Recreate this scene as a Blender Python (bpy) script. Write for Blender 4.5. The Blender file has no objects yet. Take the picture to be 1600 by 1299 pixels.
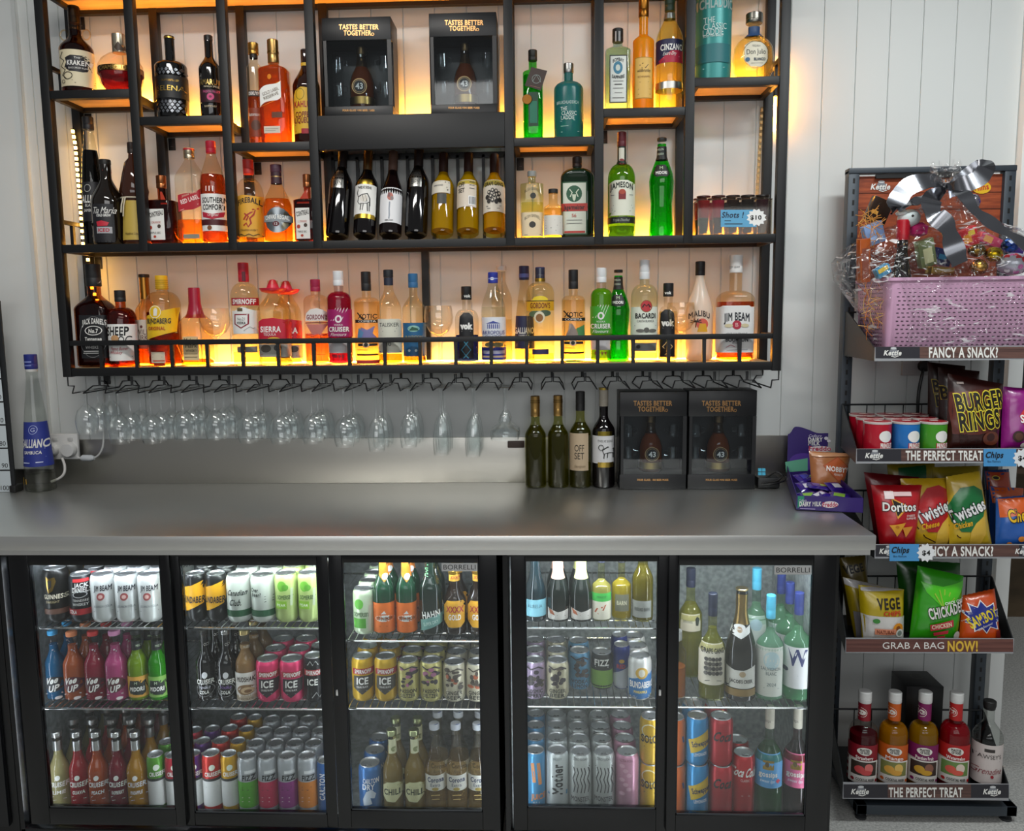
import bpy, bmesh, math, random
from mathutils import Vector, Matrix
random.seed(7)
SC = bpy.context.scene
COL = SC.collection
# ------------------------------------------------------------------ camera
F, YAW, PIT, ROL, CAMY = 1292.2, -.0404, .1233, .0119, -2.6236
CT = .92                                   # counter top height
CAMP = Vector((0, CAMY, CT + .5416))
FW = Vector((math.sin(YAW) * math.cos(PIT), math.cos(YAW) * math.cos(PIT), -math.sin(PIT)))
_r = Vector((math.cos(YAW), -math.sin(YAW), 0)); _d = FW.cross(_r)
RT = math.cos(ROL) * _r + math.sin(ROL) * _d
DN = -math.sin(ROL) * _r + math.cos(ROL) * _d
cam = bpy.data.cameras.new('camera'); cam.sensor_width = 36; cam.lens = F * 36 / 1600; cam.clip_start = .05
camo = bpy.data.objects.new('camera', cam); COL.objects.link(camo)
camo.matrix_world = Matrix(((RT.x, -DN.x, -FW.x, CAMP.x), (RT.y, -DN.y, -FW.y, CAMP.y), (RT.z, -DN.z, -FW.z, CAMP.z), (0, 0, 0, 1)))
SC.camera = camo

def at(px, py, Y):                          # photo measurement -> point on the plane y = Y
    v = FW + RT * ((px - 800) / F) + DN * ((py - 649.5) / F)
    return CAMP + v * ((Y - CAMP.y) / v.y)
def atz(px, py, z):                         # ... on the plane z
    v = FW + RT * ((px - 800) / F) + DN * ((py - 649.5) / F)
    return CAMP + v * ((z - CAMP.z) / v.z)
def proj(P):
    v = Vector(P) - CAMP; k = F / v.dot(FW)
    return 800 + k * v.dot(RT), 649.5 + k * v.dot(DN)

# ------------------------------------------------------------------ light
SC.view_settings.view_transform = 'Standard'; SC.view_settings.look = 'None'
SC.view_settings.exposure = 0.12; SC.view_settings.gamma = 1; SC.view_settings.use_curve_mapping = False
cy = SC.cycles
cy.transparent_max_bounces = 40; cy.max_bounces = 7; cy.diffuse_bounces = 3; cy.glossy_bounces = 3; cy.transmission_bounces = 4
cy.caustics_reflective = False; cy.caustics_refractive = False; cy.use_denoising = True; cy.sample_clamp_indirect = 4
w = bpy.data.worlds.new('World'); SC.world = w; w.use_nodes = True
w.node_tree.nodes['Background'].inputs[0].default_value = (.88, .90, .92, 1)
w.node_tree.nodes['Background'].inputs[1].default_value = .17
def area(name, loc, size, power, col=(1, 1, 1), to=None):
    l = bpy.data.lights.new(name, 'AREA'); l.shape = 'RECTANGLE'; l.size, l.size_y = size; l.energy = power; l.color = col
    o = bpy.data.objects.new(name, l); COL.objects.link(o); o.location = loc
    dirv = (Vector(to) - Vector(loc)) if to else Vector((0, 0, -1))
    o.rotation_euler = dirv.to_track_quat('-Z', 'Y').to_euler()
    return o
area('ceiling_light', (-.75, -1.35, 2.75), (.9, .16), 18, (1, .97, .92))
area('ceiling_light', (1.15, -1.25, 2.75), (.9, .2), 22, (.95, 1, 1))
area('ceiling_light', (.3, -3.4, 2.75), (2.4, .5), 12, (1, .99, .97), (.2, -.3, .9))
area('front_fill_light', (0, -4.3, 1.8), (3.4, .9), 20, (.97, .99, 1), (0, 0, .55))  # unseen fill added behind the camera to brighten the fronts

# ------------------------------------------------------------------ materials
def lin(h):
    h = h.lstrip('#'); h = ''.join(c * 2 for c in h) if len(h) == 3 else h
    c = [int(h[i:i + 2], 16) / 255 for i in (0, 2, 4)]
    return tuple(x / 12.92 if x <= .04045 else ((x + .055) / 1.055) ** 2.4 for x in c) + (1,)
_M = {}
def mk(key, fn):
    if key not in _M:
        m = bpy.data.materials.new(key); m.use_nodes = True; nt = m.node_tree
        fn(m, nt, nt.nodes, nt.links); _M[key] = m
    return _M[key]
def paint(h, rough=.5, metal=0, coat=0):
    def fn(m, nt, N, L):
        p = N['Principled BSDF']; p.inputs['Base Color'].default_value = lin(h); p.inputs['Roughness'].default_value = rough
        p.inputs['Metallic'].default_value = metal; p.inputs['Coat Weight'].default_value = coat
    return mk(f'paint {h} {rough} {metal} {coat}', fn)
def front_fresnel(N, L, ior, nrm=None):          # thin-wall reflection, the same from either side
    lw = N.new('ShaderNodeLayerWeight'); lw.inputs[0].default_value = .5
    if nrm: L.new(nrm, lw.inputs['Normal'])
    p = N.new('ShaderNodeMath'); p.operation = 'POWER'; p.inputs[1].default_value = 4.5; L.new(lw.outputs['Facing'], p.inputs[0])
    f0 = ((ior - 1) / (ior + 1)) ** 2; m = N.new('ShaderNodeMath'); m.operation = 'MULTIPLY_ADD'; m.inputs[1].default_value = (1 - f0) * .55; m.inputs[2].default_value = f0
    L.new(p.outputs[0], m.inputs[0]); return m.outputs[0]
def glass(h='#ffffff', refl=1.0, edge=.8):
    def fn(m, nt, N, L):
        N.remove(N['Principled BSDF'])
        c = lin(h); lw = N.new('ShaderNodeLayerWeight'); lw.inputs[0].default_value = .35
        pw = N.new('ShaderNodeMath'); pw.operation = 'POWER'; pw.inputs[1].default_value = 3; L.new(lw.outputs['Facing'], pw.inputs[0])
        mx = N.new('ShaderNodeMix'); mx.data_type = 'RGBA'; L.new(pw.outputs[0], mx.inputs[0])
        mx.inputs[6].default_value = c; mx.inputs[7].default_value = tuple(x * edge for x in c[:3]) + (1,)
        t = N.new('ShaderNodeBsdfTransparent'); L.new(mx.outputs[2], t.inputs[0])
        g = N.new('ShaderNodeBsdfGlossy'); g.inputs['Roughness'].default_value = .04; g.inputs[0].default_value = (refl,) * 3 + (1,)
        fo = front_fresnel(N, L, 1.45)
        ms = N.new('ShaderNodeMixShader'); L.new(fo, ms.inputs[0]); L.new(t.outputs[0], ms.inputs[1]); L.new(g.outputs[0], ms.inputs[2])
        L.new(ms.outputs[0], N['Material Output'].inputs[0])
    return mk(f'glass {h} {refl} {edge}', fn)
def liquid(h, body=.3):
    def fn(m, nt, N, L):
        N.remove(N['Principled BSDF'])
        c = lin(h); t = N.new('ShaderNodeBsdfTransparent'); t.inputs[0].default_value = tuple(x ** .42 for x in c[:3]) + (1,)
        tl = N.new('ShaderNodeBsdfTranslucent'); tl.inputs[0].default_value = c
        df = N.new('ShaderNodeBsdfDiffuse'); df.inputs[0].default_value = c
        a = N.new('ShaderNodeMixShader'); a.inputs[0].default_value = min(.9, .3 + .55 * body); L.new(tl.outputs[0], a.inputs[1]); L.new(df.outputs[0], a.inputs[2])
        b = N.new('ShaderNodeMixShader'); b.inputs[0].default_value = body; L.new(t.outputs[0], b.inputs[1]); L.new(a.outputs[0], b.inputs[2])
        L.new(b.outputs[0], N['Material Output'].inputs[0])
    return mk(f'liquid {h} {body}', fn)
def opaque_glass(h, rough=.06):
    def fn(m, nt, N, L):
        p = N['Principled BSDF']; p.inputs['Base Color'].default_value = lin(h); p.inputs['Roughness'].default_value = rough
        p.inputs['Coat Weight'].default_value = .4; p.inputs['Coat Roughness'].default_value = .03
    return mk(f'dark glass {h} {rough}', fn)
def frosted(h):
    def fn(m, nt, N, L):
        p = N['Principled BSDF']; p.inputs['Base Color'].default_value = lin(h); p.inputs['Roughness'].default_value = .22
        tl = N.new('ShaderNodeBsdfTranslucent'); tl.inputs[0].default_value = lin(h)
        b = N.new('ShaderNodeMixShader'); b.inputs[0].default_value = .45; L.new(p.outputs[0], b.inputs[1]); L.new(tl.outputs[0], b.inputs[2])
        L.new(b.outputs[0], N['Material Output'].inputs[0])
    return mk(f'frosted {h}', fn)
def emis(h, s):
    def fn(m, nt, N, L):
        N.remove(N['Principled BSDF']); e = N.new('ShaderNodeEmission'); e.inputs[0].default_value = lin(h); e.inputs[1].default_value = s
        L.new(e.outputs[0], N['Material Output'].inputs[0])
    return mk(f'emission {h} {s}', fn)
def steel(h='#b4b4b2', rough=.3, sx=2, sz=60):
    def fn(m, nt, N, L):
        p = N['Principled BSDF']; p.inputs['Base Color'].default_value = lin(h); p.inputs['Metallic'].default_value = 1
        tc = N.new('ShaderNodeTexCoord'); mp = N.new('ShaderNodeMapping'); mp.inputs['Scale'].default_value = (sx, 40, sz); L.new(tc.outputs['Object'], mp.inputs[0])
        n = N.new('ShaderNodeTexNoise'); n.inputs['Scale'].default_value = 3; n.inputs['Detail'].default_value = 6; L.new(mp.outputs[0], n.inputs[0])
        n2 = N.new('ShaderNodeTexNoise'); n2.inputs['Scale'].default_value = 5; n2.inputs['Detail'].default_value = 5; L.new(tc.outputs['Object'], n2.inputs[0])
        ad = N.new('ShaderNodeMath'); ad.operation = 'ADD'; L.new(n.outputs[0], ad.inputs[0]); L.new(n2.outputs[0], ad.inputs[1])
        mr = N.new('ShaderNodeMapRange'); mr.inputs[1].default_value = .6; mr.inputs[2].default_value = 1.4; mr.inputs[3].default_value = rough - .02; mr.inputs[4].default_value = rough + .03
        L.new(ad.outputs[0], mr.inputs[0]); L.new(mr.outputs[0], p.inputs['Roughness'])
    return mk(f'steel {h} {rough} {sx} {sz}', fn)
def noisy(h1, h2, scale=8, stretch=(1, 1, 1), rough=.6, detail=5, metal=0, lo=.35, hi=.65):
    def fn(m, nt, N, L):
        p = N['Principled BSDF']; p.inputs['Roughness'].default_value = rough; p.inputs['Metallic'].default_value = metal
        tc = N.new('ShaderNodeTexCoord'); mp = N.new('ShaderNodeMapping'); mp.inputs['Scale'].default_value = stretch; L.new(tc.outputs['Object'], mp.inputs[0])
        n = N.new('ShaderNodeTexNoise'); n.inputs['Scale'].default_value = scale; n.inputs['Detail'].default_value = detail; L.new(mp.outputs[0], n.inputs[0])
        r = N.new('ShaderNodeValToRGB'); r.color_ramp.elements[0].position = lo; r.color_ramp.elements[1].position = hi
        r.color_ramp.elements[0].color = lin(h1); r.color_ramp.elements[1].color = lin(h2)
        L.new(n.outputs[0], r.inputs[0]); L.new(r.outputs[0], p.inputs['Base Color'])
    return mk(f'noisy {h1} {h2} {scale} {stretch} {rough}', fn)
BLACK = paint('#08090b', .5)               # powder-coated steel
WIRE = paint('#141517', .4)
SILVER = paint('#dcdde0', .4, 1)
CHROME = paint('#e8e8e8', .12, 1)
def P(c):                                   # colour word -> material
    if not isinstance(c, str): return c
    if c[0] == 'm': return paint(c[1:], .3, 1)
    if c[0] == '!': return opaque_glass(c[1:])
    if c[0] == '~': return frosted(c[1:])
    if c[0] == 'g': return glass(c[1:])
    return paint(c, .5)

# ------------------------------------------------------------------ mesh builder
class MB:
    def __init__(s): s.v, s.f, s.mi, s.m = [], [], [], []
    def mat(s, m):
        m = P(m)
        if m not in s.m: s.m.append(m)
        return s.m.index(m)
    def add(s, vs, fs, m):
        b = len(s.v); k = s.mat(m); s.v += [tuple(v) for v in vs]
        for f in fs: s.f.append([b + i for i in f]); s.mi.append(k)
        return s
    def box(s, x0, x1, y0, y1, z0, z1, m, bev=0):
        if x0 > x1: x0, x1 = x1, x0
        if y0 > y1: y0, y1 = y1, y0
        if z0 > z1: z0, z1 = z1, z0
        if bev:
            bm = bmesh.new(); bmesh.ops.create_cube(bm, size=1)
            for v in bm.verts: v.co = Vector(((x0 + x1) / 2 + v.co.x * (x1 - x0), (y0 + y1) / 2 + v.co.y * (y1 - y0), (z0 + z1) / 2 + v.co.z * (z1 - z0)))
            bmesh.ops.bevel(bm, geom=bm.edges[:], offset=bev, segments=2, affect='EDGES', profile=.5)
            bm.verts.index_update(); s.add([v.co for v in bm.verts], [[v.index for v in f.verts] for f in bm.faces], m); bm.free(); return s
        return s.add([(x, y, z) for x in (x0, x1) for y in (y0, y1) for z in (z0, z1)],
                     [(0, 1, 3, 2), (4, 6, 7, 5), (0, 4, 5, 1), (2, 3, 7, 6), (0, 2, 6, 4), (1, 5, 7, 3)], m)
    def hexa(s, a, b, m):                   # two quads (4 points each) joined
        return s.add(list(a) + list(b), [(3, 2, 1, 0), (4, 5, 6, 7), (0, 1, 5, 4), (1, 2, 6, 5), (2, 3, 7, 6), (3, 0, 4, 7)], m)
    def rings(s, rs, m, close0=True, close1=True):
        n = len(rs[0]); vs = [p for r in rs for p in r]; fs = []
        for i in range(len(rs) - 1):
            for j in range(n): fs.append((i * n + j, i * n + (j + 1) % n, (i + 1) * n + (j + 1) % n, (i + 1) * n + j))
        if close0: fs.append(tuple(reversed(range(n))))
        if close1: fs.append(tuple((len(rs) - 1) * n + j for j in range(n)))
        return s.add(vs, fs, m)
    def lathe(s, prof, m, seg=24, c=(0, 0, 0), n=2, d=1, close0=True, close1=True, nz=None):
        rs = []
        for i, (r, z) in enumerate(prof):
            nn = nz(z) if nz else n
            dd = d if not nz else 1 + (d - 1) * min(1, max(0, (nn - 2) / max(.001, n - 2))) if n > 2 else d
            rs.append([sup(r, dd, nn, 2 * math.pi * j / seg + math.pi / seg, c, z) for j in range(seg)])
        return s.rings(rs, m, close0, close1)
    def tube(s, pts, r, m, seg=6, closed=False):
        pts = [Vector(p) for p in pts]; rs = []; up = None; k = len(pts)
        for i, p in enumerate(pts):
            a = pts[(i - 1) % k] if (closed or i) else p; b = pts[(i + 1) % k] if (closed or i < k - 1) else p
            t = (b - a).normalized()
            if up is None: up = Vector((0, 0, 1)) if abs(t.z) < .9 else Vector((1, 0, 0))
            x = t.cross(up).normalized(); y = x.cross(t).normalized(); up = y
            rr = r[i] if isinstance(r, (list, tuple)) else r
            rs.append([p + (x * math.cos(2 * math.pi * j / seg) + y * math.sin(2 * math.pi * j / seg)) * rr for j in range(seg)])
        if closed: rs.append(rs[0]); return s.rings(rs, m, False, False)
        return s.rings(rs, m)
    def grid(s, fn, nu, nv, m):
        vs = [fn(i / nu, j / nv) for j in range(nv + 1) for i in range(nu + 1)]
        return s.add(vs, [(j * (nu + 1) + i, j * (nu + 1) + i + 1, (j + 1) * (nu + 1) + i + 1, (j + 1) * (nu + 1) + i) for j in range(nv) for i in range(nu)], m)
    def build(s, name, parent=None, loc=None, ang=38, smooth=True):
        me = bpy.data.meshes.new(name); me.from_pydata(s.v, [], s.f)
        for m in s.m: me.materials.append(m)
        me.polygons.foreach_set('material_index', s.mi); me.update()
        if smooth: me.shade_smooth(); me.set_sharp_from_angle(angle=math.radians(ang))
        o = bpy.data.objects.new(name, me); COL.objects.link(o)
        if parent: o.parent = parent
        if loc is not None: o.location = loc
        return o
def sup(r, d, n, a, c=(0, 0, 0), z=0):
    ca, sa = math.cos(a), math.sin(a); e = 2 / n
    return (c[0] + r * math.copysign(abs(ca) ** e, ca), c[1] + d * r * math.copysign(abs(sa) ** e, sa), c[2] + z)
def tag(o, label, cat, grp=None, kind=None):
    if kind != 'structure':
        o['label'] = label; o['category'] = cat
    elif label: o['label'] = label
    if grp: o['group'] = grp
    if kind: o['kind'] = kind
    return o
def root(name, label, cat, loc, grp=None):
    o = bpy.data.objects.new(name, None); o.empty_display_size = .02; COL.objects.link(o); o.location = Vector(loc) + Vector((0, 0, .0007))
    return tag(o, label, cat, grp)
def dup(r, dloc, label, grp=None):
    c = r.copy(); COL.objects.link(c); c.location = Vector(r.location) + Vector(dloc); c['label'] = label
    if grp: c['group'] = grp
    for ch in list(r.children):
        k = ch.copy(); COL.objects.link(k); k.parent = c
        for g in ch.children:
            q = g.copy(); COL.objects.link(q); q.parent = k
    return c

# ------------------------------------------------------------------ lettering
GL = {}
def load_glyphs():
    chars = 'ABCDEFGHIJKLMNOPQRSTUVWXYZabcdefghijklmnopqrstuvwxyz0123456789&.,!?$%\'-+/°*:•'
    made = []
    for wt, off in ((0, 0), (1, .03), (2, .075)):
        for ch in chars + ' ':
            cu = bpy.data.curves.new('glyph', 'FONT'); cu.size = 1; cu.resolution_u = 3; cu.offset = off; cu.body = ch
            o = bpy.data.objects.new('glyph', cu); COL.objects.link(o)
            cw = None
            if wt == 0:
                c2 = bpy.data.curves.new('glyph', 'FONT'); c2.size = 1; c2.body = 'H' + ch + 'H'; cw = bpy.data.objects.new('glyph', c2); COL.objects.link(cw)
            made.append((wt, ch, o, cw))
    bpy.context.view_layer.update(); dg = bpy.context.evaluated_depsgraph_get()
    wd = {}
    for wt, ch, o, cw in made:
        ev = o.evaluated_get(dg); me = ev.to_mesh()
        vs = [(v.co.x, v.co.y) for v in me.vertices] if me else []; fs = [tuple(p.vertices) for p in me.polygons] if me else []
        ev.to_mesh_clear()
        if cw:
            ev = cw.evaluated_get(dg); me = ev.to_mesh(); xs = [v.co.x for v in me.vertices]; wd[ch] = max(xs) - min(xs); ev.to_mesh_clear()
        GL[(ch, wt)] = [vs, fs, 0]
    hh = GL[('H', 0)][0]; hw = max(v[0] for v in hh) - min(v[0] for v in hh); GL['cap'] = max(v[1] for v in hh)
    lsb = min(v[0] for v in hh)
    base = wd[' ']
    # advance(c) = width(HcH) - [advance(H) + ink(H)]
    aH = (wd['H'] - hw) / 2
    for (k, g) in list(GL.items()):
        if k != 'cap': g[2] = wd[k[0]] - hw - aH
    for ch in 'M':                             # the outline offset breaks these sharp letters: thicken them by overlapping copies
        for wt, r in ((1, .026), (2, .062)):
            v0, f0, ad = GL[(ch, 0)]; vs, fs = [], []
            for k in range(8 if wt == 2 else 4):
                b = len(vs); a = 2 * math.pi * (k + .5) / (8 if wt == 2 else 4); vs += [(x + r * 1.2 * math.cos(a), y + r * math.sin(a)) for x, y in v0]; fs += [tuple(b + i for i in f) for f in f0]
            GL[(ch, wt)] = [vs, fs, GL[(ch, wt)][2]]
    for wt, ch, o, cw in made:
        for q in (o, cw):
            if q: d = q.data; bpy.data.objects.remove(q); bpy.data.curves.remove(d)
load_glyphs()
def text_geo(s, wt=0, track=0):
    vs, fs, x = [], [], 0
    for ch in s:
        g = GL.get((ch, wt)) or GL[(' ', 0)]
        b = len(vs); vs += [(x + p[0], p[1]) for p in g[0]]; fs += [tuple(b + i for i in f) for f in g[1]]
        x += g[2] + track
    return vs, fs

# ------------------------------------------------------------------ printed elements on any surface
class Flat:                                  # a plane y = Y seen from the camera side, px -> local
    def __init__(s, Y, org, fn=None): s.Y, s.o, s.fn = Y, Vector(org), fn
    def t(s, x, y): return x
    def x(s, t, y): return t
    def pos(s, t, y, e):
        p = at(t, y, s.Y) - s.o
        if s.fn: p = s.fn(p, t, y)
        return p + Vector((0, -e, 0))
    nx = 1
class Wall:                                  # a standing plane through two ground points
    nx = 1
    def __init__(s, a, b, org): s.a, s.o = Vector(a), Vector(org); s.n = Vector((b[1] - a[1], -(b[0] - a[0]), 0)).normalized()
    def t(s, x, y): return x
    def pos(s, t, y, e):
        v = FW + RT * ((t - 800) / F) + DN * ((y - 649.5) / F); k = (s.a - CAMP).dot(s.n) / v.dot(s.n)
        return CAMP + v * k - s.o + s.n * e
class Lathe:                                 # surface of revolution / superellipse
    nx = 14
    def __init__(s, X0, Y, zb, prof, d=1, n=2, nz=None):
        s.X0, s.Y, s.zb, s.prof, s.d, s.n, s.nz = X0, Y, zb, prof, d, n, nz
        s.Yf = Y - .6 * max(p[0] for p in prof) * d
    def R(s, z):
        p = s.prof
        if z <= p[0][1]: return p[0][0]
        for a, b in zip(p, p[1:]):
            if a[1] <= z <= b[1]: return a[0] + (b[0] - a[0]) * (z - a[1]) / max(1e-9, b[1] - a[1])
        return p[-1][0]
    def z(s, x, y): return at(x, y, s.Yf).z - s.zb
    def t(s, x, y):
        p = at(x, y, s.Yf); z = p.z - s.zb; R = s.R(z); q = (p.x - s.X0) / max(R, 1e-6); a = abs(q)
        nn = s.nz(z) if s.nz else s.n
        t = math.asin(a ** (nn / 2)) if a < 1 else math.pi / 2 + min(1.3, a - 1)
        return math.copysign(t, q)
    def pos(s, t, y, e):
        z = max(.0015, s.z(s.px(y), y)); R = s.R(z) + e; nn = s.nz(z) if s.nz else s.n; k = 2 / nn
        dd = s.d if not s.nz or s.n <= 2 else 1 + (s.d - 1) * min(1, max(0, (nn - 2) / (s.n - 2)))
        sn, cs = math.sin(t), math.cos(t)
        return Vector((R * math.copysign(abs(sn) ** k, sn), -(dd * s.R(z) + e) * math.copysign(abs(cs) ** k, cs), z))
    def px(s, y):
        if not hasattr(s, 'cx'):
            a = proj((s.X0, s.Yf, s.zb)); b = proj((s.X0, s.Yf, s.zb + s.prof[-1][1])); s.cx = (a, b)
        a, b = s.cx; k = (y - a[1]) / (b[1] - a[1] or 1); return a[0] + (b[0] - a[0]) * k
    def x(s, t, y): return 0
def decor(mb, sf, E, e0=.0004, de=.00014):
    if sf.nx == 14: e0, de = .0006, .00022
    e = e0
    for el in E:
        k = el[0]
        if k == 'p':                         # patch x0 y0 x1 y1 colour [slant px over its width]
            _, x0, y0, x1, y1, c = el[:6]; sl = el[6] if len(el) > 6 else 0
            ym = (y0 + y1) / 2; t0, t1 = sf.t(x0, ym), sf.t(x1, ym); nx = max(1, sf.nx); ny = max(1, min(6, int(abs(y1 - y0) / 12)))
            nx = max(nx, 1); n = nx if sf.nx > 1 else (6 if getattr(sf, 'fn', None) else 1); n = max(n, 1)
            if getattr(sf, 'fn', None): ny = max(ny, 4); n = 8
            def g(u, v):
                t = t0 + (t1 - t0) * u
                return sf.pos(t, y1 + (y0 - y1) * v + sl * u - sl / 2, e)
            mb.grid(g, n, ny, c)
        elif k == 'w':                       # ring all the way round: y0 y1 colour
            _, y0, y1, c = el; ny = max(1, int(abs(y1 - y0) / 5)); q = 26
            vs = [sf.pos(-math.pi + 2 * math.pi * i / q, y1 + (y0 - y1) * j / ny, e) for j in range(ny + 1) for i in range(q)]
            mb.add(vs, [(j * q + i, j * q + (i + 1) % q, (j + 1) * q + (i + 1) % q, (j + 1) * q + i) for j in range(ny) for i in range(q)], c)
        elif k == 'e':                       # ellipse cx cy rx ry colour
            _, cx, cyy, rx, ry, c = el; q = 18
            vs = [sf.pos(sf.t(cx, cyy), cyy, e)]
            for rr in (.5, 1):
                for i in range(q):
                    a = 2 * math.pi * i / q; y = cyy - rr * ry * math.sin(a); vs.append(sf.pos(sf.t(cx + rr * rx * math.cos(a), y), y, e))
            mb.add(vs, [(0, 1 + i, 1 + (i + 1) % q) for i in range(q)] + [(1 + i, 1 + q + i, 1 + q + (i + 1) % q, 1 + (i + 1) % q) for i in range(q)], c)
        elif k == 'r':                       # ring outline cx cy rx ry width colour
            _, cx, cyy, rx, ry, wd, c = el; q = 22; vs = []
            for g_ in (1, 0):
                for i in range(q):
                    a = 2 * math.pi * i / q; y = cyy - (ry - g_ * wd) * math.sin(a); vs.append(sf.pos(sf.t(cx + (rx - g_ * wd) * math.cos(a), y), y, e))
            mb.add(vs, [(i, q + i, q + (i + 1) % q, (i + 1) % q) for i in range(q)], c)
        elif k == 'g':                       # polygon, star-shaped about its middle
            _, p0, c = el; pts = []
            for i, a in enumerate(p0):
                b = p0[(i + 1) % len(p0)]; n = max(1, int(math.hypot(b[0] - a[0], b[1] - a[1]) / 3.5)) if sf.nx > 1 or getattr(sf, 'fn', None) else 1
                pts += [(a[0] + (b[0] - a[0]) * j / n, a[1] + (b[1] - a[1]) * j / n) for j in range(n)]
            q = len(pts); mx = sum(p[0] for p in p0) / len(p0); my = sum(p[1] for p in p0) / len(p0)
            vs = [sf.pos(sf.t(mx, my), my, e)]; RR = (.17, .34, .5, .67, .84, 1)
            for rr in RR: vs += [sf.pos(sf.t(mx + (x - mx) * rr, my + (y - my) * rr), my + (y - my) * rr, e) for x, y in pts]
            fs = [(0, 1 + (i + 1) % q, 1 + i) for i in range(q)]
            for k_ in range(5): fs += [(1 + k_ * q + i, 1 + k_ * q + (i + 1) % q, 1 + (k_ + 1) * q + (i + 1) % q, 1 + (k_ + 1) * q + i) for i in range(q)]
            mb.add(vs, fs, c)
        elif k == 's':                       # stroke: polyline, width px
            _, pts, wd, c = el
            L, R = [], []
            for i, p in enumerate(pts):
                a = pts[max(0, i - 1)]; b = pts[min(len(pts) - 1, i + 1)]; dx, dy = b[0] - a[0], b[1] - a[1]; l = math.hypot(dx, dy) or 1
                nx_, ny_ = -dy / l * wd / 2, dx / l * wd / 2; L.append((p[0] + nx_, p[1] + ny_)); R.append((p[0] - nx_, p[1] - ny_))
            vs = [sf.pos(sf.t(x, y), y, e) for x, y in L + R]; q = len(pts)
            mb.add(vs, [(i, i + 1, q + i + 1, q + i) for i in range(q - 1)], c)
        elif k == 't':                       # text cx cy cap-height colour {w: width, b: weight, sh: shear, rot: deg, arc: px, ol: outline colour}
            _, s, cx, cyy, h, c = el[:6]; o = el[6] if len(el) > 6 else {}
            lays = ([(2, o['ol'])] if 'ol' in o else []) + [(o.get('b', 0), c)]
            for wt, cc in lays:
                tr = o.get('tr', .05 if o.get('b') else 0); vs, fs = text_geo(s, wt, tr)
                if not vs: continue
                v0, _f = text_geo(s, 0, tr)
                xs = [p[0] for p in v0]; x0, x1 = min(xs), max(xs); sy = h / GL['cap']; sx = o['w'] * getattr(sf, 'tw', .9 if sf.nx == 14 else 1) / max(1e-6, x1 - x0) if 'w' in o else sy
                hw = (x1 - x0) * sx / 2; ca, sa = math.cos(math.radians(o.get('rot', 0))), math.sin(math.radians(o.get('rot', 0)))
                out = []
                for (x, y) in vs:
                    X = (x - (x0 + x1) / 2) * sx; Yv = (y - GL['cap'] / 2) * sy; X += Yv * o.get('sh', 0)
                    if 'arc' in o: Yv += o['arc'] * (1 - (X / max(hw, 1e-6)) ** 2)
                    if 'v' in o: X, Yv = -Yv, X
                    px, py = cx + X * ca - Yv * sa * -1 * -1, cyy - (X * sa + Yv * ca)
                    out.append(sf.pos(sf.t(px, py), py, e + (.00025 if sf.nx == 14 else 0)))
                mb.add(out, fs, cc); e += de * .6
        e += de
    return mb

# ------------------------------------------------------------------ bottles and cans
def ease(a, b, k, t):
    if k == 's': u = .5 - .5 * math.cos(math.pi * t)
    elif k == 'r': u = 1 - math.sqrt(max(0, 1 - t * t))
    elif k == 'c': u = t
    elif k == 'q': u = t ** 1.6 * .5 + (.5 - .5 * math.cos(math.pi * t)) * .5
    return a + (b - a) * u
def profile(x0, x1, top, zb, Y, sh, nk, nr, k, prof):
    cx = (x0 + x1) / 2; yb = proj((at(cx, sh, Y).x, Y, zb))[1]
    ym = (yb + sh) / 2 if not prof else (yb + top) / 2
    X0 = at(cx, ym, Y).x; s = (at(cx + 1, ym, Y) - at(cx, ym, Y)).x
    zf = lambda y: at(cx, y, Y).z - zb
    if prof:
        q0 = min(zf(prof[0][1]), .02); return X0, s, zf, [(max(1e-4, hw * s), zf(y) - q0 * max(0, 1 - i / 4)) for i, (hw, y) in enumerate(prof)]
    R = (x1 - x0) / 2 * s; zs, zn, zt = zf(sh), zf(nk), zf(top)
    pr = [(R * .80, 0), (R * .93, .0012), (R, .006), (R, zs * .5), (R, zs)]
    for i in range(1, 9):
        t = i / 8
        pr.append((ease(R, nr * s, k, t), zs + (zn - zs) * (math.sin(t * math.pi / 2) if k == 'r' else t)) if k != 'r' else
                  (nr * s + (R - nr * s) * math.cos(t * math.pi / 2), zs + (zn - zs) * math.sin(t * math.pi / 2)))
    pr.append((nr * s, max(zn + .001, zt - .004)))
    return X0, s, zf, pr
AUTO, REG = [], []
def clusters(E):                             # printed elements -> separate labels, split where blank glass shows between them
    def ext(el):
        k = el[0]
        if k == 'p': s = abs(el[6]) / 2 if len(el) > 6 else 0; return min(el[2], el[4]) - s, max(el[2], el[4]) + s
        if k == 'w': return min(el[1:3]), max(el[1:3])
        if k in 'er': return el[2] - el[4], el[2] + el[4]
        if k == 't': return el[3] - el[4] / 2, el[3] + el[4] / 2
        return min(q[1] for q in el[1]), max(q[1] for q in el[1])
    gs = []
    for i, el in sorted(enumerate(E), key=lambda q: ext(q[1])[0]):
        a, b = ext(el)
        if gs and a < gs[-1][1] + 1.2: gs[-1][1] = max(gs[-1][1], b); gs[-1][2].append(i)
        else: gs.append([a, b, [i]])
    out = []
    for g in gs:
        if any(E[i][0] in 'pgw' for i in g[2]) or not out: out.append(list(g[2]))
        else: out[-1] += g[2]
    return [[E[i] for i in sorted(g)] for g in out]
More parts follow.
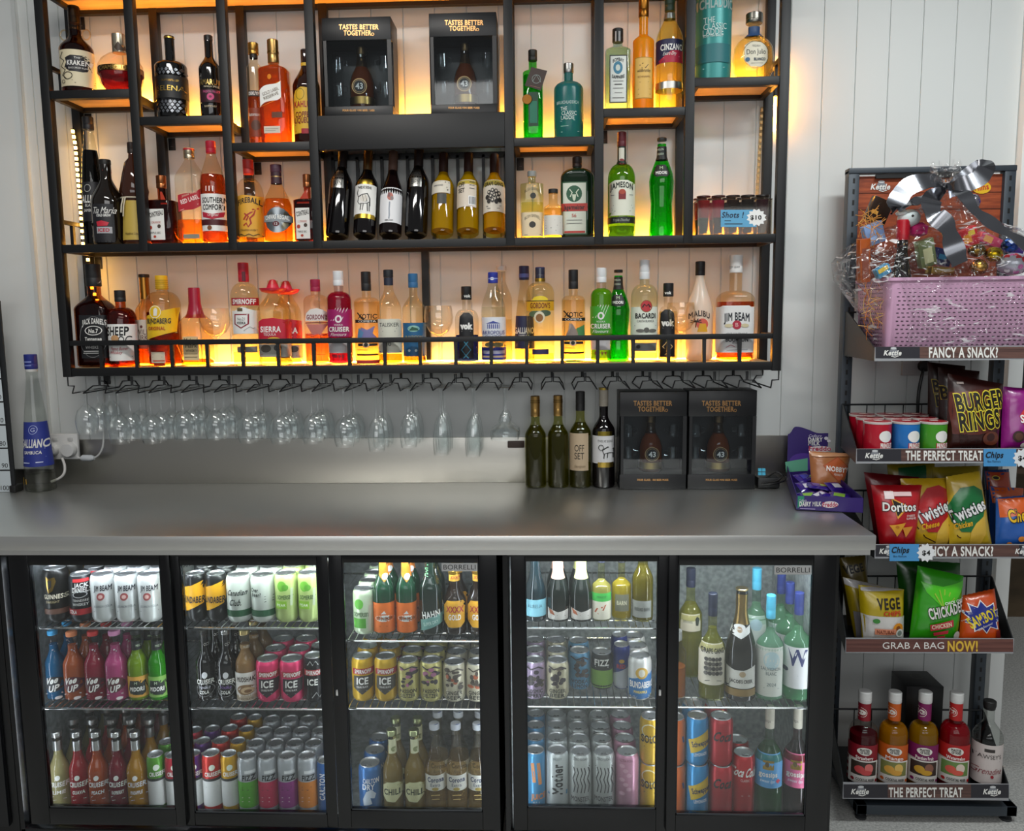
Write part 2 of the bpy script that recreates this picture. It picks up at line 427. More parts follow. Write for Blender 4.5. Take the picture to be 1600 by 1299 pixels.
def B(label, x0, x1, top, SF, sh=0, nk=0, cp=0, nr=8, cr=8, gl='#f4f8f6', liq=None, cap='#111', E=(), n=2, d=1, k='s', prof=None, Y=None,
      name='liquor_bottle', cat='bottle', grp=None, extra=None, capE=(), seg=28, ctop=None, body='bottle_glass'):
    zb, Yd = SF; Y = Yd if Y is None else Y
    if Yd < -.3: top = max(top, proj((at((x0 + x1) / 2, 900, Y).x, Y, FZT - .030))[1]); cp = max(cp, top + 1)
    Yw = Y; best = None; fr_ = Yd < -.3
    for dy in ((0, .012, -.012, .024, -.024, .036, -.036, .045, -.044, .055) if SF in AUTO else (0,)):
        X0, s, zf, pr = profile(x0, x1, top, zb, Yw + dy, sh or (prof[0][1] if prof else 0), nk, nr, k, prof)
        pr = [(a * .97, b) for a, b in pr]
        R_ = max(a for a, b in pr); Rd = R_ * (1 if n == 2 else d * 1.0)
        if SF in AUTO and (Yw + dy - Rd < (-.161 if SF[0] == AUTO[-1][0] else -.153 if any(abs(X0 - u) < R_ + .016 for u in ups.values()) else -.174) or Yw + dy + Rd > -.029): continue
        bad = sum(max(0, 1 - ((X0 - q[1]) / (R_ + q[3] + .0008)) ** 2 - ((Yw + dy - q[2]) / (Rd + q[4] + .0008)) ** 2) for q in REG if abs(q[0] - zb) < .004)
        if best is None or bad < best[0] - 1e-6: best = (bad, dy)
        if bad == 0: break
    Y = Yw + (best[1] if best else 0)
    X0, s, zf, pr = profile(x0, x1, top, zb, Y, sh or (prof[0][1] if prof else 0), nk, nr, k, prof)
    pr = [(a * .97, b) for a, b in pr]
    R_ = max(a for a, b in pr); REG.append((zb, X0, Y, R_, R_ * (1 if n == 2 else d)))
    loc = Vector((X0, Y, zb)); r = root(name, label, cat, loc, grp)
    zs = zf(sh) if sh else pr[-1][1]; zn = zf(nk) if nk else pr[-1][1]
    nz = (lambda z: n if z <= zs else 2 + (n - 2) * max(0, 1 - (z - zs) / max(1e-4, (zn - zs)))) if n > 2 else None
    gm = glass(gl) if gl[0] == '#' else P(gl)
    MB().lathe(pr, gm, seg, n=n, d=d, nz=nz).build(body, r)
    if liq:
        lc, ly = liq[:2]; zl = zf(ly); q = []
        for rr, z in pr:
            if z < zl: q.append((rr * .93, max(z, .005)))
        ip = Lathe(X0, Y, zb, pr)
        q = [p for i, p in enumerate(q) if i == 0 or p[1] > q[i - 1][1]] + [(ip.R(zl) * .93, zl)]
        if len(q) > 1: MB().lathe(q, liquid(lc, liq[2] if len(liq) > 2 else .3), seg, n=n, d=d, nz=nz).build('liquid', r)
    if cap:
        zc, zt = zf(cp), zf(top); R = cr * s; b = min(.0015, R * .2)
        m = MB(); R2 = (ctop or cr) * s
        m.lathe([(R * .96, zc), (R, zc + b), (R + (R2 - R) * .35, zc + (zt - zc) * .35), (R2 * .97, zc + (zt - zc) * .37), (R2, zc + (zt - zc) * .39), (R2, zt - b), (R2 - b, zt), (R2 * .5, zt + .0002)], cap, 20)
        if capE: decor(m, Lathe(X0, Y, zb, [(R, zc), (R2, zt)]), capE)
        m.build('cap', r)
    if E:
        def ey(el): return (el[2] + el[4]) / 2 if el[0] == 'p' else (el[1] + el[2]) / 2 if el[0] == 'w' else el[2] if el[0] in 'er' else el[3] if el[0] == 't' else sum(q[1] for q in el[1]) / len(el[1])
        lim = nk + (sh - nk) * .5 if sh else -1e9
        for nm, EE in (('label', [el for el in E if ey(el) >= lim]), ('neck_label', [el for el in E if ey(el) < lim])):
            for G_ in clusters(EE): m = MB(); decor(m, Lathe(X0, Y, zb, pr, d, n, nz), G_); m.build(nm, r)
    if extra: extra(r, X0, Y, zb, s, zf, pr)
    return r
def can_profile(R, H):
    return [(R * .72, .002), (R * .80, 0), (R * .90, .004), (R, .012), (R, H * .5), (R, H - .016), (R * .93, H - .007), (R * .84, H - .003)]
def C(label, x0, x1, top, SF, col, E=(), Y=None, grp=None, name='drink_can', metal=True, lidc=None, base=None):
    zb, Yd = SF; Y = Yd if Y is None else Y; zb = zb if base is None else zb + base
    cx = (x0 + x1) / 2; yb = proj((at(cx, top, Y).x, Y, zb))[1]; ym = (yb + top) / 2
    X0 = at(cx, ym, Y).x; s = (at(cx + 1, ym, Y) - at(cx, ym, Y)).x; R = (x1 - x0) / 2 * s * .98
    H = at(cx, top + 3, Y).z - zb
    r = root(name, label, 'can', (X0, Y, zb), grp); pr = can_profile(R, H)
    m = MB().lathe(pr, paint(col, .32, .35) if metal else paint(col, .4), 28, close1=False); sf = Lathe(X0, Y, zb, pr); sf.tw = .8; decor(m, sf, E); m.build('can_body', r)
    m = MB(); Rl = R * .84
    m.lathe([(Rl, H - .003), (Rl * 1.02, H - .001), (Rl * 1.01, H), (Rl * .96, H - .001), (Rl * .92, H - .004), (Rl * .3, H - .0045), (.0005, H - .0045)], lidc or SILVER, 24, close0=False, close1=False)
    m.lathe([(R * .2, -.0006), (R * .2, .0006)], SILVER, 10, c=(0, -R * .12, H - .003), d=1.5)
    m.add([(R * .32 * math.cos(a), -R * .48 + R * .24 * math.sin(a), H - .0042) for a in [i * math.pi / 6 for i in range(12)]], [tuple(range(12))], '#6a6a6a')
    m.build('lid', r)
    return r
ORD = ['', 'second', 'third', 'fourth', 'fifth', 'sixth']
def rows(r, k, short, grp, dy=.069, dx=0, kind='can'):
    for i in range(1, k + 1):
        dup(r, (dx * i, dy * i, 0), f'{ORD[i]} {kind} back in the column behind {short}', grp)
    r['group'] = grp
    return r

# ================================================================== the setting
WHITE = paint('#d9dcda', .55)
def st(o, label=None):
    o['kind'] = 'structure'
    if label: o['label'] = label
    return o
ZTOP = 2.95
def plank_wall():
    m = MB(); x = .838 - .097 * 26; pts = []
    while x < 1.41:
        pts += [(x + .0022, 0), (x + .0948, 0), (x + .0959, .0045), (x + .0981, .0045)]; x += .097
    pts += [(pts[-1][0] + .001, 0)]
    vs = [(a, b, z) for a, b in pts for z in (0, ZTOP)]; k = len(pts)
    fs = [(2 * i, 2 * i + 2, 2 * i + 3, 2 * i + 1) for i in range(k - 1)]
    m.add(vs, fs, WHITE)
    m.box(pts[0][0], pts[-1][0], .006, .06, 0, ZTOP, WHITE)
    return m.build('wall_back', smooth=False), pts[-1][0]
_w, XEND = plank_wall(); st(_w, 'white vertical plank wall behind the bar shelves')
xl = at(62, 480, -.012).x
st(MB().box(-2.9, xl, -.012, .05, at(80, 733, -.012).z, ZTOP, WHITE).box(xl - .012, xl, -.0165, -.012, at(80, 733, -.012).z, ZTOP, paint('#c9ccca', .5)).build('wall_left'), 'plain white panel beside the planked wall')
st(MB().box(XEND, XEND + .045, -.03, .10, 0, ZTOP, paint('#e3e5e3', .5), .003).build('trim_1'), 'white post at the end of the planked wall')
FLOOR = noisy('#a6a6a3', '#cfcfcb', 160, (1, 1, 1), .4, 3)
st(MB().box(-3.2, 3.4, -4.6, 2.4, -.05, 0, FLOOR).build('floor'), 'grey speckled concrete floor')
st(MB().box(XEND - .3, 3.4, 1.25, 1.3, 0, ZTOP, noisy('#4a3d2b', '#5d4d38', 6, (1, 1, 3), .6)).build('wall_back'), 'brown wall of the dim room beyond the post')
# dark storage rack glimpsed beyond the end of the wall
t = root('storage_rack', 'dark storage rack in the dim room beyond the white post', 'rack', (1.95, .75, 0))
for x in (-.42, .42): MB().box(x - .02, x + .02, -.02, .02, 0, 2.0, BLACK).build('post', t)
for z in (.85, 1.15, 1.45, 1.75, 1.98): MB().box(-.42, .42, -.2, .2, z - .02, z, noisy('#3b2c20', '#4a382a', 9, (1, 1, 1), .6)).build('shelf', t)
for z, w_, c in ((.85, .5, '#26272b'), (1.15, .6, '#1b1c1e'), (1.45, .5, '#30261f')): MB().box(-w_ / 2, w_ / 2 - .1, -.17, .17, z, z + .2, c, .004).build('carton', t)

# ---------------------------------------------------------------- counter
CS = steel('#e2e2de', .36)
XR = .7964
m = MB().box(-2.9, XR, -.65, -.002, CT - .038, CT, CS, .004)
ctr = root('bar_counter', 'long stainless steel bar counter over the two fridges', 'counter', (-.6, -.3, CT))
def rebase(o, r): o.parent = r; o.location = -Vector(r.location); return o
rebase(m.build('worktop'), ctr)
zs = CT + .1476
rebase(MB().box(at(84, 700, -.004).x, XR, -.010, -.0005, CT, zs, steel('#b8b5ae', .36, 30, 1), .001).build('backsplash'), ctr)
rebase(MB().box(-2.9, at(86, 720, -.02).x, -.006, -.0005, CT, zs - .09, steel('#8d8a84', .3)).build('backsplash'), ctr)
rebase(MB().box(-2.9, XR - .01, -.64, -.63, CT - .052, CT - .036, CS).build('apron'), ctr)

cb = root('cabinet', 'black cabinet end beside the three-door fridge', 'cabinet', (-1.9, -.3, 0)); xq = at(14, 1080, -.58).x
q_ = MB().box(-2.6, xq, -.585, -.05, .002, CT - .06, paint('#0c0d0f', .3), .003).build('carcass', cb); q_.location = -Vector(cb.location)
q_ = MB().box(-2.58, xq - .02, -.60, -.586, .1, CT - .08, paint('#101114', .3), .003).build('door', cb); q_.location = -Vector(cb.location)
# ---------------------------------------------------------------- wall-mounted bar shelf
D = .1784; SXL, SXR = -1.4574, .6897
ZB, ZM = CT + .3649, CT + .7356            # undersides of the two full-width rails
BW = .026
shelf = root('bar_shelf', 'large black steel wall shelf unit holding rows of liquor bottles', 'shelf unit', (-.38, 0, ZB))
def sp(mb, name, ang=38): return rebase(mb.build(name, ang=ang), shelf)
ZT = at(500, 13, -.02).z                    # underside of the topmost shelf
def fx(px, py): return at(px, py, -D).x
ups = {'L': SXL + BW / 2, 'A': fx(207, 120), 'B': fx(350, 120), 'C': fx(486, 120), 'D': fx(795, 150), 'E': fx(936, 180), 'F': fx(1078, 160), 'R': SXR - BW / 2}
for k, x in ups.items():
    z0 = ZB if k in 'LR' else ZM
    sp(MB().box(x - BW / 2, x + BW / 2, -D - .002, -D + .024, z0, ZT + .06, BLACK, .0012), 'upright')
    sp(MB().box(x - BW / 2, x + BW / 2, -.026, -.002, z0, ZT + .06, BLACK, .0012), 'upright')
xc_ = at(666, 480, -.02).x
sp(MB().box(xc_ - .011, xc_ + .011, -.026, -.002, ZB, ZM, BLACK), 'upright')
WOOD = noisy('#c9a878', '#d8bb8c', 6, (1.5, 12, 1), .55)
SHZ = {}
def cell(key, a, b, zt, th=.024, board=True):
    x0, x1 = ups[a] + BW / 2, ups[b] - BW / 2
    zb = zt - th
    sp(MB().box(x0, x1, -D, -D + .022, zb, zt, BLACK, .0012), 'shelf_rail')
    sp(MB().box(x0, x1, -.024, -.004, zb, zt - .001, BLACK), 'shelf_rail')
    for x, q in ((x0, 1), (x1, -1)): sp(MB().box(x, x + q * .014, -D + .022, -.024, zb, zt - .001, BLACK), 'shelf_rail')
    if board: sp(MB().box(x0 + .002, x1 - .002, -D + .022, -.006, zt - .012, zt + .0004, WOOD), 'shelf_board')
    for x, q in ((x0, 1),):                 # tab brackets screwed to the wall
        m = MB().box(x + .002, x + .024, -.004, -.001, zb - .038, zb - .001, BLACK, .0008); m.lathe([(.004, -.0005), (.004, .0012)], '#50504e', 10, c=(x + .013, -.004, zb - .027)); sp(m, 'bracket')
    SHZ[key] = (zt + .0010, -.105)
mid = lambda a, b: (ups[a] + ups[b]) / 2
cell('t1', 'L', 'A', at(140, 140, -D).z)
cell('t2', 'A', 'B', at(285, 181, -D).z)
cell('t3', 'B', 'C', at(425, 222, -D).z)
cell('t5', 'D', 'E', at(865, 214, -D).z)
cell('t6', 'E', 'F', at(1006, 168, -D).z)
cell('t7', 'F', 'R', at(1150, 120, -D).z)
cell('top', 'L', 'R', ZT + .024)
SHZ['m'] = None
cell('m', 'L', 'R', ZM + .023)
cell('b', 'L', 'R', ZB + .026)
# deep black box with a plain fascia
zf0, zf1 = at(640, 232, -D).z, at(640, 178, -D).z
xa, xb = ups['C'] + BW / 2, ups['D'] - BW / 2
sp(MB().box(xa, xb, -D - .001, -D + .018, zf0, zf1, paint('#0b0c0e', .5), .0015), 'fascia')
sp(MB().box(xa, xb, -D + .018, -.004, zf1 - .012, zf1 - .001, BLACK), 'shelf_board')
SHZ['t4'] = (zf1, -.105)
# wine cradle grid behind the leaning bottles
zr = at(650, 244, -.03).z
sp(MB().box(xa, xb, -.035, -.02, zr - .008, zr + .008, BLACK), 'cradle_rail')
for px in (522, 560, 598, 638, 677, 716, 756, 790):
    x = at(px, 300, -.03).x; sp(MB().box(x - .0045, x + .0045, -.035, -.024, ZM + .02, zr, BLACK), 'cradle_bar')
# guard rail of the lowest shelf
zr0, zr1 = at(660, 535, -D).z, at(660, 527, -D).z
sp(MB().box(SXL + BW, SXR - BW, -D, -D + .014, zr0, zr1, BLACK, .001), 'guard_rail')
for x in (SXL + BW / 2, SXR - BW / 2): sp(MB().box(x - .007, x + .007, -D + .02, -.02, zr0, zr1, BLACK), 'guard_rail')
for i in range(19):
    x = fx(157 + 55.5 * i, 560); sp(MB().box(x - .0052, x + .0052, -D + .002, -D + .012, ZB + .02, zr0 + .002, BLACK), 'baluster')
for (x, zz) in ((SXL + .012, at(90, 345, -D).z), (SXL + .012, at(75, 100, -D).z), (SXR - .012, at(1225, 85, -D).z)):
    sp(MB().box(x - .006, x + .006, -D + .02, -.02, zz - .006, zz + .006, BLACK), 'guard_rail')
    sp(MB().box(x - .005, x + .005, -D / 2 - .006, -D / 2 + .006, zz - .09, zz, BLACK), 'baluster')
# stemware hangers
HX = [fx(106 + 50.5 * i, 595) for i in range(23)]
ZH = ZB - .046
for i in range(22):
    a, b = HX[i], HX[i + 1]; m = MB()
    for x, q in ((a, 1), (b, -1)):
        x += q * .0022
        for Y in (-D - .004, -.006):
            m.tube([(x, Y, ZB), (x, Y, ZB - .026), (x + q * .019, Y, ZB - .027), (x + q * .031, Y - .034 * (Y < -.1), ZH)], .0021, WIRE, 6)
        m.tube([(x + q * .031, -D - .038, ZH), (x + q * .031, -.006, ZH)], .0021, WIRE, 6)
    sp(m, 'hanger_wire')

# ---------------------------------------------------------------- warm LED strips
LEDM = emis('#ffa52e', 190)
def led(label, x0, x1, z, Y=-.024, s=None):
    o = MB().box(x0, x1, Y - .004, Y + .004, z, z + .005, s or LEDM).build('led_strip'); tag(o, label, 'light strip', 'LED strips along the backs of the shelves'); return o
for k, a, b, nm in (('t1', 'L', 'A', 'the round purple liqueur bottle'), ('t2', 'A', 'B', 'the matte black studded bottle'), ('t3', 'B', 'C', 'the bottle with a slanted white label'),
                    ('t5', 'D', 'E', 'the matte teal bottle'), ('t6', 'E', 'F', 'the opaque yellow bottle'), ('t7', 'F', 'R', 'the tall teal tin')):
    led('warm glowing LED strip behind ' + nm, ups[a] + .02, ups[b] - .02, SHZ[k][0])
led('warm glowing LED strip behind the boxed sets on the black box', xa + .01, xb - .01, zf1)
LED2 = emis('#ffa52e', 86)
led('warm glowing LED strip along the middle shelf up to the wine cradle', SXL + .05, xa - .04, SHZ['m'][0], s=LED2)
led('warm glowing LED strip along the middle shelf from the wine cradle to the shot cups', xb + .05, SXR - .05, SHZ['m'][0], s=LED2)
led('long warm glowing LED strip along the lowest bottle shelf', SXL + .05, SXR - .05, SHZ['b'][0], s=emis('#ffa834', 74))
def rope(label, pts, lit):
    m = MB(); m.tube(pts, .005, glass('#fff2d8', .8), 8); pts = [Vector(p) for p in pts]
    r_ = m.build('rope_light'); tag(r_, label, 'rope light')
    k = MB(); L = [(a, b) for a, b in zip(pts, pts[1:])]
    for a, b in L:
        n = max(1, int((b - a).length / .016))
        for i in range(n):
            p = a + (b - a) * (i + .5) / n; k.box(p.x - .0032, p.x + .0032, p.y - .0032, p.y + .0032, p.z - .0042, p.z + .0042, emis('#ffc465', 30) if lit else paint('#e8d3b4', .4))
    k.build('led_beads', r_)
z0, z1 = at(140, 470, -.06).z, at(112, 200, -.06).z
xx = at(121, 330, -.06).x + .010
rope('lit warm rope light hanging down the side of the shelf beside the tall coffee-black bottle', [(xx - .012, -.05, z1), (xx - .004, -.055, z1 - .05), (xx, -.06, (z0 + z1) / 2), (xx, -.06, ZM + .026)], True)
rope('lit warm rope light hanging down beside the black label whiskey', [(xx + .006, -.05, ZM - .004), (xx + .012, -.055, z0 + .05), (xx + .03, -.05, z0 - .01)], True)
rope('unlit coil of rope light hanging beside the shot cups', [(SXR - .036, -.032, at(1205, 165, -.05).z), (SXR - .042, -.034, at(1205, 250, -.06).z), (SXR - .048, -.036, at(1200, 330, -.06).z), (SXR - .04, -.036, at(1200, 362, -.06).z)], False)

q_ = MB().box(SXR + .001, SXR + .005, -.014, -.006, at(1236, 205, -.01).z, at(1236, 100, -.01).z, LEDM).build('led_strip'); tag(q_, 'short vertical warm LED strip at the outer edge of the shelf end post', 'light strip', 'LED strips along the backs of the shelves')
# ---------------------------------------------------------------- fridges
FB = paint('#0b0c0e', .22); FB2 = paint('#101114', .3)
def pane_mat(f, key):
    def fn(m, nt, N, L):
        N.remove(N['Principled BSDF'])
        t = N.new('ShaderNodeBsdfTransparent'); t.inputs[0].default_value = (.93, .95, .95, 1)
        g = N.new('ShaderNodeBsdfGlossy'); g.inputs['Roughness'].default_value = .02
        a = N.new('ShaderNodeMixShader'); L.new(front_fresnel(N, L, 1.4), a.inputs[0]); L.new(t.outputs[0], a.inputs[1]); L.new(g.outputs[0], a.inputs[2])
        df = N.new('ShaderNodeBsdfDiffuse'); df.inputs[0].default_value = (.8, .85, .84, 1)
        n = N.new('ShaderNodeTexNoise'); n.inputs['Scale'].default_value = 6; tc = N.new('ShaderNodeTexCoord'); L.new(tc.outputs['Object'], n.inputs[0])
        mu = N.new('ShaderNodeMath'); mu.operation = 'MULTIPLY'; mu.inputs[1].default_value = f * 2; L.new(n.outputs[0], mu.inputs[0])
        b = N.new('ShaderNodeMixShader'); L.new(mu.outputs[0], b.inputs[0]); L.new(a.outputs[0], b.inputs[1]); L.new(df.outputs[0], b.inputs[2])
        L.new(b.outputs[0], N['Material Output'].inputs[0])
    return mk('pane ' + key, fn)
PANE, PANEF = pane_mat(.012, 'clear'), pane_mat(.03, 'misted')
YF = -.60; YR = -.50                       # door front plane, front row of drinks
FZT = CT - .056
def fridge(label, pxl, pxr, doors, shelves, inner, strip, pan, fill_px):
    x0, x1 = at(pxl, 1080, YF).x, at(pxr, 1080, YF).x
    r = root('bar_fridge', label, 'fridge', ((x0 + x1) / 2, -.3, 0))
    def p(mb, n, par=None):
        o = mb.build(n); o.parent = par or r
        o.location = -Vector(r.location) if not par else (0, 0, 0); return o
    zf = at(160, 1264, YR).z - .004
    p(MB().box(x0, x0 + .016, -.575, -.03, .03, FZT, FB).box(x1 - .016, x1, -.575, -.03, .03, FZT, FB).box(x0, x1, -.575, -.03, FZT - .02, FZT, FB)
      .box(x0, x1, -.575, -.03, .03, zf, FB).box(x0, x1, -.06, -.03, .03, FZT, FB), 'cabinet')
    p(MB().box(x0 + .016, x1 - .016, -.075, -.06, zf, FZT - .02, inner).box(x0 + .016, x0 + .018, -.56, -.06, zf, FZT - .02, inner).box(x1 - .018, x1 - .016, -.56, -.06, zf, FZT - .02, inner)
      .box(x0 + .016, x1 - .016, -.56, -.06, zf, zf + .004, inner).box(x0 + .016, x1 - .016, -.56, -.06, FZT - .024, FZT - .02, inner), 'liner')
    p(MB().box(x0 + .02, x1 - .02, -.57, -.05, .0, .03, FB), 'base')
    p(MB().box(x0, x1, YF, -.575, FZT - .012, FZT, FB, .002).box(x0, x1, YF, -.575, .03, at(160, 1297, YF).z, FB2, .002).box(x0, x0 + .012, YF, -.575, .03, FZT, FB).box(x1 - .012, x1, YF, -.575, .03, FZT, FB), 'front_frame')
    for (xs0, xs1, s) in strip: p(MB().box(at(xs0, 890, -.55).x, at(xs1, 890, -.55).x, -.553, -.545, FZT - .032, FZT - .026, s), 'light_strip')
    for vx in fill_px: p(MB().box(at(vx, 1080, -.57).x - .003, at(vx, 1080, -.57).x + .003, -.573, -.568, zf + .04, FZT - .05, emis('#f0f8ff', 16)), 'light_strip')  # upright fill strips added behind the door frames to brighten the lower rows
    for q, (gx0, gx1, gy0, gy1, ox0, ox1, dy, hx, badge) in enumerate(doors):
        Y = YF - dy; ym = (gy0 + gy1) / 2
        a, b = at(gx0, ym, Y).x, at(gx1, ym, Y).x; c, d_ = at(ox0, ym, Y).x, at(ox1, ym, Y).x
        zt, zb = at((gx0 + gx1) / 2, gy0, Y).z, at((gx0 + gx1) / 2, gy1, Y).z
        zo, zu = FZT - .004, at(160, 1290, Y).z
        m = MB().box(c, a, Y, Y + .022, zu, zo, FB, .002).box(b, d_, Y, Y + .022, zu, zo, FB, .002).box(a, b, Y, Y + .022, zt, zo, FB, .002).box(a, b, Y, Y + .022, zu, zb, FB, .002)
        m.box(a, a + .003, Y + .002, Y + .010, zb, zt, paint('#3a3c3f', .25, 1)).box(b - .003, b, Y + .002, Y + .010, zb, zt, paint('#3a3c3f', .25, 1)).box(a, b, Y + .002, Y + .010, zb, zb + .004, paint('#55585c', .25, 1))
        dr = p(m, 'door')
        p(MB().box(a, b, Y + .010, Y + .014, zb, zt, pan[q]), 'glass_pane', dr)
        if hx:
            X = at(hx, 1082, Y).x; zz = at(hx, 1082, Y).z
            p(MB().lathe([(.006, 0), (.006, .003), (.0035, .004)], CHROME, 14, c=(0, 0, 0)).build('lock_button') and MB().box(X - .004, X + .004, Y - .004, Y, zz - .008, zz + .008, CHROME, .0015), 'lock', dr) if False else p(MB().box(X - .003, X + .003, Y - .004, Y, zz - .008, zz + .008, CHROME, .0012), 'lock', dr)
        if badge:
            bx0, bx1, by0, by1 = badge
            sf = Flat(Y - .001, (0, 0, 0)); m = MB(); decor(m, sf, [('p', bx0, by0, bx1, by1, '#c4c5c4'), ('t', 'BORRELLI', (bx0 + bx1) / 2, (by0 + by1) / 2, 7.5, '#1a1a1a', {'w': (bx1 - bx0) - 6})])
            o = p(m, 'badge', dr); 
    for (sx0, sx1, sy, ym) in shelves:
        z = at((sx0 + sx1) / 2, sy, -.555).z; a, b = at(sx0, sy, -.555).x, at(sx1, sy, -.555).x
        m = MB().tube([(a, -.555, z - .002), (b, -.555, z - .002)], .0032, CHROME, 8).tube([(a, -.09, z - .002), (b, -.09, z - .002)], .0032, CHROME, 6).tube([(a, -.555 + .06, z - .004), (b, -.555 + .06, z - .004)], .002, CHROME, 6)
        n = int((b - a) / .018)
        for i in range(n + 1):
            x = a + (b - a) * i / n; m.tube([(x, -.557, z + .0012), (x, -.09, z + .0012)], .0014, CHROME, 4)
        p(m, 'wire_shelf')
    return r, zf + .004
IN1 = noisy('#6c7072', '#8d9294', 60, (1, 1, 1), .4, 3)
IN2 = noisy('#8a908f', '#aeb3b2', 70, (1, 1, 1), .35, 3)
fr1, FZ1 = fridge('black three-door glass bar fridge full of cans and premix bottles', 13, 779,
    [(60, 262, 884, 1264, 30, 277, .004, None, None), (292, 503, 884, 1272, 277, 520, -.008, None, None), (541, 751, 880, 1268, 520, 779, .006, 527, (690, 746, 880, 893))],
    [(62, 268, 981, 0), (66, 272, 1107, 0), (292, 510, 981, 0), (296, 514, 1107, 0), (544, 752, 1001, 0), (545, 753, 1107, 0)], IN1,
    [(60, 260, emis('#eef6ff', 85)), (300, 560, emis('#eefaf4', 110)), (570, 740, emis('#eef6ff', 85))], [PANE, PANE, pane_mat(.018, 'hazy')], (48, 279, 524, 762))
fr2, FZ2 = fridge('black two-door glass bar fridge with wine bottles beside the snack rack', 788, 1304,
    [(822, 1027, 878, 1264, 800, 1043, -.006, None, None), (1058, 1265, 884, 1275, 1043, 1300, .004, 1031, (1210, 1268, 884, 898))],
    [(820, 1028, 981, 0), (822, 1028, 1104, 0), (1052, 1268, 1105, 0)], IN2,
    [(830, 1020, emis('#f2f8ff', 115)), (1060, 1260, emis('#f2f8ff', 115))], [PANEF, PANEF], (815, 1043, 1278))
SZ = {}                                     # heights of the fridge shelves
def fsz(px, py): return (at(px, py, -.555).z + .0026, YR)
F1T, F1M, F1B = fsz(160, 981), fsz(160, 1107), (FZ1, YR)
F2T, F2M, F2B = fsz(400, 981), fsz(400, 1107), (FZ1, YR)
F3T, F3M, F3B = fsz(650, 1001), fsz(650, 1107), (FZ1, YR)
F4T, F4M, F4B = fsz(920, 981), fsz(920, 1104), (FZ2, YR)
F5T, F5B = fsz(1160, 1105), (FZ2, YR)

# ================================================================== bottles on the wall shelf
T1, T2, T3, T4, T5, T6, T7, SM, SB = (SHZ[k] for k in ('t1', 't2', 't3', 't4', 't5', 't6', 't7', 'm', 'b'))
SBK = (SB[0], -.062); AUTO += [T1, T2, T3, T5, T6, T7, SM, SB, SBK]
K, W_, RED, CREAM, GOLD = '#121212', '#ecebe6', '#a3142a', '#e2d6b4', 'm#c9a24a'
def loops(r, X0, Y, zb, s, zf, pr):
    for q, nm in ((-1, 0), (1, 0)):
        c = Vector((q * 17 * s, 0, zf(55))); MB().tube([c + Vector((math.cos(a) * 6.5 * s, 0, math.sin(a) * 7.5 * s)) for a in [i * math.pi / 6 for i in range(12)]], .0022, glass('#fff2dc', 1), 6, True).build('neck_loop', r)
B('brown rum bottle with two glass neck loops and cream label, on the topmost small shelf', 97, 147, 10, T1, 80, 55, 37, 9, 8, '#d8b890', ('#3a1606', 48), '#191512', E=[
    ('p', 96, 80, 146, 137, CREAM), ('g', [(107, 93), (115, 89), (133, 89), (138, 95), (136, 103), (138, 112), (131, 115), (114, 114), (106, 108), (109, 100)], '#17171c'),
    ('t', 'THE', 124, 93, 3, W_), ('t', 'KRAKEN', 124, 101, 7, W_, {'w': 29, 'b': 1}), ('t', 'BLACK SPICED RUM', 124, 109, 2.6, W_, {'w': 24}),
    ('s', [(103, 84), (98, 92), (106, 98), (100, 106), (108, 112), (103, 120), (110, 126)], 1.4, '#3a332a'), ('r', 112, 121, 7, 6, 1, '#3a332a'), ('r', 105, 130, 3, 3, .8, '#3a332a'),
    ('s', [(118, 128), (142, 127)], .8, '#55504a'), ('s', [(122, 132), (140, 131)], .8, '#55504a')], extra=loops)
B('round squat bottle of purple liqueur with gold band and metal stopper', 154, 222, 54, T1, cp=84, cr=10, gl='#fbf1e2', liq=('#5e0a24', 115), cap='m#d9cdb4',
  prof=[(12, 138), (23, 136), (31, 127), (34, 114), (33, 104), (28, 95), (18, 87), (9, 83), (8.5, 78)], E=[
    ('w', 104, 113, 'm#8a6a3a'), ('p', 155, 104, 183, 113, 'm#3a2d22'), ('t', 'CHAMBORD', 180, 108.5, 6.5, 'm#d9b868', {'w': 44})], capE=[('g', [(180, 75), (186, 66), (192, 75), (186, 82)], '#4a3a2c'), ('g', [(188, 80), (193, 72), (196, 80)], '#4a3a2c')])
B('matte black rum bottle with studded glass bands and gold lettering', 245, 294, 57, T2, 107, 97, 60, 7.5, 7.5, '!#0c0c0d', None, '#0d0d0e', k='r', E=[
    ('w', 120, 155, '#131313'), ('t', 'SELENA', 268, 140, 8, 'm#d9b45a', {'w': 42}), ('t', 'CRAFT DISTILLED', 268, 128, 3, 'm#b08c44', {'w': 26}), ('s', [(252, 150), (286, 149)], .7, 'm#b08c44')] +
    [('g', [(x, y - 3), (x + 2.4, y), (x, y + 3), (x - 2.4, y)], 'm#8d9096') for j, y in enumerate((111, 116, 161, 166, 171, 176)) for x in [252 + 6 * i + 3 * (j % 2) for i in range(6)]],
    capE=[('w', 57.5, 60, GOLD)])
B('slim black cream liqueur bottle with pink flower emblem, behind a shelf post', 313, 347, 56, T2, 110, 90, 65, 6.5, 6.5, '!#100c0b', None, '#141010', E=[
    ('t', 'AMARULA', 331, 130, 8, 'm#d8b870', {'w': 38, 'b': 1}), ('t', 'VANILLA SPICE', 331, 137, 3, '#ded0b0', {'w': 22}), ('p', 314, 141, 346, 161, '#33121f'), ('t', 'PASSION FRUIT', 331, 145, 3.4, '#e06aa0', {'w': 24}),
    ('e', 331, 153, 5, 5.5, '#d64a86'), ('e', 331, 153, 2, 2, '#7d1c48'), ('s', [(316, 162), (345, 162)], 1, 'm#d8b870'), ('t', 'RASPBERRY', 331, 168, 3, '#cfc0a0', {'w': 18})], k='q')
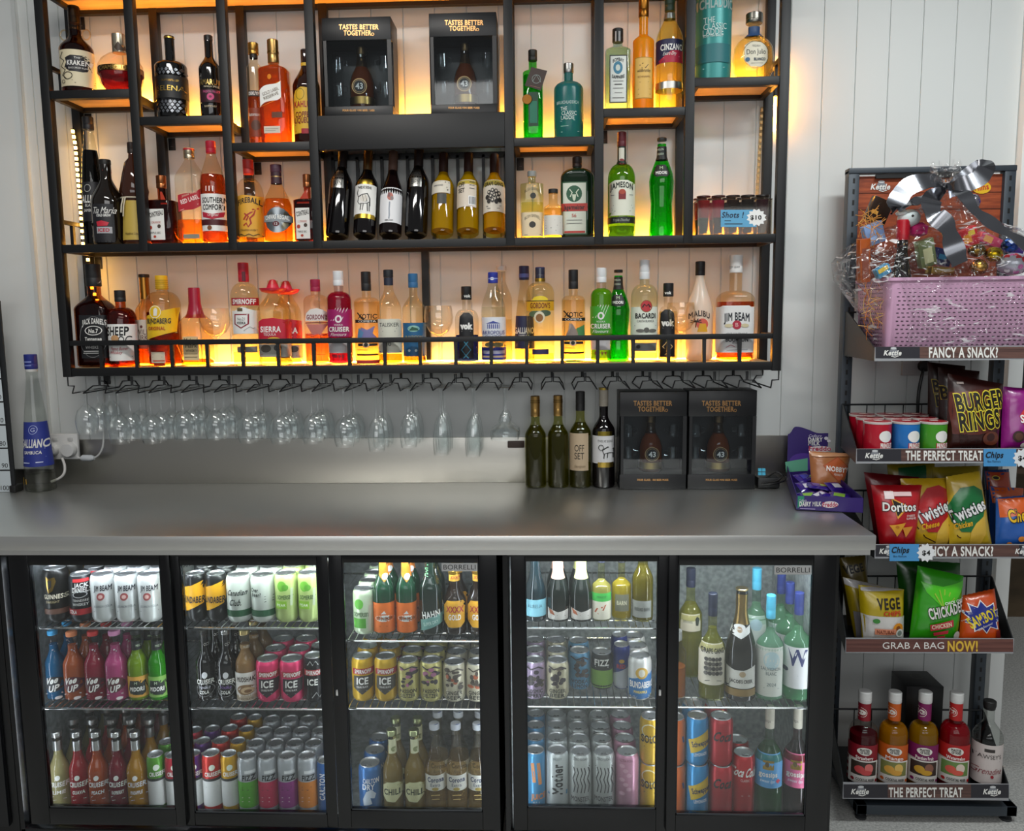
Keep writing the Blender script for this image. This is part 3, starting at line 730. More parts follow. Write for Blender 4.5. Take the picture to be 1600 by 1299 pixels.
B('butterscotch schnapps bottle with gold screw cap at the post end of the third small shelf', 388, 412, 68, T3, 108, 97, 86, 6, 8, '#f6efe0', ('#8a4416', 146), 'm#c0954a', E=[
    ('w', 83, 90, '#171310'), ('t', 'DEKUYPER', 400, 147, 5, W_, {'w': 21, 'b': 1}), ('p', 388, 143, 412, 152, '#1d1a18'), ('t', 'DEKUYPER', 400, 147.5, 5, W_, {'w': 21, 'b': 1}), ('p', 388, 170, 412, 215, '#8c3a20'), ('t', 'Butterscotch', 400, 180, 5, W_, {'w': 22}), ('e', 401, 197, 7, 8, '#5f3c30'), ('s', [(390, 187), (411, 187)], 1, '#d8b080')])
B('square amber whisky bottle with a slanted white label and gold foil top', 407, 454, 63, T3, 112, 101, 100, 8, 8.5, '#fbeed8', ('#b4560e', 104), 'm#b8935a', n=5, d=.75, E=[
    ('p', 408, 136, 441, 162, W_, -14), ('s', [(408, 143), (441, 129)], .8, GOLD), ('s', [(408, 169), (441, 155)], .8, GOLD), ('t', 'GOLD LABEL', 425, 145, 5, '#5a4420', {'w': 29, 'rot': 22}), ('t', 'RESERVE', 426, 152, 4.6, '#5a4420', {'w': 26, 'rot': 22}),
    ('p', 415, 199, 440, 210, '#cfc6b6'), ('s', [(417, 203), (437, 203)], .8, '#7d7468'), ('s', [(417, 206), (433, 206)], .8, '#7d7468'), ('p', 427, 177, 443, 186, '#5f2c0c'), ('e', 423, 122, 3, 4, 'm#b8782a')], capE=[('w', 80, 83, 'm#7d6236')])
B('brown coffee liqueur bottle with arched yellow label and red lettering', 459, 502, 78, T3, 138, 106, 96, 7, 6.5, '!#2a0f06', None, '#1b1110', E=[
    ('w', 96, 101, '#e0b52a'), ('g', [(460, 150), (463, 143), (472, 138), (484, 139), (493, 146), (494, 210), (460, 210)], '#e3b52f'), ('r', 471, 149, 7, 9, 1, '#8a7a1c'), ('t', 'KAHLÚA'.replace('Ú', 'U'), 477, 165, 9, RED, {'w': 34, 'b': 1}),
    ('t', 'COFFEE', 476, 181, 8, '#7d1a1a', {'w': 27, 'b': 1}), ('t', 'LIQUEUR', 476, 190, 8, '#7d1a1a', {'w': 29, 'b': 1}), ('s', [(462, 172), (492, 172)], 1, '#8a5a1c'), ('s', [(463, 197), (492, 197)], .8, '#8a5a1c'), ('p', 474, 203, 494, 211, RED)], k='q')

# --- boxed liqueur sets (black carton with a window)
def gift_box(label, x0, x1, top, zb, Yf, grp, yt, yw0, yw1, yb, side=0):
    a, b = at(x0, yw1, Yf).x, at(x1, yw1, Yf).x; H = at((x0 + x1) / 2, top, Yf).z - zb; c = (a + b) / 2; dp = .105
    org = Vector((c, Yf + dp / 2, zb)); r = root('gift_box', label, 'boxed set', org, grp); h = (b - a) / 2
    z = lambda y: at((x0 + x1) / 2, y, Yf).z - zb
    y0, y1 = -dp / 2, dp / 2; z1, z0 = z(yw0), z(yw1); BX = paint('#0d0e11', .4)
    m = MB().box(-h, h, y0, y1, z1, H, BX, .0015).box(-h, h, y0, y1, 0, z0, BX, .0015).box(-h, h, y1 - .003, y1, z0, z1, BX).box(-h, -h + .003, y0, y1, z0, z1, BX).box(h - .003, h, y0 + .03, y1, z0, z1, BX)
    m.box(-h, -h + .012, y0, y0 + .002, z0, z1, BX).box(h - .012, h, y0, y0 + .002, z0, z1, BX)
    sf = Flat(Yf - .0005, org); G = 'm#b98d5c'; cx = (x0 + x1) / 2; k = (x1 - x0) / 108
    decor(m, sf, [('t', 'TASTES BETTER', cx, yt - 4.5 * k, 7.5 * k, G, {'w': 62 * k, 'b': 1}), ('t', 'TOGETHER', cx - 2, yt + 5 * k, 7.5 * k, G, {'w': 43 * k, 'b': 1}), ('r', cx + 22 * k, yt + 7 * k, 2.4 * k, 2.4 * k, .8, G),
                  ('t', 'FOUR GLASS MINI BEER MUGS', cx, yb, 3 * k, G, {'w': 50 * k, 'b': 1})])
    m.build('carton', r)
    MB().box(-h + .008, h - .006, y0 + .003, y0 + .0042, z0, z1, glass('#e8ecee', 1)).build('window_film', r)
    hw = h * .36; zz = (z1 - z0)
    pr = [(hw * .8, z0), (hw, z0 + .006), (hw, z0 + zz * .42), (hw * .82, z0 + zz * .55), (hw * .5, z0 + zz * .66), (hw * .36, z0 + zz * .78), (hw * .36, z0 + zz * .9)]
    yc = .004; m = MB().lathe(pr, glass('#e8d0a8', 1), 24, c=(0, yc, 0)).lathe([(q[0] * .92, q[1] + .001) for q in pr[:5]], liquid('#a8641a', .6), 20, c=(0, yc, 0)); b_ = m.build('liqueur_bottle', r)
    MB().lathe([(hw * .4, z0 + zz * .86), (hw * .42, z0 + zz * .87), (hw * .42, z0 + zz * .97), (hw * .3, z0 + zz * .98)], 'm#6d5a40', 18, c=(0, yc, 0)).build('stopper', b_)
    lz = z0 + zz * .33; q = []
    m = MB(); m.lathe([(hw * 1.03, z0 + .012), (hw * 1.03, z0 + zz * .18)], 'm#b89a5c', 26, c=(0, yc, 0), close0=False, close1=False)
    for rr, cc, e in ((hw * .62, 'm#b08f62', .0), (hw * .55, '#101012', .0006), (hw * .48, 'm#b08f62', .001), (hw * .45, '#101012', .0014)):
        m.add([(rr * math.cos(t), yc - hw - .002 - e, lz + rr * math.sin(t)) for t in [i * math.pi / 12 for i in range(24)]], [tuple(range(24))], cc)
    vs, fs = text_geo('43', 1); xs = [v[0] for v in vs]; sc = hw * .6 / (max(xs) - min(xs))
    m.add([((v[0] - (max(xs) + min(xs)) / 2) * sc, yc - hw - .0042, lz + (v[1] - GL['cap'] / 2) * sc) for v in vs], fs, W_); m.build('bottle_label', b_)
    for sx in (-1, 1):
        for zz_ in (.62, .22):
            gx = sx * h * .68; gz = z0 + zz * zz_; R = h * .155; gh = zz * .2
            m = MB().lathe([(R * 1.05, gz), (R, gz + gh), (R * .9, gz + gh), (R * .9, gz + gh * .15), (.0005, gz + gh * .12)], glass('#f4f6f6', 2.2, .25), 14, c=(gx, .0, 0), close1=False)
            m.tube([(gx + sx * R * -.9, -.003, gz + gh * .8), (gx - sx * R * 1.7, -.003, gz + gh * .7), (gx - sx * R * 1.7, -.003, gz + gh * .35), (gx - sx * R * .95, -.003, gz + gh * .25)], .0022, glass('#f4f6f6', 1.3, .35), 6)
            m.build('mug', r)
    return r
BG = 'black boxed liqueur sets'
gift_box('black boxed liqueur set on the black box shelf, beside the coffee liqueur', 507, 614, 27, T4[0], -.150, BG, 47, 63, 166, 173)
gift_box('black boxed liqueur set on the black box shelf, beside the green absinthe bottle', 673, 777, 20, T4[0], -.150, BG, 40, 57, 163, 169)
gift_box('black boxed liqueur set on the counter, touching the dark red wine bottle', 968, 1072, 613, CT, -.125, BG, 635, 651, 742, 750.5)
gift_box('black boxed liqueur set on the counter, beside the coiled cable and black gadget', 1074.5, 1180, 611, CT, -.125, BG, 635, 651, 742, 750.5)

def hangtag(r, X0, Y, zb, s, zf, pr):
    m = MB(); o = Vector((X0, Y, zb)); f = Flat(Y - .034, o)
    c = [(830, 105), (855, 111), (845, 142), (820, 134)]
    A = [at(x, y, Y - .034) - o for x, y in c]; m.hexa([p + Vector((0, .0012, 0)) for p in A], A, '#35221c')
    decor(m, f, [('r', 838, 124, 7, 7, .8, '#7d8a86'), ('s', [(832, 128), (838, 118), (845, 129)], .9, '#7d8a86'), ('s', [(828, 134), (844, 138)], .7, '#8a5a4a')], e0=.0006)
    m.build('hang_tag', r)
    MB().lathe([(.0005, 0), (7 * s, 0), (7.6 * s, .001), (7 * s, .002), (.0005, .002)], 'm#7a5226', 16).build('medallion', r, loc=(-9 * s, -.033, zf(160))).rotation_euler = (math.pi / 2, 0, 0)
B('green absinthe bottle with a tilted dark hang tag', 817, 849, 79, T5, 116, 108, 96, 6.5, 7, '#8fe08a', ('#0fae22', 120, .35), '#151a17', n=3.5, E=[
    ('p', 826, 146, 841, 199, '#0d3b22'), ('p', 828, 160, 839, 194, '#0e6d52')], extra=hangtag)
B('matte teal whisky bottle with white lettering and silver cap', 865, 912, 100, T5, 142, 129, 115, 7, 8, '~#2f7d80', None, 'm#9a9a98', k='r', E=[
    ('t', 'BRUICHLADDICH', 887, 162, 4.6, '#bcd8d4', {'w': 37}), ('t', 'THE', 881, 172, 6, '#d6e8e4', {'w': 11}), ('t', 'CLASSIC', 889, 179, 6, '#d6e8e4', {'w': 25}), ('t', 'LADDIE', 887, 186, 6, '#d6e8e4', {'w': 22}), ('s', [(876, 191), (898, 190)], .7, '#9cc8c2'), ('s', [(877, 199), (888, 199)], .7, '#9cc8c2'), ('s', [(877, 208), (904, 207)], .7, '#9cc8c2')])
B('pale blue square gin bottle with framed white label', 945, 985, 46, T6, 82, 72, 67, 7.5, 8.5, '#cfe8ea', ('#dcecc8', 78, .08), '#151515', n=6, d=.8, E=[
    ('p', 952, 88, 979, 163, '#26302f'), ('p', 953.5, 90, 977.5, 161, '#dfe3dc'), ('t', 'BOMBAY', 965.5, 98, 5, '#1c2a2c', {'w': 18, 'arc': 3, 'b': 1}), ('e', 965, 108, 7, 10, '#3f7f9a'), ('e', 965, 108, 3.4, 5, '#c9d4cc'), ('t', 'SAPPHIRE', 965.5, 121, 5, '#1c2a2c', {'w': 20, 'arc': -2, 'b': 1}),
    ('s', [(958, 129), (973, 129)], .8, '#666'), ('s', [(960, 134), (971, 134)], 1.4, '#444'), ('s', [(958, 140), (973, 140)], .8, '#777'), ('s', [(960, 147), (971, 147)], .7, '#777'), ('s', [(957, 155), (974, 155)], .8, '#555')], capE=[('p', 961, 50, 963, 66, '#bbb'), ('p', 966, 50, 969, 66, '#999')])
B('opaque yellow fruit schnapps bottle with plain tan label', 988, 1022, -4, T6, 66, 56, 28, 7, 8, '~#f0a81c', None, 'm#8a5a22', E=[
    ('p', 992, 91, 1019, 156, '#b8861e'), ('p', 993, 92.5, 1018, 154.5, '#e2b760'), ('s', [(999, 104), (1004, 101), (1012, 103), (1008, 108), (1002, 108)], 1.6, '#574016'), ('t', 'wildbrumby', 1005.5, 112, 5, '#4a3714', {'w': 22}), ('t', 'SCHNAPPS', 1005.5, 122, 3, '#8a5a1c', {'w': 20}), ('s', [(999, 130), (1013, 130)], .8, '#b08a3c'), ('s', [(997, 141), (1015, 141)], .7, '#8a6a2c'), ('s', [(997, 149), (1015, 149)], 1, '#a8842c')], k='q')
B('vermouth bottle with navy and red slanted label, silver band below', 1024, 1067, -10, T6, 64, 28, 19, 8, 8, '#f7f3d4', ('#efe39a', 36, .1), '#16301f', k='q', E=[
    ('w', 18, 27, 'm#b9bcb8'), ('p', 1024, 63, 1067, 100, '#1b1c44'), ('g', [(1024, 100), (1047, 82), (1067, 80), (1067, 100)], '#b01a3c'), ('t', 'CINZANO', 1049, 76, 9, W_, {'w': 37, 'b': 1}), ('t', 'Extra Dry', 1046, 86, 5, W_, {'w': 22, 'sh': .3}), ('s', [(1036, 92), (1060, 91)], .8, '#e8a0b0'), ('w', 129, 140, 'm#bdbdb8')])
m = root('metal_tin', 'tall teal cylindrical whisky tin beside the squat tequila bottle', 'tin', (0, 0, 0))
def tin():
    X0 = at(1114.5, 80, -.105).x; zb = T7[0]; s = (at(1115, 80, -.105) - at(1114, 80, -.105)).x; R = 27.5 * s; H = ZT - zb - .004
    m.location = (X0, -.105, zb); q = MB().lathe([(R, 0), (R, H * .97)], paint('#2f8784', .35, .2), 32)
    decor(q, Lathe(X0, -.105, zb, [(R, 0), (R, H)]), [('t', 'BRUICHLADDICH', 1112, 8, 14, '#9ab0ac', {'w': 88, 'b': 1}), ('t', 'THE', 1107, 34, 9, '#c9dcd8', {'w': 18}), ('t', 'CLASSIC', 1116, 44, 9, '#c9dcd8', {'w': 38}), ('t', 'LADDIE', 1113, 53, 9, '#c9dcd8', {'w': 33}), ('t', 'SCOTTISH BARLEY', 1113, 59, 3, '#dfe8e4', {'w': 32}), ('p', 1090, 71, 1139, 100, '#256d72'), ('s', [(1098, 109), (1130, 108)], .8, '#9cc8c2')])
    q.build('tin_body', m); MB().lathe([(R * 1.01, H * .97), (R * 1.01, H), (R * .9, H)], SILVER, 28).build('lid', m)
tin()
B('squat round tequila bottle with white label and grey stopper', 1145, 1210, 22, T7, cp=38, cr=13, gl='#f6f3df', liq=('#efe7b4', 62, .1), cap='m#7d7a72', prof=[(20, 119), (25, 118), (31, 108), (33, 92), (31, 76), (25, 66), (15, 59), (9, 55), (9, 36)], d=.62, E=[
    ('w', 39, 55, '#2c4c78'), ('g', [(1163, 72), (1172, 66), (1190, 68), (1198, 78), (1198, 96), (1189, 107), (1172, 106), (1162, 96)], '#e2dcc6'), ('r', 1180, 87, 20, 22, 1, 'm#a89a68'), ('t', 'Don Julio', 1180, 83, 8, '#262a2c', {'w': 32}), ('t', 'TEQUILA', 1180, 74, 3, '#5a5a54', {'w': 14}), ('e', 1167, 95, 3.4, 3.4, '#4a6c8c'), ('t', 'BLANCO', 1185, 95, 4, '#3a4a5c', {'w': 19, 'b': 1}), ('s', [(1172, 101), (1190, 101)], .7, '#888')])

# --- middle shelf
B('tall tapering black sambuca bottle with clear neck', 126, 162, 183, SM, cp=203, cr=8, gl='#e9ebea', liq=('#0c0b0a', 236, .9), cap='#17171a', prof=[(17, 382), (18, 379), (17.5, 340), (15.5, 290), (12, 245), (9, 225), (7.5, 210), (7.5, 200)], Y=-.085, E=[
    ('p', 131, 285, 158, 347, '#17171c'), ('r', 139, 295, 5, 6, .8, '#b8b8b4'), ('t', 'GALLIANO', 144, 312, 11, W_, {'w': 40, 'b': 1}), ('t', 'BLACK', 144, 322, 4.5, W_, {'w': 16}), ('t', 'SAMBUCA', 144, 330, 4.5, W_, {'w': 20}), ('s', [(131, 340), (158, 342)], .8, '#aaa')])
B('dark brown coffee liqueur bottle with white script and red emblem', 146, 195, 250, SM, 318, 280, 258, 8.5, 8.5, '!#17100a', None, '#141210', E=[
    ('s', [(157, 265), (168, 268), (171, 262)], 1.5, '#b03030'), ('p', 149, 320, 180, 380, '#1b1b20'), ('t', 'Tia Maria', 166, 330, 10, W_, {'w': 36, 'sh': .25}), ('t', 'COLD BREW', 166, 338, 3.6, W_, {'w': 22, 'b': 1}), ('t', 'COFFEE LIQUEUR', 166, 358, 4, '#ddd', {'w': 20}), ('g', [(156, 348), (164, 346), (174, 349), (172, 354), (158, 355)], '#c0283a'), ('p', 157, 356, 178, 366, '#a8a8ac'), ('t', 'ICED', 167, 361, 5, '#b02030', {'w': 17, 'b': 1})], k='q')
def cord_(r, X0, Y, zb, s, zf, pr):
    m = MB(); R = Lathe(X0, Y, zb, pr).R(zf(311)) + .001
    m.tube([(R * math.cos(a), R * math.sin(a), zf(311)) for a in [i * math.pi / 10 for i in range(20)]], .0022, paint('#d8cfb8', .8), 6, True)
    for dx, l in ((-8, 24), (-5, 30)): m.tube([((dx) * s, -R, zf(311)), ((dx - 2) * s, -R - .006, zf(311 + l * .5)), ((dx - 4) * s, -R - .004, zf(311 + l))], .002, paint('#d8cfb8', .8), 6)
    m.build('rope_belt', r)
B('brown monk-shaped hazelnut liqueur bottle with cream rope belt', 187, 233, 223, SM, cp=240, cr=6, gl='!#3a1a0a', liq=None, cap='#1f120c', prof=[(20, 382), (22, 378), (20, 350), (18, 315), (20, 309), (22, 300), (17, 275), (12, 255), (6, 248), (5, 238)], Y=-.08, E=[
    ('p', 193, 314, 232, 376, '#c2a64a'), ('s', [(196, 322), (228, 322)], .7, '#6a5a2a'), ('s', [(196, 328), (228, 328)], .7, '#6a5a2a'), ('s', [(196, 334), (228, 334)], .7, '#6a5a2a'), ('s', [(196, 342), (228, 342)], .7, '#6a5a2a'), ('t', 'Hazelnut Liqueur', 212, 366, 4, '#4a3a18', {'w': 26})], extra=cord_)
CO = [('p', 0, 0, 1, 1, W_)]
def orange_liq(label, x, top, wd=50):
    f = wd / 50; X = lambda a: x + a * f
    return B(label, x, x + wd, top, SM, top + 42, top + 36, top + 20, 6.5 * f, 7.5 * f, '#d89060', ('#401608', top + 40, .5), 'm#a86a42', n=5, d=.9, E=[
        ('p', X(3), top + 53, X(30), top + 101, W_), ('t', 'COINTREAU', X(16), top + 61, 7, '#2a2320', {'w': 26 * f, 'rot': 12, 'b': 1}), ('t', 'L ORANGE', X(16), top + 74, 3.4, '#b5402c', {'w': 18 * f}), ('e', X(9), top + 82, 2.6, 3, '#b5402c'), ('e', X(22), top + 80, 2.6, 3, '#4a3a30'), ('t', 'TRIPLE SEC', X(16), top + 90, 3, '#55504c', {'w': 19 * f}), ('e', X(16), top + 96, 2, 2, '#b5402c'), ('p', X(17), top + 24, X(20), top + 46, '#b03a24')])
orange_liq('square orange liqueur bottle with copper cap between the monk-shaped bottle and slanted red label', 231, 275, 50)
orange_liq('square orange liqueur bottle with copper cap beside the dark wine bottles', 462, 273, 40)
B('clear whisky bottle with slanted red label, half empty', 279, 322, 232, SM, 282, 250, 249, 7, 8, '#fbf6ec', ('#e08a1c', 345, .25), 'm#c8bba0', n=4.5, d=.8, k='q', E=[
    ('p', 281, 300, 316, 326, '#b3202e', -13), ('t', 'RED LABEL', 299, 313, 6.5, '#f0d8d4', {'w': 31, 'rot': 19, 'b': 1}), ('t', 'Johnnie Walker', 299, 304, 3.4, '#e8c8b0', {'w': 27, 'rot': 19, 'sh': .3}), ('s', [(285, 330), (312, 320)], 1, '#e8a8a0'), ('p', 290, 367, 314, 374, '#8d8a7c')], capE=[('w', 232.5, 235, '#b3202e')])
B('bourbon liqueur bottle with red cap and white over maroon label', 315, 355, 221, SM, 289, 241, 240, 7, 7.5, '#faf0e0', ('#b4480c', 274, .4), '#b01630', k='q', E=[
    ('p', 316, 304, 355, 362, W_), ('t', 'SOUTHERN', 335, 314, 8, K, {'w': 36, 'b': 1}), ('t', 'COMFORT', 335, 325, 8, K, {'w': 33, 'b': 1}), ('p', 316, 344, 355, 353, '#4a1218'), ('g', [(319, 332), (335, 336), (349, 332), (348, 340), (335, 344), (320, 340)], '#b3243a'), ('t', 'Original', 335, 337, 3.6, W_, {'w': 16, 'sh': .2}), ('e', 331, 357, 3.4, 3.6, '#7d4a28'), ('s', [(325, 300), (325, 292)], 1.4, W_), ('s', [(330, 300), (330, 292)], 1.4, W_), ('s', [(335, 300), (335, 292)], 1.4, W_)])
def lbl_fire(): return [('g', [(372, 308), (381, 306), (404, 308), (411, 306), (411, 371), (404, 373), (381, 371), (372, 373)], '#dfa535'), ('t', 'FIREBALL', 391, 319, 8, '#2a1a10', {'w': 36, 'arc': 5, 'b': 1}),
    ('s', [(384, 345), (388, 338), (394, 334), (400, 330), (398, 337), (393, 343), (395, 350), (391, 356), (388, 350), (384, 354)], 2.6, '#a8301a'), ('s', [(385, 335), (391, 340), (388, 346)], 2.4, '#a8301a'), ('s', [(396, 329), (404, 327)], 2, '#a8301a'), ('t', 'CINNAMON WHISKY', 391, 361, 3, '#5a3a1c', {'w': 27}), ('s', [(374, 370), (380, 367), (386, 370), (392, 367), (398, 370), (404, 367), (410, 370)], 1.2, '#2a1a10')]
B('cinnamon whisky bottle with ragged yellow label and red dragon figure', 370, 414, 250, SM, 312, 280, 273, 7, 8, '#fcf4e4', ('#c98a2a', 372, .3), '#b32a22', k='r', E=lbl_fire())
B('blended whisky bottle with round silver label and brown foil neck', 412, 458, 258, SM, 326, 287, 270, 8, 8.5, '#fbeed6', ('#cf7a14', 312, .3), '#4a2a3a', k='q', E=[
    ('w', 268, 286, '#3a1d28'), ('w', 274, 276, 'm#b89a6a'), ('e', 435, 345, 18, 20, 'm#9aa0a4'), ('p', 414, 338, 456, 348, '#8d9498'), ('t', 'CHIVAS REGAL', 434, 342, 6.4, W_, {'w': 37, 'arc': 2, 'b': 1}), ('e', 434, 351, 5, 4, '#5a1a24'), ('t', '12', 434, 351, 4, W_), ('s', [(420, 357), (449, 357)], .9, '#555a5e')])

# --- seven wine bottles leaning back in the cradle
def cradle_wine(label, xb, xt, top, glass_, cap, E_, liq=None, shy=0):
    Y = -.125; zb = SM[0]; tilt = math.radians(15)
    P0 = at(xb, 376, Y); s = (at(xb + 1, 376, Y) - at(xb, 376, Y)).x; R = 17.6 * s; H = (at(xt, top, -.06).z - zb) / math.cos(tilt) - .004
    r = root('wine_bottle', label, 'bottle', (P0.x, Y, zb + .012), 'wine bottles leaning in the cradle')
    r.rotation_euler = (-tilt, math.radians((xt - xb - 3) * .25), 0)
    kk = 1 if shy == 0 else 0
    pr = [(R * .35, .012), (R * .8, .0), (R * .96, .004), (R, .012), (R, H * .58)] + ([(ease(R, 7 * s, 's', t / 7), H * (.58 + .20 * t / 7)) for t in range(1, 8)] if kk else [(ease(R, 7 * s, 's', t / 7), H * (.46 + .34 * t / 7)) for t in range(1, 8)]) + [(6.6 * s, H * .97)]
    if not kk: pr[4] = (R, H * .46)
    MB().lathe(pr, P(glass_) if glass_[0] == '!' else glass(glass_), 28).build('bottle_glass', r)
    if liq: MB().lathe([(q[0] * .92, max(q[1], .014)) for q in pr[2:-1]], liquid(liq, .75), 24).build('liquid', r)
    MB().lathe([(7.4 * s, H * .76), (7.4 * s, H * .985), (7.0 * s, H), (3 * s, H)], cap, 18).build('capsule', r)
    class Loc(Lathe):                       # measured by bottle height fraction instead of picture rows
        def z(self, x, y): return y * H
        def t(self, x, y):
            RR = self.R(y * H); q = x * R / RR; return math.asin(max(-1, min(1, q))) if abs(q) < 1 else math.copysign(math.pi / 2 + min(1.2, abs(q) - 1), q)
        def pos(self, t, y, e):
            RR = self.R(y * H) + e; return Vector((RR * math.sin(t), -RR * math.cos(t), y * H))
    if E_:
        m = MB(); sf = Loc(0, 0, 0, pr); e = .0004
        for el in E_:
            if el[0] == 'p':
                _, x0, y0, x1, y1, c = el; t0, t1 = sf.t(x0, y0), sf.t(x1, y0); m.grid(lambda u, v: sf.pos(t0 + (t1 - t0) * u, y0 + (y1 - y0) * v, e), 12, 5, c)
            elif el[0] == 't':
                _, tx, cx, cyy, h, c, wd = el; vs, fs = text_geo(tx, 1); xs = [v[0] for v in vs]; a, b = min(xs), max(xs)
                m.add([sf.pos(sf.t(cx + (v[0] - (a + b) / 2) / (b - a) * wd, cyy), cyy + (v[1] / GL['cap'] - .5) * h, e) for v in vs], fs, c)
            elif el[0] == 's':
                _, pts, wd, c = el; L = []
                for q, (x, y) in enumerate(pts):
                    a = pts[max(0, q - 1)]; b = pts[min(len(pts) - 1, q + 1)]; dx, dy = (b[0] - a[0]) * R, (b[1] - a[1]) * H; l = math.hypot(dx, dy) or 1
                    L.append(((x - dy / l * wd / 2, y + dx / l * wd / 2 * R / H), (x + dy / l * wd / 2, y - dx / l * wd / 2 * R / H)))
                vs = [sf.pos(sf.t(*p), p[1], e) for k_ in L for p in k_]; m.add(vs, [(2 * i, 2 * i + 1, 2 * i + 3, 2 * i + 2) for i in range(len(pts) - 1)], c)
            elif el[0] == 'e':
                _, cx, cyy, rx, ry, c = el; vs = [sf.pos(sf.t(cx, cyy), cyy, e)] + [sf.pos(sf.t(cx + rx * math.cos(a), cyy), cyy + ry * math.sin(a), e) for a in [i * math.pi / 8 for i in range(16)]]
                m.add(vs, [(0, 1 + i, 1 + (i + 1) % 16) for i in range(16)], c)
            e += .00015
        m.build('label', r)
    return r
def silver_lbl(): return [('p', -.58, .50, .46, .71, 'm#9c9c98'), ('t', 'ROUND', -.06, .66, .045, '#2a2a2a', .8), ('t', 'BARN', -.06, .55, .05, '#2a2a2a', .7), ('s', [(-.5, .61), (.38, .61)], .06, '#2a2a2a')]
def ox(c='#2c2c2c'): return [('s', [(-.42, .42), (-.1, .44), (.3, .45), (.5, .40), (.52, .31)], .09, c), ('s', [(-.42, .42), (-.52, .36), (-.36, .33), (-.1, .335), (.3, .34), (.5, .36)], .06, c), ('s', [(-.2, .34), (-.26, .26)], .07, c), ('s', [(0, .34), (-.06, .26)], .06, c), ('s', [(.32, .34), (.36, .25)], .07, c), ('s', [(.48, .36), (.5, .25)], .06, c), ('s', [(-.46, .41), (-.58, .46), (-.5, .50)], .05, c), ('e', .05, .395, .3, .04, '#d9d3c8'), ('s', [(-.1, .43), (.02, .36), (.15, .43), (.28, .36)], .05, c)]
WR = [('dark red wine bottle with small silver label, at the post end of the cradle', 527, 540, 234, '!#070506', '#1a1010', silver_lbl(), None, 0),
      ('red wine bottle with white ox label and gold bands, in the cradle', 569.5, 578, 240, '!#0a0608', 'm#b99a6e', [('p', -.95, .20, .95, .56, W_), ('p', -.72, .56, .66, .62, 'm#b5963c'), ('p', -.95, .17, .95, .21, 'm#b5963c'), ('p', -.8, .20, .9, .22, 'm#b5963c'), ('t', 'TWELVE SIGNS', 0, .52, .028, '#4a4a48', 1.2)] + ox(), None, 0),
      ('sloping-shouldered red wine bottle with big white flower label', 610, 617.5, 242, '!#120909', '#5a4238', [('p', -.97, .12, .97, .53, '#e4e4e6'), ('s', [(.02, .36), (0, .28), (.03, .20), (0, .16)], .12, '#8d95a0'), ('e', .05, .42, .26, .045, '#b5685a'), ('e', -.06, .44, .12, .03, '#7d4a4a'), ('e', .2, .40, .14, .025, '#8a7a78'), ('t', 'HEIRLOOM', 0, .145, .014, '#666', .7)], None, 1),
      ('dark red wine bottle with small silver label, beside the yellow wines', 650, 658, 232, '!#070506', '#1a1010', silver_lbl(), None, 0),
      ('white wine bottle with half-wrapped cream label and eagle mark', 691, 696, 245, '#f0e8a0', '#2a120c', [('p', -.95, .47, .72, .62, '#d9d2c2'), ('s', [(.3, .60), (.45, .53), (.6, .60), (.5, .50)], .12, '#3a3a38'), ('t', 'OPEN RANGE', -.3, .56, .018, '#666', .8), ('p', -.38, .34, .42, .46, '#3a3c38')], '#d8b424', 0),
      ('white wine bottle with tall cream label and barcode', 731, 735, 245, '#f0e8a0', '#2a120c', [('p', -.97, .30, .78, .63, '#d5c9b8'), ('t', 'OFF', -.5, .57, .05, '#3a332c', .55), ('t', 'SET', -.5, .50, .05, '#3a332c', .55), ('p', .12, .32, .68, .43, '#efefef')] + [('s', [(.2 + .09 * i, .33), (.2 + .09 * i, .42)], .045, '#222') for i in range(6)] + [('s', [(.2, .6), (.6, .6)], .06, '#555'), ('s', [(.2, .56), (.6, .56)], .06, '#555'), ('s', [(.2, .52), (.6, .52)], .06, '#555')], '#d0b01c', 0),
      ('white wine bottle with black gang drawing on its label, last in the cradle', 772.5, 775, 247, '#f0e8a0', '#2a120c', [('p', -.97, .24, .97, .64, '#d9d0c0'), ('t', 'GRAPE GANG', 0, .585, .045, '#1d1b1a', 1.6)] + [('e', x, y, .16, .03, '#2a2725') for x, y in ((-.4, .48), (-.1, .5), (.2, .49), (.45, .46), (-.55, .42), (-.25, .43), (.05, .44), (.35, .41), (-.4, .37), (-.1, .38), (.22, .36), (.5, .38))] + [('e', x, y, .07, .014, '#d9d0c0') for x, y in ((-.4, .48), (-.1, .5), (.2, .49), (.45, .46), (-.25, .43), (.05, .44), (.35, .41), (-.1, .38))] + [('s', [(-.6, .31), (.6, .31)], .05, '#555'), ('s', [(-.5, .28), (.5, .28)], .05, '#555')], '#e0b420', 0)]
for a in WR: cradle_wine(*a)

B('clear sugar-syrup style liqueur bottle with greenish tint and two clear labels', 813, 850, 268, SM, 290, 285, 277, 6, 7, '#eef4da', ('#ddd98a', 318, .1), '#8f9390', n=5, d=.85, E=[
    ('t', 'BUSH BARREL', 832, 301, 4.6, '#3f4234', {'w': 26, 'arc': 5}), ('e', 833, 307, 4.4, 4.6, '#2c2e28'), ('p', 815, 333, 848, 370, '#e6d2ac'), ('t', 'BUSH BARREL', 832, 343, 4.6, '#4a4232', {'w': 26, 'arc': 5}), ('e', 832, 352, 5, 5, '#33302a'), ('s', [(820, 368), (845, 368)], .8, '#555')])
B('small sample bottle of pale syrup with black cap and white printed sticker', 849, 880, 296, SM, 326, 318, 303, 7, 7.5, '#faf2d8', ('#ecd48a', 327, .2), '#151515', Y=-.135, E=[('p', 850, 337, 879, 368, '#dedad0')] + [('s', [(853, 341 + 4 * i), (853 + w_, 341 + 4 * i)], .8, '#77736a') for i, w_ in enumerate((20, 14, 22, 18, 9, 16))])
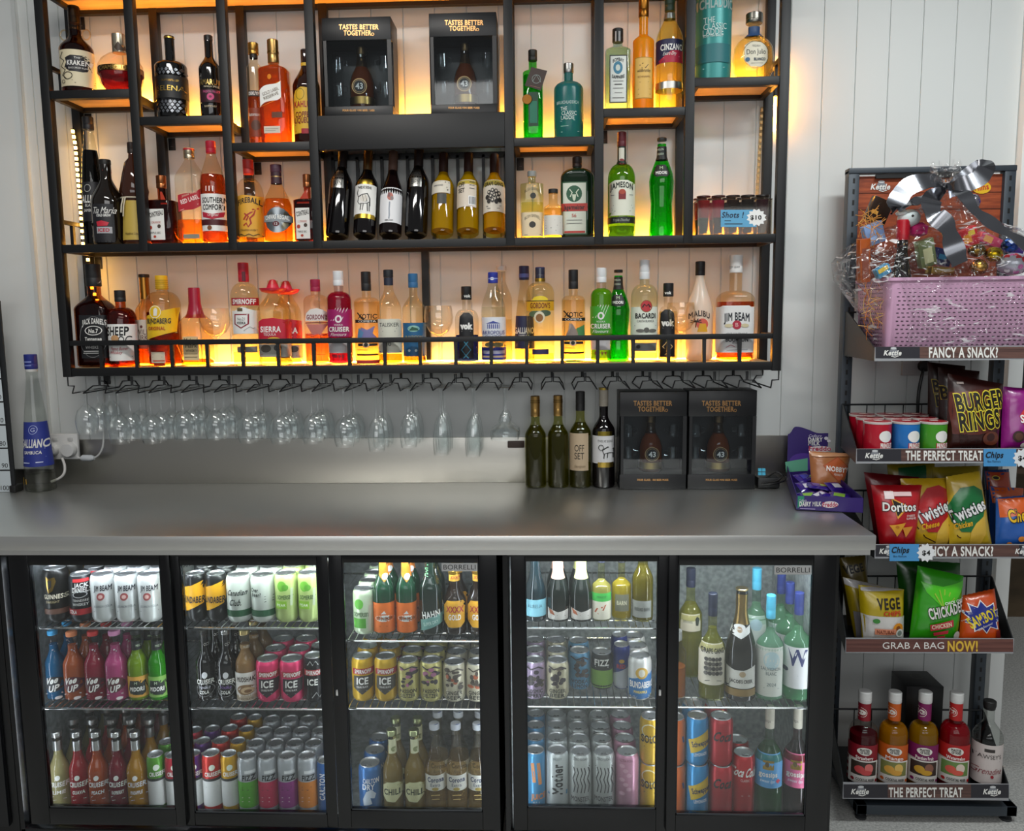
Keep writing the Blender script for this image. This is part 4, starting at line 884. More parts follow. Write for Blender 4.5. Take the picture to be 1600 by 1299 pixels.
B('dark green herbal liqueur bottle with stag emblem label and red band', 875, 929, 246, SM, 280, 264, 262, 7, 7.5, '!#0d2413', None, '#241411', n=4, d=.6, k='r', E=[
    ('p', 878, 285, 917, 368, '#1c4a2a'), ('p', 880, 287, 915, 366, '#cfd4c4'), ('e', 897, 304, 12, 13, '#24553a'), ('s', [(891, 309), (894, 302), (890, 297)], 1.6, '#c8cfb8'), ('s', [(903, 309), (900, 302), (904, 297)], 1.6, '#c8cfb8'), ('g', [(894, 305), (900, 305), (899, 313), (897, 316), (895, 313)], '#c8cfb8'), ('p', 878, 319, 917, 331, '#b3362c'), ('t', 'Jagermeister', 897, 325, 7, '#261410', {'w': 34, 'b': 1}), ('t', '56', 897, 338, 5, '#b3362c'), ('s', [(886, 345), (909, 345)], .8, '#777'), ('s', [(886, 350), (909, 350)], .8, '#777'), ('p', 883, 362, 913, 365, '#b3362c')])
B('green Irish whiskey bottle with cream label and maroon cap', 949, 993, 207, SM, 282, 257, 230, 6.5, 7, '#9ccf52', ('#6f8f16', 355, .3), '#5a1420', k='r', E=[
    ('w', 225, 255, '#10251a'), ('p', 968, 230, 976, 252, '#d8d5c4'), ('e', 972, 252, 4.6, 5, '#8a2a2c'), ('g', [(950, 288), (960, 283), (980, 283), (992, 288), (993, 338), (950, 338)], '#dfe0cf'), ('t', 'JAMESON', 971, 294, 8.5, '#1c2420', {'w': 38, 'arc': 4, 'b': 1}), ('p', 966, 301, 977, 313, '#7d2226'), ('e', 971.5, 301, 5, 4, '#a8442e'), ('s', [(958, 322), (986, 322)], .8, '#666'), ('s', [(956, 326), (988, 326)], .8, '#888'), ('s', [(960, 331), (984, 331)], .8, '#666'), ('p', 950, 340, 993, 350, '#1a1f1d'), ('t', 'Triple Distilled', 970, 345, 4, '#aeb4a8', {'w': 28, 'sh': .3}), ('s', [(955, 306), (960, 306)], .8, '#666'), ('s', [(982, 306), (988, 306)], .8, '#666')])
MID = [(15, 372), (19, 370), (19.5, 362), (17.5, 335), (17, 318), (19, 300), (20, 283), (18, 272), (13, 258), (8, 246), (7, 225)]
def melon(label, dx, dy, SF, sc=1.0, txt=True):
    prof = [(h * sc, 373 + dy + (y - 372) * sc) for h, y in MID]; q = lambda y: 373 + dy + (y - 373) * sc; cx = 1033.5 + dx; X = lambda x: cx + (x - 1033.5) * sc
    return B(label, cx - 20 * sc, cx + 20 * sc, q(216), SF, cp=q(221), cr=7.4 * sc, gl='#55e052', liq=('#08b814', q(262), .35), cap='#1a1c1b', prof=prof, E=[
        ('w', q(228), q(249), '#151716'), ('t', 'MELON', X(1033), q(233), 3 * sc, '#c8d8c0', {'w': 10 * sc}), ('t', 'LIQUEUR', X(1033), q(240), 3 * sc, '#c8d8c0', {'w': 10 * sc}), ('g', [(X(1026), q(258)), (X(1040), q(258)), (X(1046), q(272)), (X(1042), q(277)), (X(1024), q(277)), (X(1021), q(272))], '#161818'), ('t', 'M', X(1033), q(263), 5 * sc, '#b8c8a8'), ('t', 'MIDORI', X(1033), q(271), 4.6 * sc, W_, {'w': 18 * sc, 'b': 1})])
melon('bright green melon liqueur bottle with hourglass body, alone beside the green whiskey', 0, 0, SM)

# --- tub of shot cups
def shot_tub():
    Yf = -.165; a, b = at(1090, 345, Yf).x, at(1206, 345, Yf).x; zb = SM[0]; H = at(1150, 312, Yf).z - zb; c = (a + b) / 2; h = (b - a) / 2; dp = .11
    r = root('plastic_tub', 'clear plastic tub holding shot cups at the end of the middle shelf', 'tub', (c, Yf + dp / 2, zb)); y0, y1 = -dp / 2, dp / 2; g = glass('#f2eee6', .9)
    m = MB().box(-h, h, y0, y0 + .002, 0, H, g).box(-h, h, y1 - .002, y1, 0, H, g).box(-h, -h + .002, y0, y1, 0, H, g).box(h - .002, h, y0, y1, 0, H, g).box(-h, h, y0, y1, 0, .002, g)
    m.tube([(-h, y0, H), (h, y0, H), (h, y1, H), (-h, y1, H)], .0018, g, 6, True); m.build('tub', r)
    s = MB(); sf = Flat(Yf - .0012, r.location)
    m = MB(); decor(m, sf, [('p', 1126, 328, 1182, 355, '#5aa0c6'), ('g', [(1182 + (16 if i % 2 else 12.5) * math.cos(i * math.pi / 12), 340 + (14 if i % 2 else 11) * math.sin(i * math.pi / 12)) for i in range(24)], '#e9e9e6'),
        ('t', 'Shots !', 1145, 336, 8.5, '#15304a', {'w': 33, 'sh': .2, 'b': 1}), ('s', [(1132, 345), (1142, 345)], 1.2, '#234'), ('s', [(1132, 350), (1160, 350)], 1.2, '#234'), ('t', '$10', 1181, 340, 6.5, K, {'w': 17, 'b': 1})], e0=.0003)
    sg = m.build('price_sign', None, loc=r.location); tag(sg, 'blue shots price sign with white ten-dollar starburst on the plastic tub', 'sign')
    cols = [('#b3202c', '#2c4a24'), ('#c02a60', '#5a4a50'), ('#3a2420', '#8a8480'), ('#2a2422', '#6a5a56'), ('#4a1c30', '#a09a98')]
    k = 0
    for j, dy in enumerate((-.028, .026)):
        for i, (c1, c2) in enumerate(cols):
            X = a + (b - a) * (.1 + .2 * i) 
            nm = ('red', 'pink', 'brown', 'dark', 'plum')[i]
            q = root('shot_cup', f'sealed {nm} shot cup in the tub, {"front" if j == 0 else "rear"} row', 'cup', (X, Yf + dp / 2 + dy, zb + .003), 'shot cups in the clear tub')
            hh = at(1150, 306, Yf).z - zb; R = .0195
            MB().lathe([(R * .62, 0), (R * .66, .002), (R * .95, hh * .93), (R, hh * .95), (R, hh * .97)], glass('#f6efe8', .9), 18).build('cup', q)
            MB().lathe([(R * .58, .003), (R * .75, hh * .42)], liquid(c2, .7), 16).lathe([(R * .76, hh * .43), (R * .9, hh * .88)], liquid(c1, .7), 16).build('layered_drink', q)
            MB().lathe([(R * 1.02, hh * .97), (R * 1.03, hh), (R * .4, hh + .0005)], paint('#4a1c1c' if i < 2 else '#2a2624', .3), 18).build('foil_lid', q)
shot_tub()

# --- lowest shelf
B('square whiskey bottle with black label and black cap on the lowest shelf', 126, 179, 413, SB, 484, 462, 448, 10, 11, '#c89868', ('#4a1c06', 470, .4), '#17181a', n=5, d=.9, k='q', E=[
    ('p', 131, 493, 171, 560, '#16171a'), ('r', 151, 517, 13, 7.5, 1.2, W_), ('t', 'JACK DANIELS', 151, 505, 8, W_, {'w': 37, 'arc': 3, 'b': 1}), ('t', 'No.7', 151, 517.5, 6, W_, {'b': 1, 'w': 15}), ('t', 'Tennessee', 151, 530, 5.6, W_, {'w': 27, 'b': 1}), ('t', 'WHISKEY', 151, 543, 4.5, W_, {'w': 25}), ('s', [(137, 549), (166, 549)], 1.3, W_), ('s', [(137, 552), (166, 552)], 1.1, W_), ('r', 151, 527, 19.5, 32, .7, '#888')], capE=[('t', 'Jack', 158, 440, 4, '#9a9a98', {'w': 12, 'sh': .3})])
B('short round rum bottle with white and red label and black cap', 170, 215, 454, SB, 500, 481, 472, 7.5, 8, '#d09058', ('#8a3208', 482, .4), '#1b1b1c', k='r', E=[
    ('p', 172, 507, 212, 564, W_), ('t', 'SHEEP', 186, 518, 13, K, {'w': 34, 'b': 1}), ('t', 'DOG', 193, 532, 13, K, {'w': 26}), ('e', 184, 529, 6, 5, '#c99a6a'), ('t', 'Peanut Butter', 190, 545, 5, '#b03040', {'w': 26, 'sh': .2}), ('t', 'Whiskey', 186, 551, 4.5, '#b03040', {'w': 20, 'sh': .2}), ('s', [(176, 558), (206, 558)], 1, '#777')])
B('bourbon bottle with cork top and white label, behind the yellow-labelled rum', 215, 247, 429, SBK, 487, 470, 434, 7, 8, '#f2d2a4', ('#c86a14', 520, .35), '#241a14', k='q', E=[
    ('w', 434, 468, 'm#a87432'), ('p', 213, 500, 247, 545, '#ddd0c0'), ('t', 'WILD', 226, 519, 8, '#5a2a24', {'w': 24}), ('t', 'TURKEY', 228, 528, 8, '#5a2a24', {'w': 32}), ('e', 224, 511, 2, 2.4, '#6a3a34'), ('p', 214, 537, 247, 545, '#c85a40')])
B('rum bottle with yellow cap and slanted yellow label with a white oval', 231, 284, 431, SB, 477, 456, 453, 8, 9, '#f7ead2', ('#7d2e0c', 488, .4), '#e3b21a', k='r', E=[
    ('g', [(232, 494), (274, 481), (274, 519), (232, 531)], '#e8bb18'), ('s', [(232, 532), (274, 520)], 1, '#f4e6b0'), ('e', 247, 488, 9.5, 10.5, '#e8bb18'), ('r', 247, 488, 8.8, 9.8, 1, '#f0e6c8'), ('g', [(245, 494), (245, 484), (248, 481), (251, 484), (250, 494)], '#e8e4da'), ('t', 'BUNDABERG', 251, 502, 7.5, '#20242c', {'w': 37, 'b': 1}), ('t', 'ORIGINAL', 249, 513.5, 5, '#b04a1c', {'w': 28, 'b': 1}), ('s', [(239, 508), (262, 507)], .7, '#6a5a1c'),
    ('p', 240, 550, 262, 567, '#dccdb4'), ('s', [(243, 554), (259, 554)], .8, '#8a8070'), ('s', [(243, 558), (258, 558)], .8, '#8a8070'), ('p', 244, 563, 262, 574, '#c8442c')], capE=[('w', 438 + 3 * i, 439.3 + 3 * i, '#b98e10') for i in range(5)])
def wax(r, X0, Y, zb, s, zf, pr):
    m = MB(); m.lathe([(8.2 * s, zf(450)), (8.6 * s, zf(452)), (9.0 * s, zf(475)), (10.6 * s, zf(484)), (13 * s, zf(492)), (15.5 * s, zf(497)), (14 * s, zf(497.5))][::-1], paint('#9c1430', .3), 24); m.build('wax_seal', r)
B('bourbon bottle sealed in dripping red wax', 285, 331, 450, SB, 507, 485, 470, 8, 8, '#f8ead2', ('#d07818', 562, .3), None, n=3.5, k='q', E=[
    ('p', 290, 526, 314, 563, '#e2c795'), ('t', "Maker's", 303, 532, 6.5, '#3a2a1c', {'w': 26, 'sh': .2}), ('t', 'Mark', 303, 540, 7, '#3a2a1c', {'w': 20, 'sh': .1}), ('t', 'WHISKY', 303, 548, 3.6, '#4a3a24', {'w': 19}), ('s', [(293, 553), (312, 553)], .7, '#6a5a3a'), ('s', [(293, 558), (312, 558)], .7, '#6a5a3a')], extra=wax, Y=-.085)
def balloon(label, x0, x1, top, yb_bowl, Y):
    zb = SB[0]; X = at((x0 + x1) / 2, 540, Y).x; s = (at(501, 540, Y) - at(500, 540, Y)).x; H = at((x0 + x1) / 2, top, Y).z - zb; zbowl = at((x0 + x1) / 2, yb_bowl, Y).z - zb; R = (x1 - x0) / 2 * s
    hb = H - zbowl; o = [(R * .72, 0), (R * .74, .001), (R * .5, .0028), (.004, .007), (.0034, .015), (.0034, zbowl - .006), (R * .25, zbowl + .001), (R * .66, zbowl + hb * .16), (R * .94, zbowl + hb * .42), (R, zbowl + hb * .62), (R * .93, zbowl + hb * .88), (R * .88, H)]
    i_ = [(r_ - .0012, z + .0004) for r_, z in o[:6:-1]] + [(R * .2, zbowl + .003), (.0003, zbowl + .0025)]
    q = MB().lathe(o + i_, glass('#fdf9f2', 1.5, .3), 28, close1=False).build('balloon_glass', loc=(X, Y, zb)); tag(q, label, 'glass', 'large balloon gin glasses on the lowest shelf')
balloon('empty balloon gin glass between the red wax bottle and the red-capped vodka', 314, 362, 482, 527, -.10)
balloon('empty balloon gin glass between the blue-capped rum and the small blue curacao bottle', 664, 709, 478, 526, -.10)
balloon('empty balloon gin glass in front of the white coconut rum bottle', 1041, 1086, 473, 521, -.12)
B('vodka bottle with red cap and white crest label', 363, 407, 411, SB, 467, 443, 441, 7.5, 8, '#f7f5e4', ('#ece6b0', 550, .1), '#b01a30', k='r', E=[
    ('p', 363, 466, 401, 478, '#a5182c'), ('t', 'SMIRNOFF', 382, 472, 7.5, W_, {'w': 35, 'b': 1}), ('p', 365, 486, 405, 522, '#e6e6e2'), ('g', [(366, 488), (381, 480), (403, 488), (404, 496), (366, 496)], '#e6e6e2'), ('g', [(369, 491), (391, 491), (391, 507), (380, 514), (369, 507)], '#8a1c2c'), ('g', [(371, 493), (389, 493), (389, 506), (380, 512), (371, 506)], '#e6e6e2'), ('p', 374, 482, 382, 487, '#5a4a2a'), ('t', 'No.21', 380, 499, 4.4, '#2c3c38', {'w': 12}), ('t', 'VODKA', 380, 505, 4, K, {'w': 14, 'b': 1}), ('s', [(384, 517), (392, 511), (396, 514), (402, 508)], .8, '#9a9a98'), ('p', 374, 542, 401, 551, '#8c8c84')] , capE=[('p', 379, 425, 384, 440, '#5a1420')])
def sombrero(r, X0, Y, zb, s, zf, pr):
    pass
def sombrero_fn(y0, y1):
    def f(r, X0, Y, zb, s, zf, pr):
        z0, z1 = zf(y1), zf(y0); h = z1 - z0
        MB().lathe([(8 * s, z0), (17 * s, z0 + h * .12), (20.5 * s, z0 + h * .34), (20.6 * s, z0 + h * .38), (15 * s, z0 + h * .26), (10 * s, z0 + h * .30), (8 * s, z0 + h * .62), (4.5 * s, z0 + h * .95), (1 * s, z1)], paint('#d0203c', .35), 26).build('sombrero_cap', r)
    return f
def sierra(label, x0, x1, dy, SF, Y):
    d_ = x0 - 405
    B(label, x0, x1, 437 + dy, SF, 488 + dy, 459 + dy, 456 + dy, 8, 8, '#f7f1dc', ('#e6d48a', 558 + dy, .15), None, n=4, d=.7, k='q', Y=Y, E=[
        ('g', [(406 + d_, 503 + dy), (412 + d_, 499 + dy), (428 + d_, 497 + dy), (445 + d_, 500 + dy), (454 + d_, 504 + dy), (454 + d_, 531 + dy), (406 + d_, 531 + dy)], '#bf1c34'), ('t', 'SIERRA', 425 + d_, 515 + dy, 8.5, W_, {'w': 34, 'b': 1}), ('t', 'TEQUILA', 424 + d_, 523 + dy, 4, W_, {'w': 21}), ('e', 430 + d_, 531 + dy, 10, 4, '#e0b23a'), ('p', 407 + d_, 538 + dy, 452 + d_, 558 + dy, '#a8a49a'), ('e', 418 + d_, 545 + dy, 8, 6, '#5a5248'), ('e', 436 + d_, 544 + dy, 6, 5, '#4a4a48'), ('s', [(411 + d_, 554 + dy), (440 + d_, 554 + dy)], 1, '#b84030')], extra=sombrero_fn(437 + dy, 459 + dy))
sierra('tequila bottle with red sombrero cap and red label', 405, 455, 0, SB, -.115)
sierra('second tequila bottle with red sombrero cap, behind and beside the first', 430, 471, 2, SBK, -.055)
B('pale pink gin bottle with white label and maroon cap', 477, 514, 437, SB, 472, 461, 456, 7.5, 7.5, '#f8ecdf', ('#e8884a', 522, .3), '#9c1e44', n=3.5, d=.8, k='r', E=[
    ('g', [(478, 502), (480, 490), (486, 484), (496, 482), (506, 485), (512, 491), (513, 502)], '#ddd6d2'), ('t', "GORDON'S", 496, 496, 7, '#7d1430', {'w': 33, 'b': 1}), ('s', [(479, 505), (512, 505)], 1.6, '#8d2038'), ('g', [(480, 507), (512, 507), (503, 523), (489, 523)], '#c0746a'), ('s', [(482, 522), (490, 525), (498, 522), (506, 525), (511, 522)], 1.4, '#d05a50'), ('s', [(489, 554), (509, 554)], .7, '#8a5a3a')])
def cruiser(label, x0, x1, top, SF, col, liqc, cap='#dfe2e4', Y=None):
    cx = (x0 + x1) / 2 - 1
    return B(label, x0, x1, top, SF, top + 45, top + 33, top + 23, 7.5, 8, '!' + col if False else '#f2ecec', (liqc, top + 32, .55), cap, k='r', Y=Y, E=[
        ('p', x0, top + 60, x1, top + 103, col)] + [('s', [(cx - 12 + 4 * i, top + 78), (cx - 4 + 4 * i, top + 58)], .7, W_) for i in range(5)] + [('e', cx, top + 75, 5, 6, '#e6dfe0'), ('e', cx, top + 75, 2.5, 3.4, col), ('t', 'VODKA', cx, top + 84, 2.6, W_, {'w': 14}), ('t', 'CRUISER', cx, top + 91, 7, W_, {'w': 31, 'b': 1}), ('t', 'Flavours', cx, top + 99, 4.6, W_, {'w': 24, 'sh': .35}), ('p', x0 + 2, top + 105, x1 - 4, top + 128, '#c6c3c4'), ('s', [(x0 + 5, top + 113), (x1 - 8, top + 113)], .9, '#777'), ('s', [(x0 + 5, top + 118), (x1 - 10, top + 118)], .9, '#777')] + [('g', [(cx - 10 + 5 * i, top + 131), (cx - 6 + 5 * i, top + 131), (cx - 8 + 5 * i, top + 137)], '#5a1028') for i in range(4)])
cruiser('raspberry vodka premix bottle, magenta label, white cap', 512, 551, 424, SB, '#9a1260', '#a80c3c')
def xotic(label, x0, x1, top, bands, Y=None):
    cx = (x0 + x1) / 2
    return B(label, x0, x1, top, SB, top + 49, top + 40, top + 30, 7, 7.5, '#fbf3e0', ('#f2dcae', top + 47, .06), '#17171a', k='r', Y=Y, E=[
        ('t', 'XOTIC', cx, top + 70, 7, K, {'w': 30, 'b': 1}), ('s', [(cx - 15, top + 64), (cx - 4, top + 76)], 2, K), ('p', x0 + 2, top + 75, x1 - 1, top + 80, '#1d1a18'), ('t', 'COMETA', cx, top + 77.5, 3, W_, {'w': 28})] + bands + [
        ('p', cx - 14, top + 112, cx + 15, top + 116, '#2a2624'), ('e', cx - 1, top + 114, 5, 5, '#d8c9b0'), ('e', cx - 1, top + 114, 3, 3, '#2a2624'), ('p', cx - 16, top + 128, cx + 16, top + 131, '#2a2220'), ('s', [(cx - 14, top + 122), (cx + 2, top + 122)], .9, '#7d6a4c')])
xotic('clear shot liqueur bottle with black cap and purple-blue splash print', 554, 595, 425, [('g', [(560, 530), (566, 512), (575, 516), (586, 510), (583, 521), (590, 530)], '#7f78a8'), ('g', [(562, 513), (570, 520), (566, 530), (559, 530)], '#5a8ab0'), ('p', 557, 563, 592, 572, '#cf4a5a')])
B('single malt whisky bottle with cream label and navy capsule', 590, 629, 422, SB, 485, 449, 434, 7, 7.5, '#fbf4e2', ('#d8861c', 554, .25), '#1d2026', k='s', E=[
    ('w', 434, 446, '#23283a'), ('p', 591, 499, 627, 552, '#d6d6c6'), ('t', 'TALISKER', 608.5, 508, 6, '#33383a', {'w': 32}), ('s', [(597, 514), (620, 514)], 1, '#555'), ('s', [(599, 518), (618, 518)], 1, '#555'), ('s', [(598, 525), (622, 525)], .6, '#aaa'), ('s', [(598, 529), (622, 529)], .6, '#aaa'), ('t', '10', 609, 538, 6, '#4a4e50'), ('s', [(595, 550), (625, 550)], 2, '#3a3c3c')])
B('rum bottle with blue label showing a green island and blue cap', 629, 666, 428, SB, 484, 463, 450, 6.5, 7.5, '#f8f0dc', ('#d88a22', 556, .25), '#2a6696', k='q', E=[
    ('p', 630, 505, 665, 557, '#23608c'), ('e', 647, 514, 9, 5, '#8ec0b4'), ('g', [(640, 517), (645, 511), (652, 513), (655, 517)], '#2a5a44'), ('t', 'PLANTATION', 647, 527, 4.6, '#b0a060', {'w': 27}), ('s', [(637, 533), (658, 533)], .8, '#88b0c8'), ('e', 641, 548, 2, 2, '#c0d8e0'), ('e', 651, 548, 2, 2, '#c0d8e0')])
def vok(label, x0, x1, top, lab, liqc, ly, base_y):
    cx = (x0 + x1) / 2 - 1; k = base_y - top
    return B(label, x0, x1, top, SB, top + 52, top + 36, top + 21, 7, 8, '#f2f0ea', (liqc, ly, .45), '#18181a', k='r', E=[
        ('g', [(cx - 11, top + 60), (cx - 10, top + 47), (cx - 4, top + 41), (cx + 4, top + 41), (cx + 10, top + 47), (cx + 11, top + 60), (cx + 11, base_y - 11), (cx - 11, base_y - 11)], '#17181c'), ('t', 'vok', cx, top + 62, 8.5, W_, {'w': 18, 'b': 2}), ('s', [(cx - 7, top + 70), (cx + 7, top + 70)], 1.2, '#999')] +
        [('s', [(cx + q * 6, top + 82), (cx, top + 90), (cx - q * 7, top + 99), (cx, top + 108), (cx + q * 4, top + 112)], 1.4, lab) for q in (1, -1)], capE=[('t', 'vok', cx + 1, top + 15, 4.4, W_, {'w': 10, 'b': 1})])
vok('small blue curacao bottle with black label and deep blue liqueur', 711, 749, 448, '#3a8aa8', '#0a1c8c', 524, 571)
B('clear spirit bottle with white cap, behind the ouzo bottle', 768, 801, 416, SBK, 470, 440, 424, 6.5, 8, '#f6f0e4', ('#f0e4c0', 500, .06), '#c8c8c4', k='q')
B('ouzo bottle with white temple label and blue cap', 752, 791, 426, SB, 486, 443, 443, 7.2, 7.8, '#f0f2ee', ('#e6e8dc', 480, .08), '#24349a', k='q', E=[
    ('p', 753, 496, 790, 529, '#dfe2e8'), ('p', 762, 507, 781, 514, '#3a4a9a'), ('g', [(760, 506), (771, 502), (782, 506)], '#3a4a9a')] + [('p', 763.5 + 3 * i, 507, 764.8 + 3 * i, 514, '#dfe2e8') for i in range(6)] + [('t', 'AKROPOLIS', 771, 520, 6, '#2a3484', {'w': 36}), ('t', 'OUZO', 771, 527, 5, '#2a3484', {'w': 27}), ('e', 766, 539, 8, 4, '#a09868'), ('e', 778, 539, 8, 4, '#8a8458'), ('p', 753, 543, 790, 563, '#2a3494'), ('p', 756, 548, 788, 553, '#b8b8d0'), ('p', 753, 556, 790, 559, '#c8b090')], capE=[('e', 769, 436, 3, 2.4, W_), ('p', 761, 435, 779, 436.4, '#8fa0d8')])
B('tall clear sambuca bottle with blue label, behind the lemon gin', 803, 836, 416, SBK, cp=438, cr=7.8, gl='#f4efe2', liq=('#efe0b8', 470, .06), cap='#1c2450', prof=[(15.5, 570), (16.5, 567), (16, 530), (14, 495), (11, 470), (7.5, 450), (7, 436)], E=[
    ('p', 805, 494, 834, 545, '#24294e'), ('t', 'GALLIANO', 819, 517, 9, W_, {'w': 32, 'b': 1}), ('t', 'SAMBUCA', 819, 525, 3.6, W_, {'w': 18}), ('s', [(808, 538), (830, 538)], .8, '#8890c0')], capE=[('w', 428, 434, '#5a68b0')])
B('lemon gin bottle with yellow banner and round lemon emblem', 822, 867, 418, SB, 461, 442, 436, 8, 7.5, '#f8f4dc', ('#eedf9a', 553, .15), '#262c5a', k='r', E=[
    ('w', 435, 440, 'm#b8963c'), ('e', 844, 469, 12, 6, '#e8cc30'), ('p', 823, 471, 865, 486, '#d8a520'), ('p', 823, 470, 865, 471.4, '#4a3c14'), ('t', "GORDON'S", 844, 478, 8, '#7d3a14', {'w': 33, 'b': 1}), ('e', 837, 491, 10, 5, '#5a6a4a'), ('e', 851, 490, 9, 5, '#4a5a44'), ('e', 843, 496, 8, 9, '#d8d0b4'), ('e', 843, 497, 5.4, 6.2, '#8a5a28'), ('p', 832, 546, 857, 554, '#2c2450')])
xotic('clear shot liqueur bottle with black cap and green leaf print', 877, 915, 422, [('g', [(884, 526), (893, 505), (900, 516), (904, 526)], '#8d8078'), ('g', [(900, 514), (912, 508), (913, 524), (904, 528)], '#4f8a54'), ('g', [(890, 503), (893, 510), (888, 522)], '#a89a90'), ('e', 896, 566, 16, 3.4, '#557034')])
cruiser('green vodka premix bottle with white cap', 922, 957, 419, SB, '#3f9a2c', '#6fc81c')
melon('second melon liqueur bottle, half hidden behind the green vodka premix', 966 - 1033.5, 568 - 373, SBK, .93)
def bat(cx, cy): return [('e', cx, cy, 9, 9.6, '#b83038'), ('s', [(cx - 6, cy + 2), (cx - 3, cy - 3), (cx, cy), (cx + 3, cy - 3), (cx + 6, cy + 2)], 2, '#1c1414'), ('r', cx, cy, 9, 9.6, 1, '#8a6a3a')]
B('white rum bottle with red round emblem above black lettering', 985, 1028, 406, SB, 465, 445, 437, 7.5, 8, '#f2f6ea', ('#e2e8c0', 552, .1), '#d9dcde', k='r', E=[
    ('w', 433, 436, '#3a3a3a'), ('p', 986, 480, 1027, 524, '#e0e6d8'), *bat(1009, 479), ('t', 'BACARDI', 1008, 494, 7.5, K, {'w': 33, 'b': 1}), ('t', 'CARTA BLANCA', 1008, 502, 3.6, '#3a3a3a', {'w': 28}), ('s', [(992, 509), (1024, 509)], .7, '#777'), ('e', 1000, 517, 6, 2.6, '#6a6a64'), ('e', 1009, 516, 4, 4, '#5a5a54'), ('e', 1018, 517, 6, 2.6, '#6a6a64'), ('p', 991, 536, 1025, 549, '#7d7f7c'), ('e', 997, 542, 3, 3, '#3a3a3a')], capE=[('s', [(999, 432), (1012, 426)], .8, '#888')])
vok('small clear liqueur bottle with black label, between the white rum and a balloon glass', 1028, 1059, 443, '#d8b070', '#f2dca0', 487, 569)
B('white coconut rum bottle with black cap and palm picture', 1071, 1114, 409, SBK, 490, 432, 431, 7, 7.5, '~#f0e6d8', None, '#17171a', k='s', E=[
    ('t', 'MALIBU', 1092, 495, 8.5, '#3a302c', {'w': 34, 'arc': 5, 'b': 1}), ('e', 1096, 507, 9, 9, '#d05a4a'), ('g', [(1088, 519), (1104, 519), (1101, 506), (1092, 506)], '#d8a020'), ('s', [(1086, 512), (1087, 503)], 1.6, '#4a3020')] + [('s', [(1087, 503), (1087 + 8 * math.cos(a), 503 - 5 * math.sin(a))], 1.6, '#3a2c24') for a in (-.3, .5, 1.2, 2, 2.7, 3.4)], Y=-.075)
B('large square bourbon bottle with white cap and white label on the lowest shelf', 1119, 1177, 399, SB, 470, 455, 427, 10, 10, '#f8ecd8', ('#b8500c', 472, .4), '#e0dfdc', n=4, d=.9, k='r', E=[
    ('p', 1120, 480, 1176, 551, '#dddcda'), ('g', [(1120, 484), (1128, 478), (1168, 478), (1176, 484), (1176, 490), (1120, 490)], '#dddcda'), ('t', 'JIM BEAM', 1149, 497, 12, '#1d2028', {'w': 42, 'b': 1, 'arc': 2}), ('e', 1149, 508, 7, 7, '#a8243a'), ('t', 'B', 1149, 508, 6, '#e0b0b0'), ('e', 1137, 509, 6, 3, '#c9bd98'), ('e', 1161, 509, 6, 3, '#c9bd98'), ('t', 'KENTUCKY STRAIGHT', 1149, 522, 3.4, '#3a3a44', {'w': 34}), ('t', 'BOURBON', 1149, 531, 6, '#20222c', {'w': 36, 'b': 1}), ('t', 'WHISKEY', 1149, 536, 3, '#3a3a44', {'w': 16}), ('s', [(1133, 543), (1140, 539), (1146, 542)], .9, '#b05060'), ('s', [(1134, 547), (1165, 546)], .9, '#8a8a90')], capE=[('t', 'JIM BEAM', 1148, 418, 3.6, '#555', {'w': 15})])

# ================================================================== hanging stemware
HG = glass('#fdfefe', 1.6, .3)
def stem(rf, hs, hb, Rb, Rm, kind):
    o = [(.0004, 0), (rf * .96, .0004), (rf, .0012), (rf * .5, .003), (.0045, .007), (.0034, .015), (.0034, hs - .012), (.0052, hs - .004)]
    if kind == 'wine': b = [(Rb * .42, hs + .004), (Rb * .78, hs + hb * .18), (Rb * .97, hs + hb * .42), (Rb, hs + hb * .55), (Rb * .93, hs + hb * .82), (Rm, hs + hb)]
    elif kind == 'flute': b = [(Rb * .5, hs + .006), (Rb * .75, hs + hb * .2), (Rb * .95, hs + hb * .5), (Rb, hs + hb * .7), (Rm, hs + hb)]
    else: b = [(Rb * .28, hs + .002), (Rb * .42, hs + hb * .22), (Rb * .40, hs + hb * .42), (Rb * .6, hs + hb * .5), (Rb * .98, hs + hb * .66), (Rb, hs + hb * .85), (Rm, hs + hb)]
    i_ = [(r_ - .0011, z) for r_, z in b[::-1]]; i_ += [(.0003, hs + .006)]
    return MB().lathe([(r_, -z) for r_, z in o + b + i_][::-1], HG, 22, close0=False)
colrefs = ['black whiskey label', 'white and red rum label', 'yellow rum label', 'red wax seal', 'balloon glass beside the wax', 'white vodka crest', 'sombrero tequila', 'pink gin', 'magenta premix', 'cream malt label', 'blue island label', 'second balloon glass', 'small blue curacao', 'white ouzo label']
cols = [(134, 679, 'wine'), (182, 694, 'wine'), (233, 692, 'wine'), (280, 688, 'wine'), (330, 688, 'wine'), (380, 690, 'wine'), (431, 694, 'wine'), (481, 694, 'wine'), (530, 699, 'wine'), (590, 706, 'tulip'), (643, 700, 'tulip'), (690, 712, 'flute'), (738, 714, 'flute'), (787, 688, 'coupe')]
cache = {}
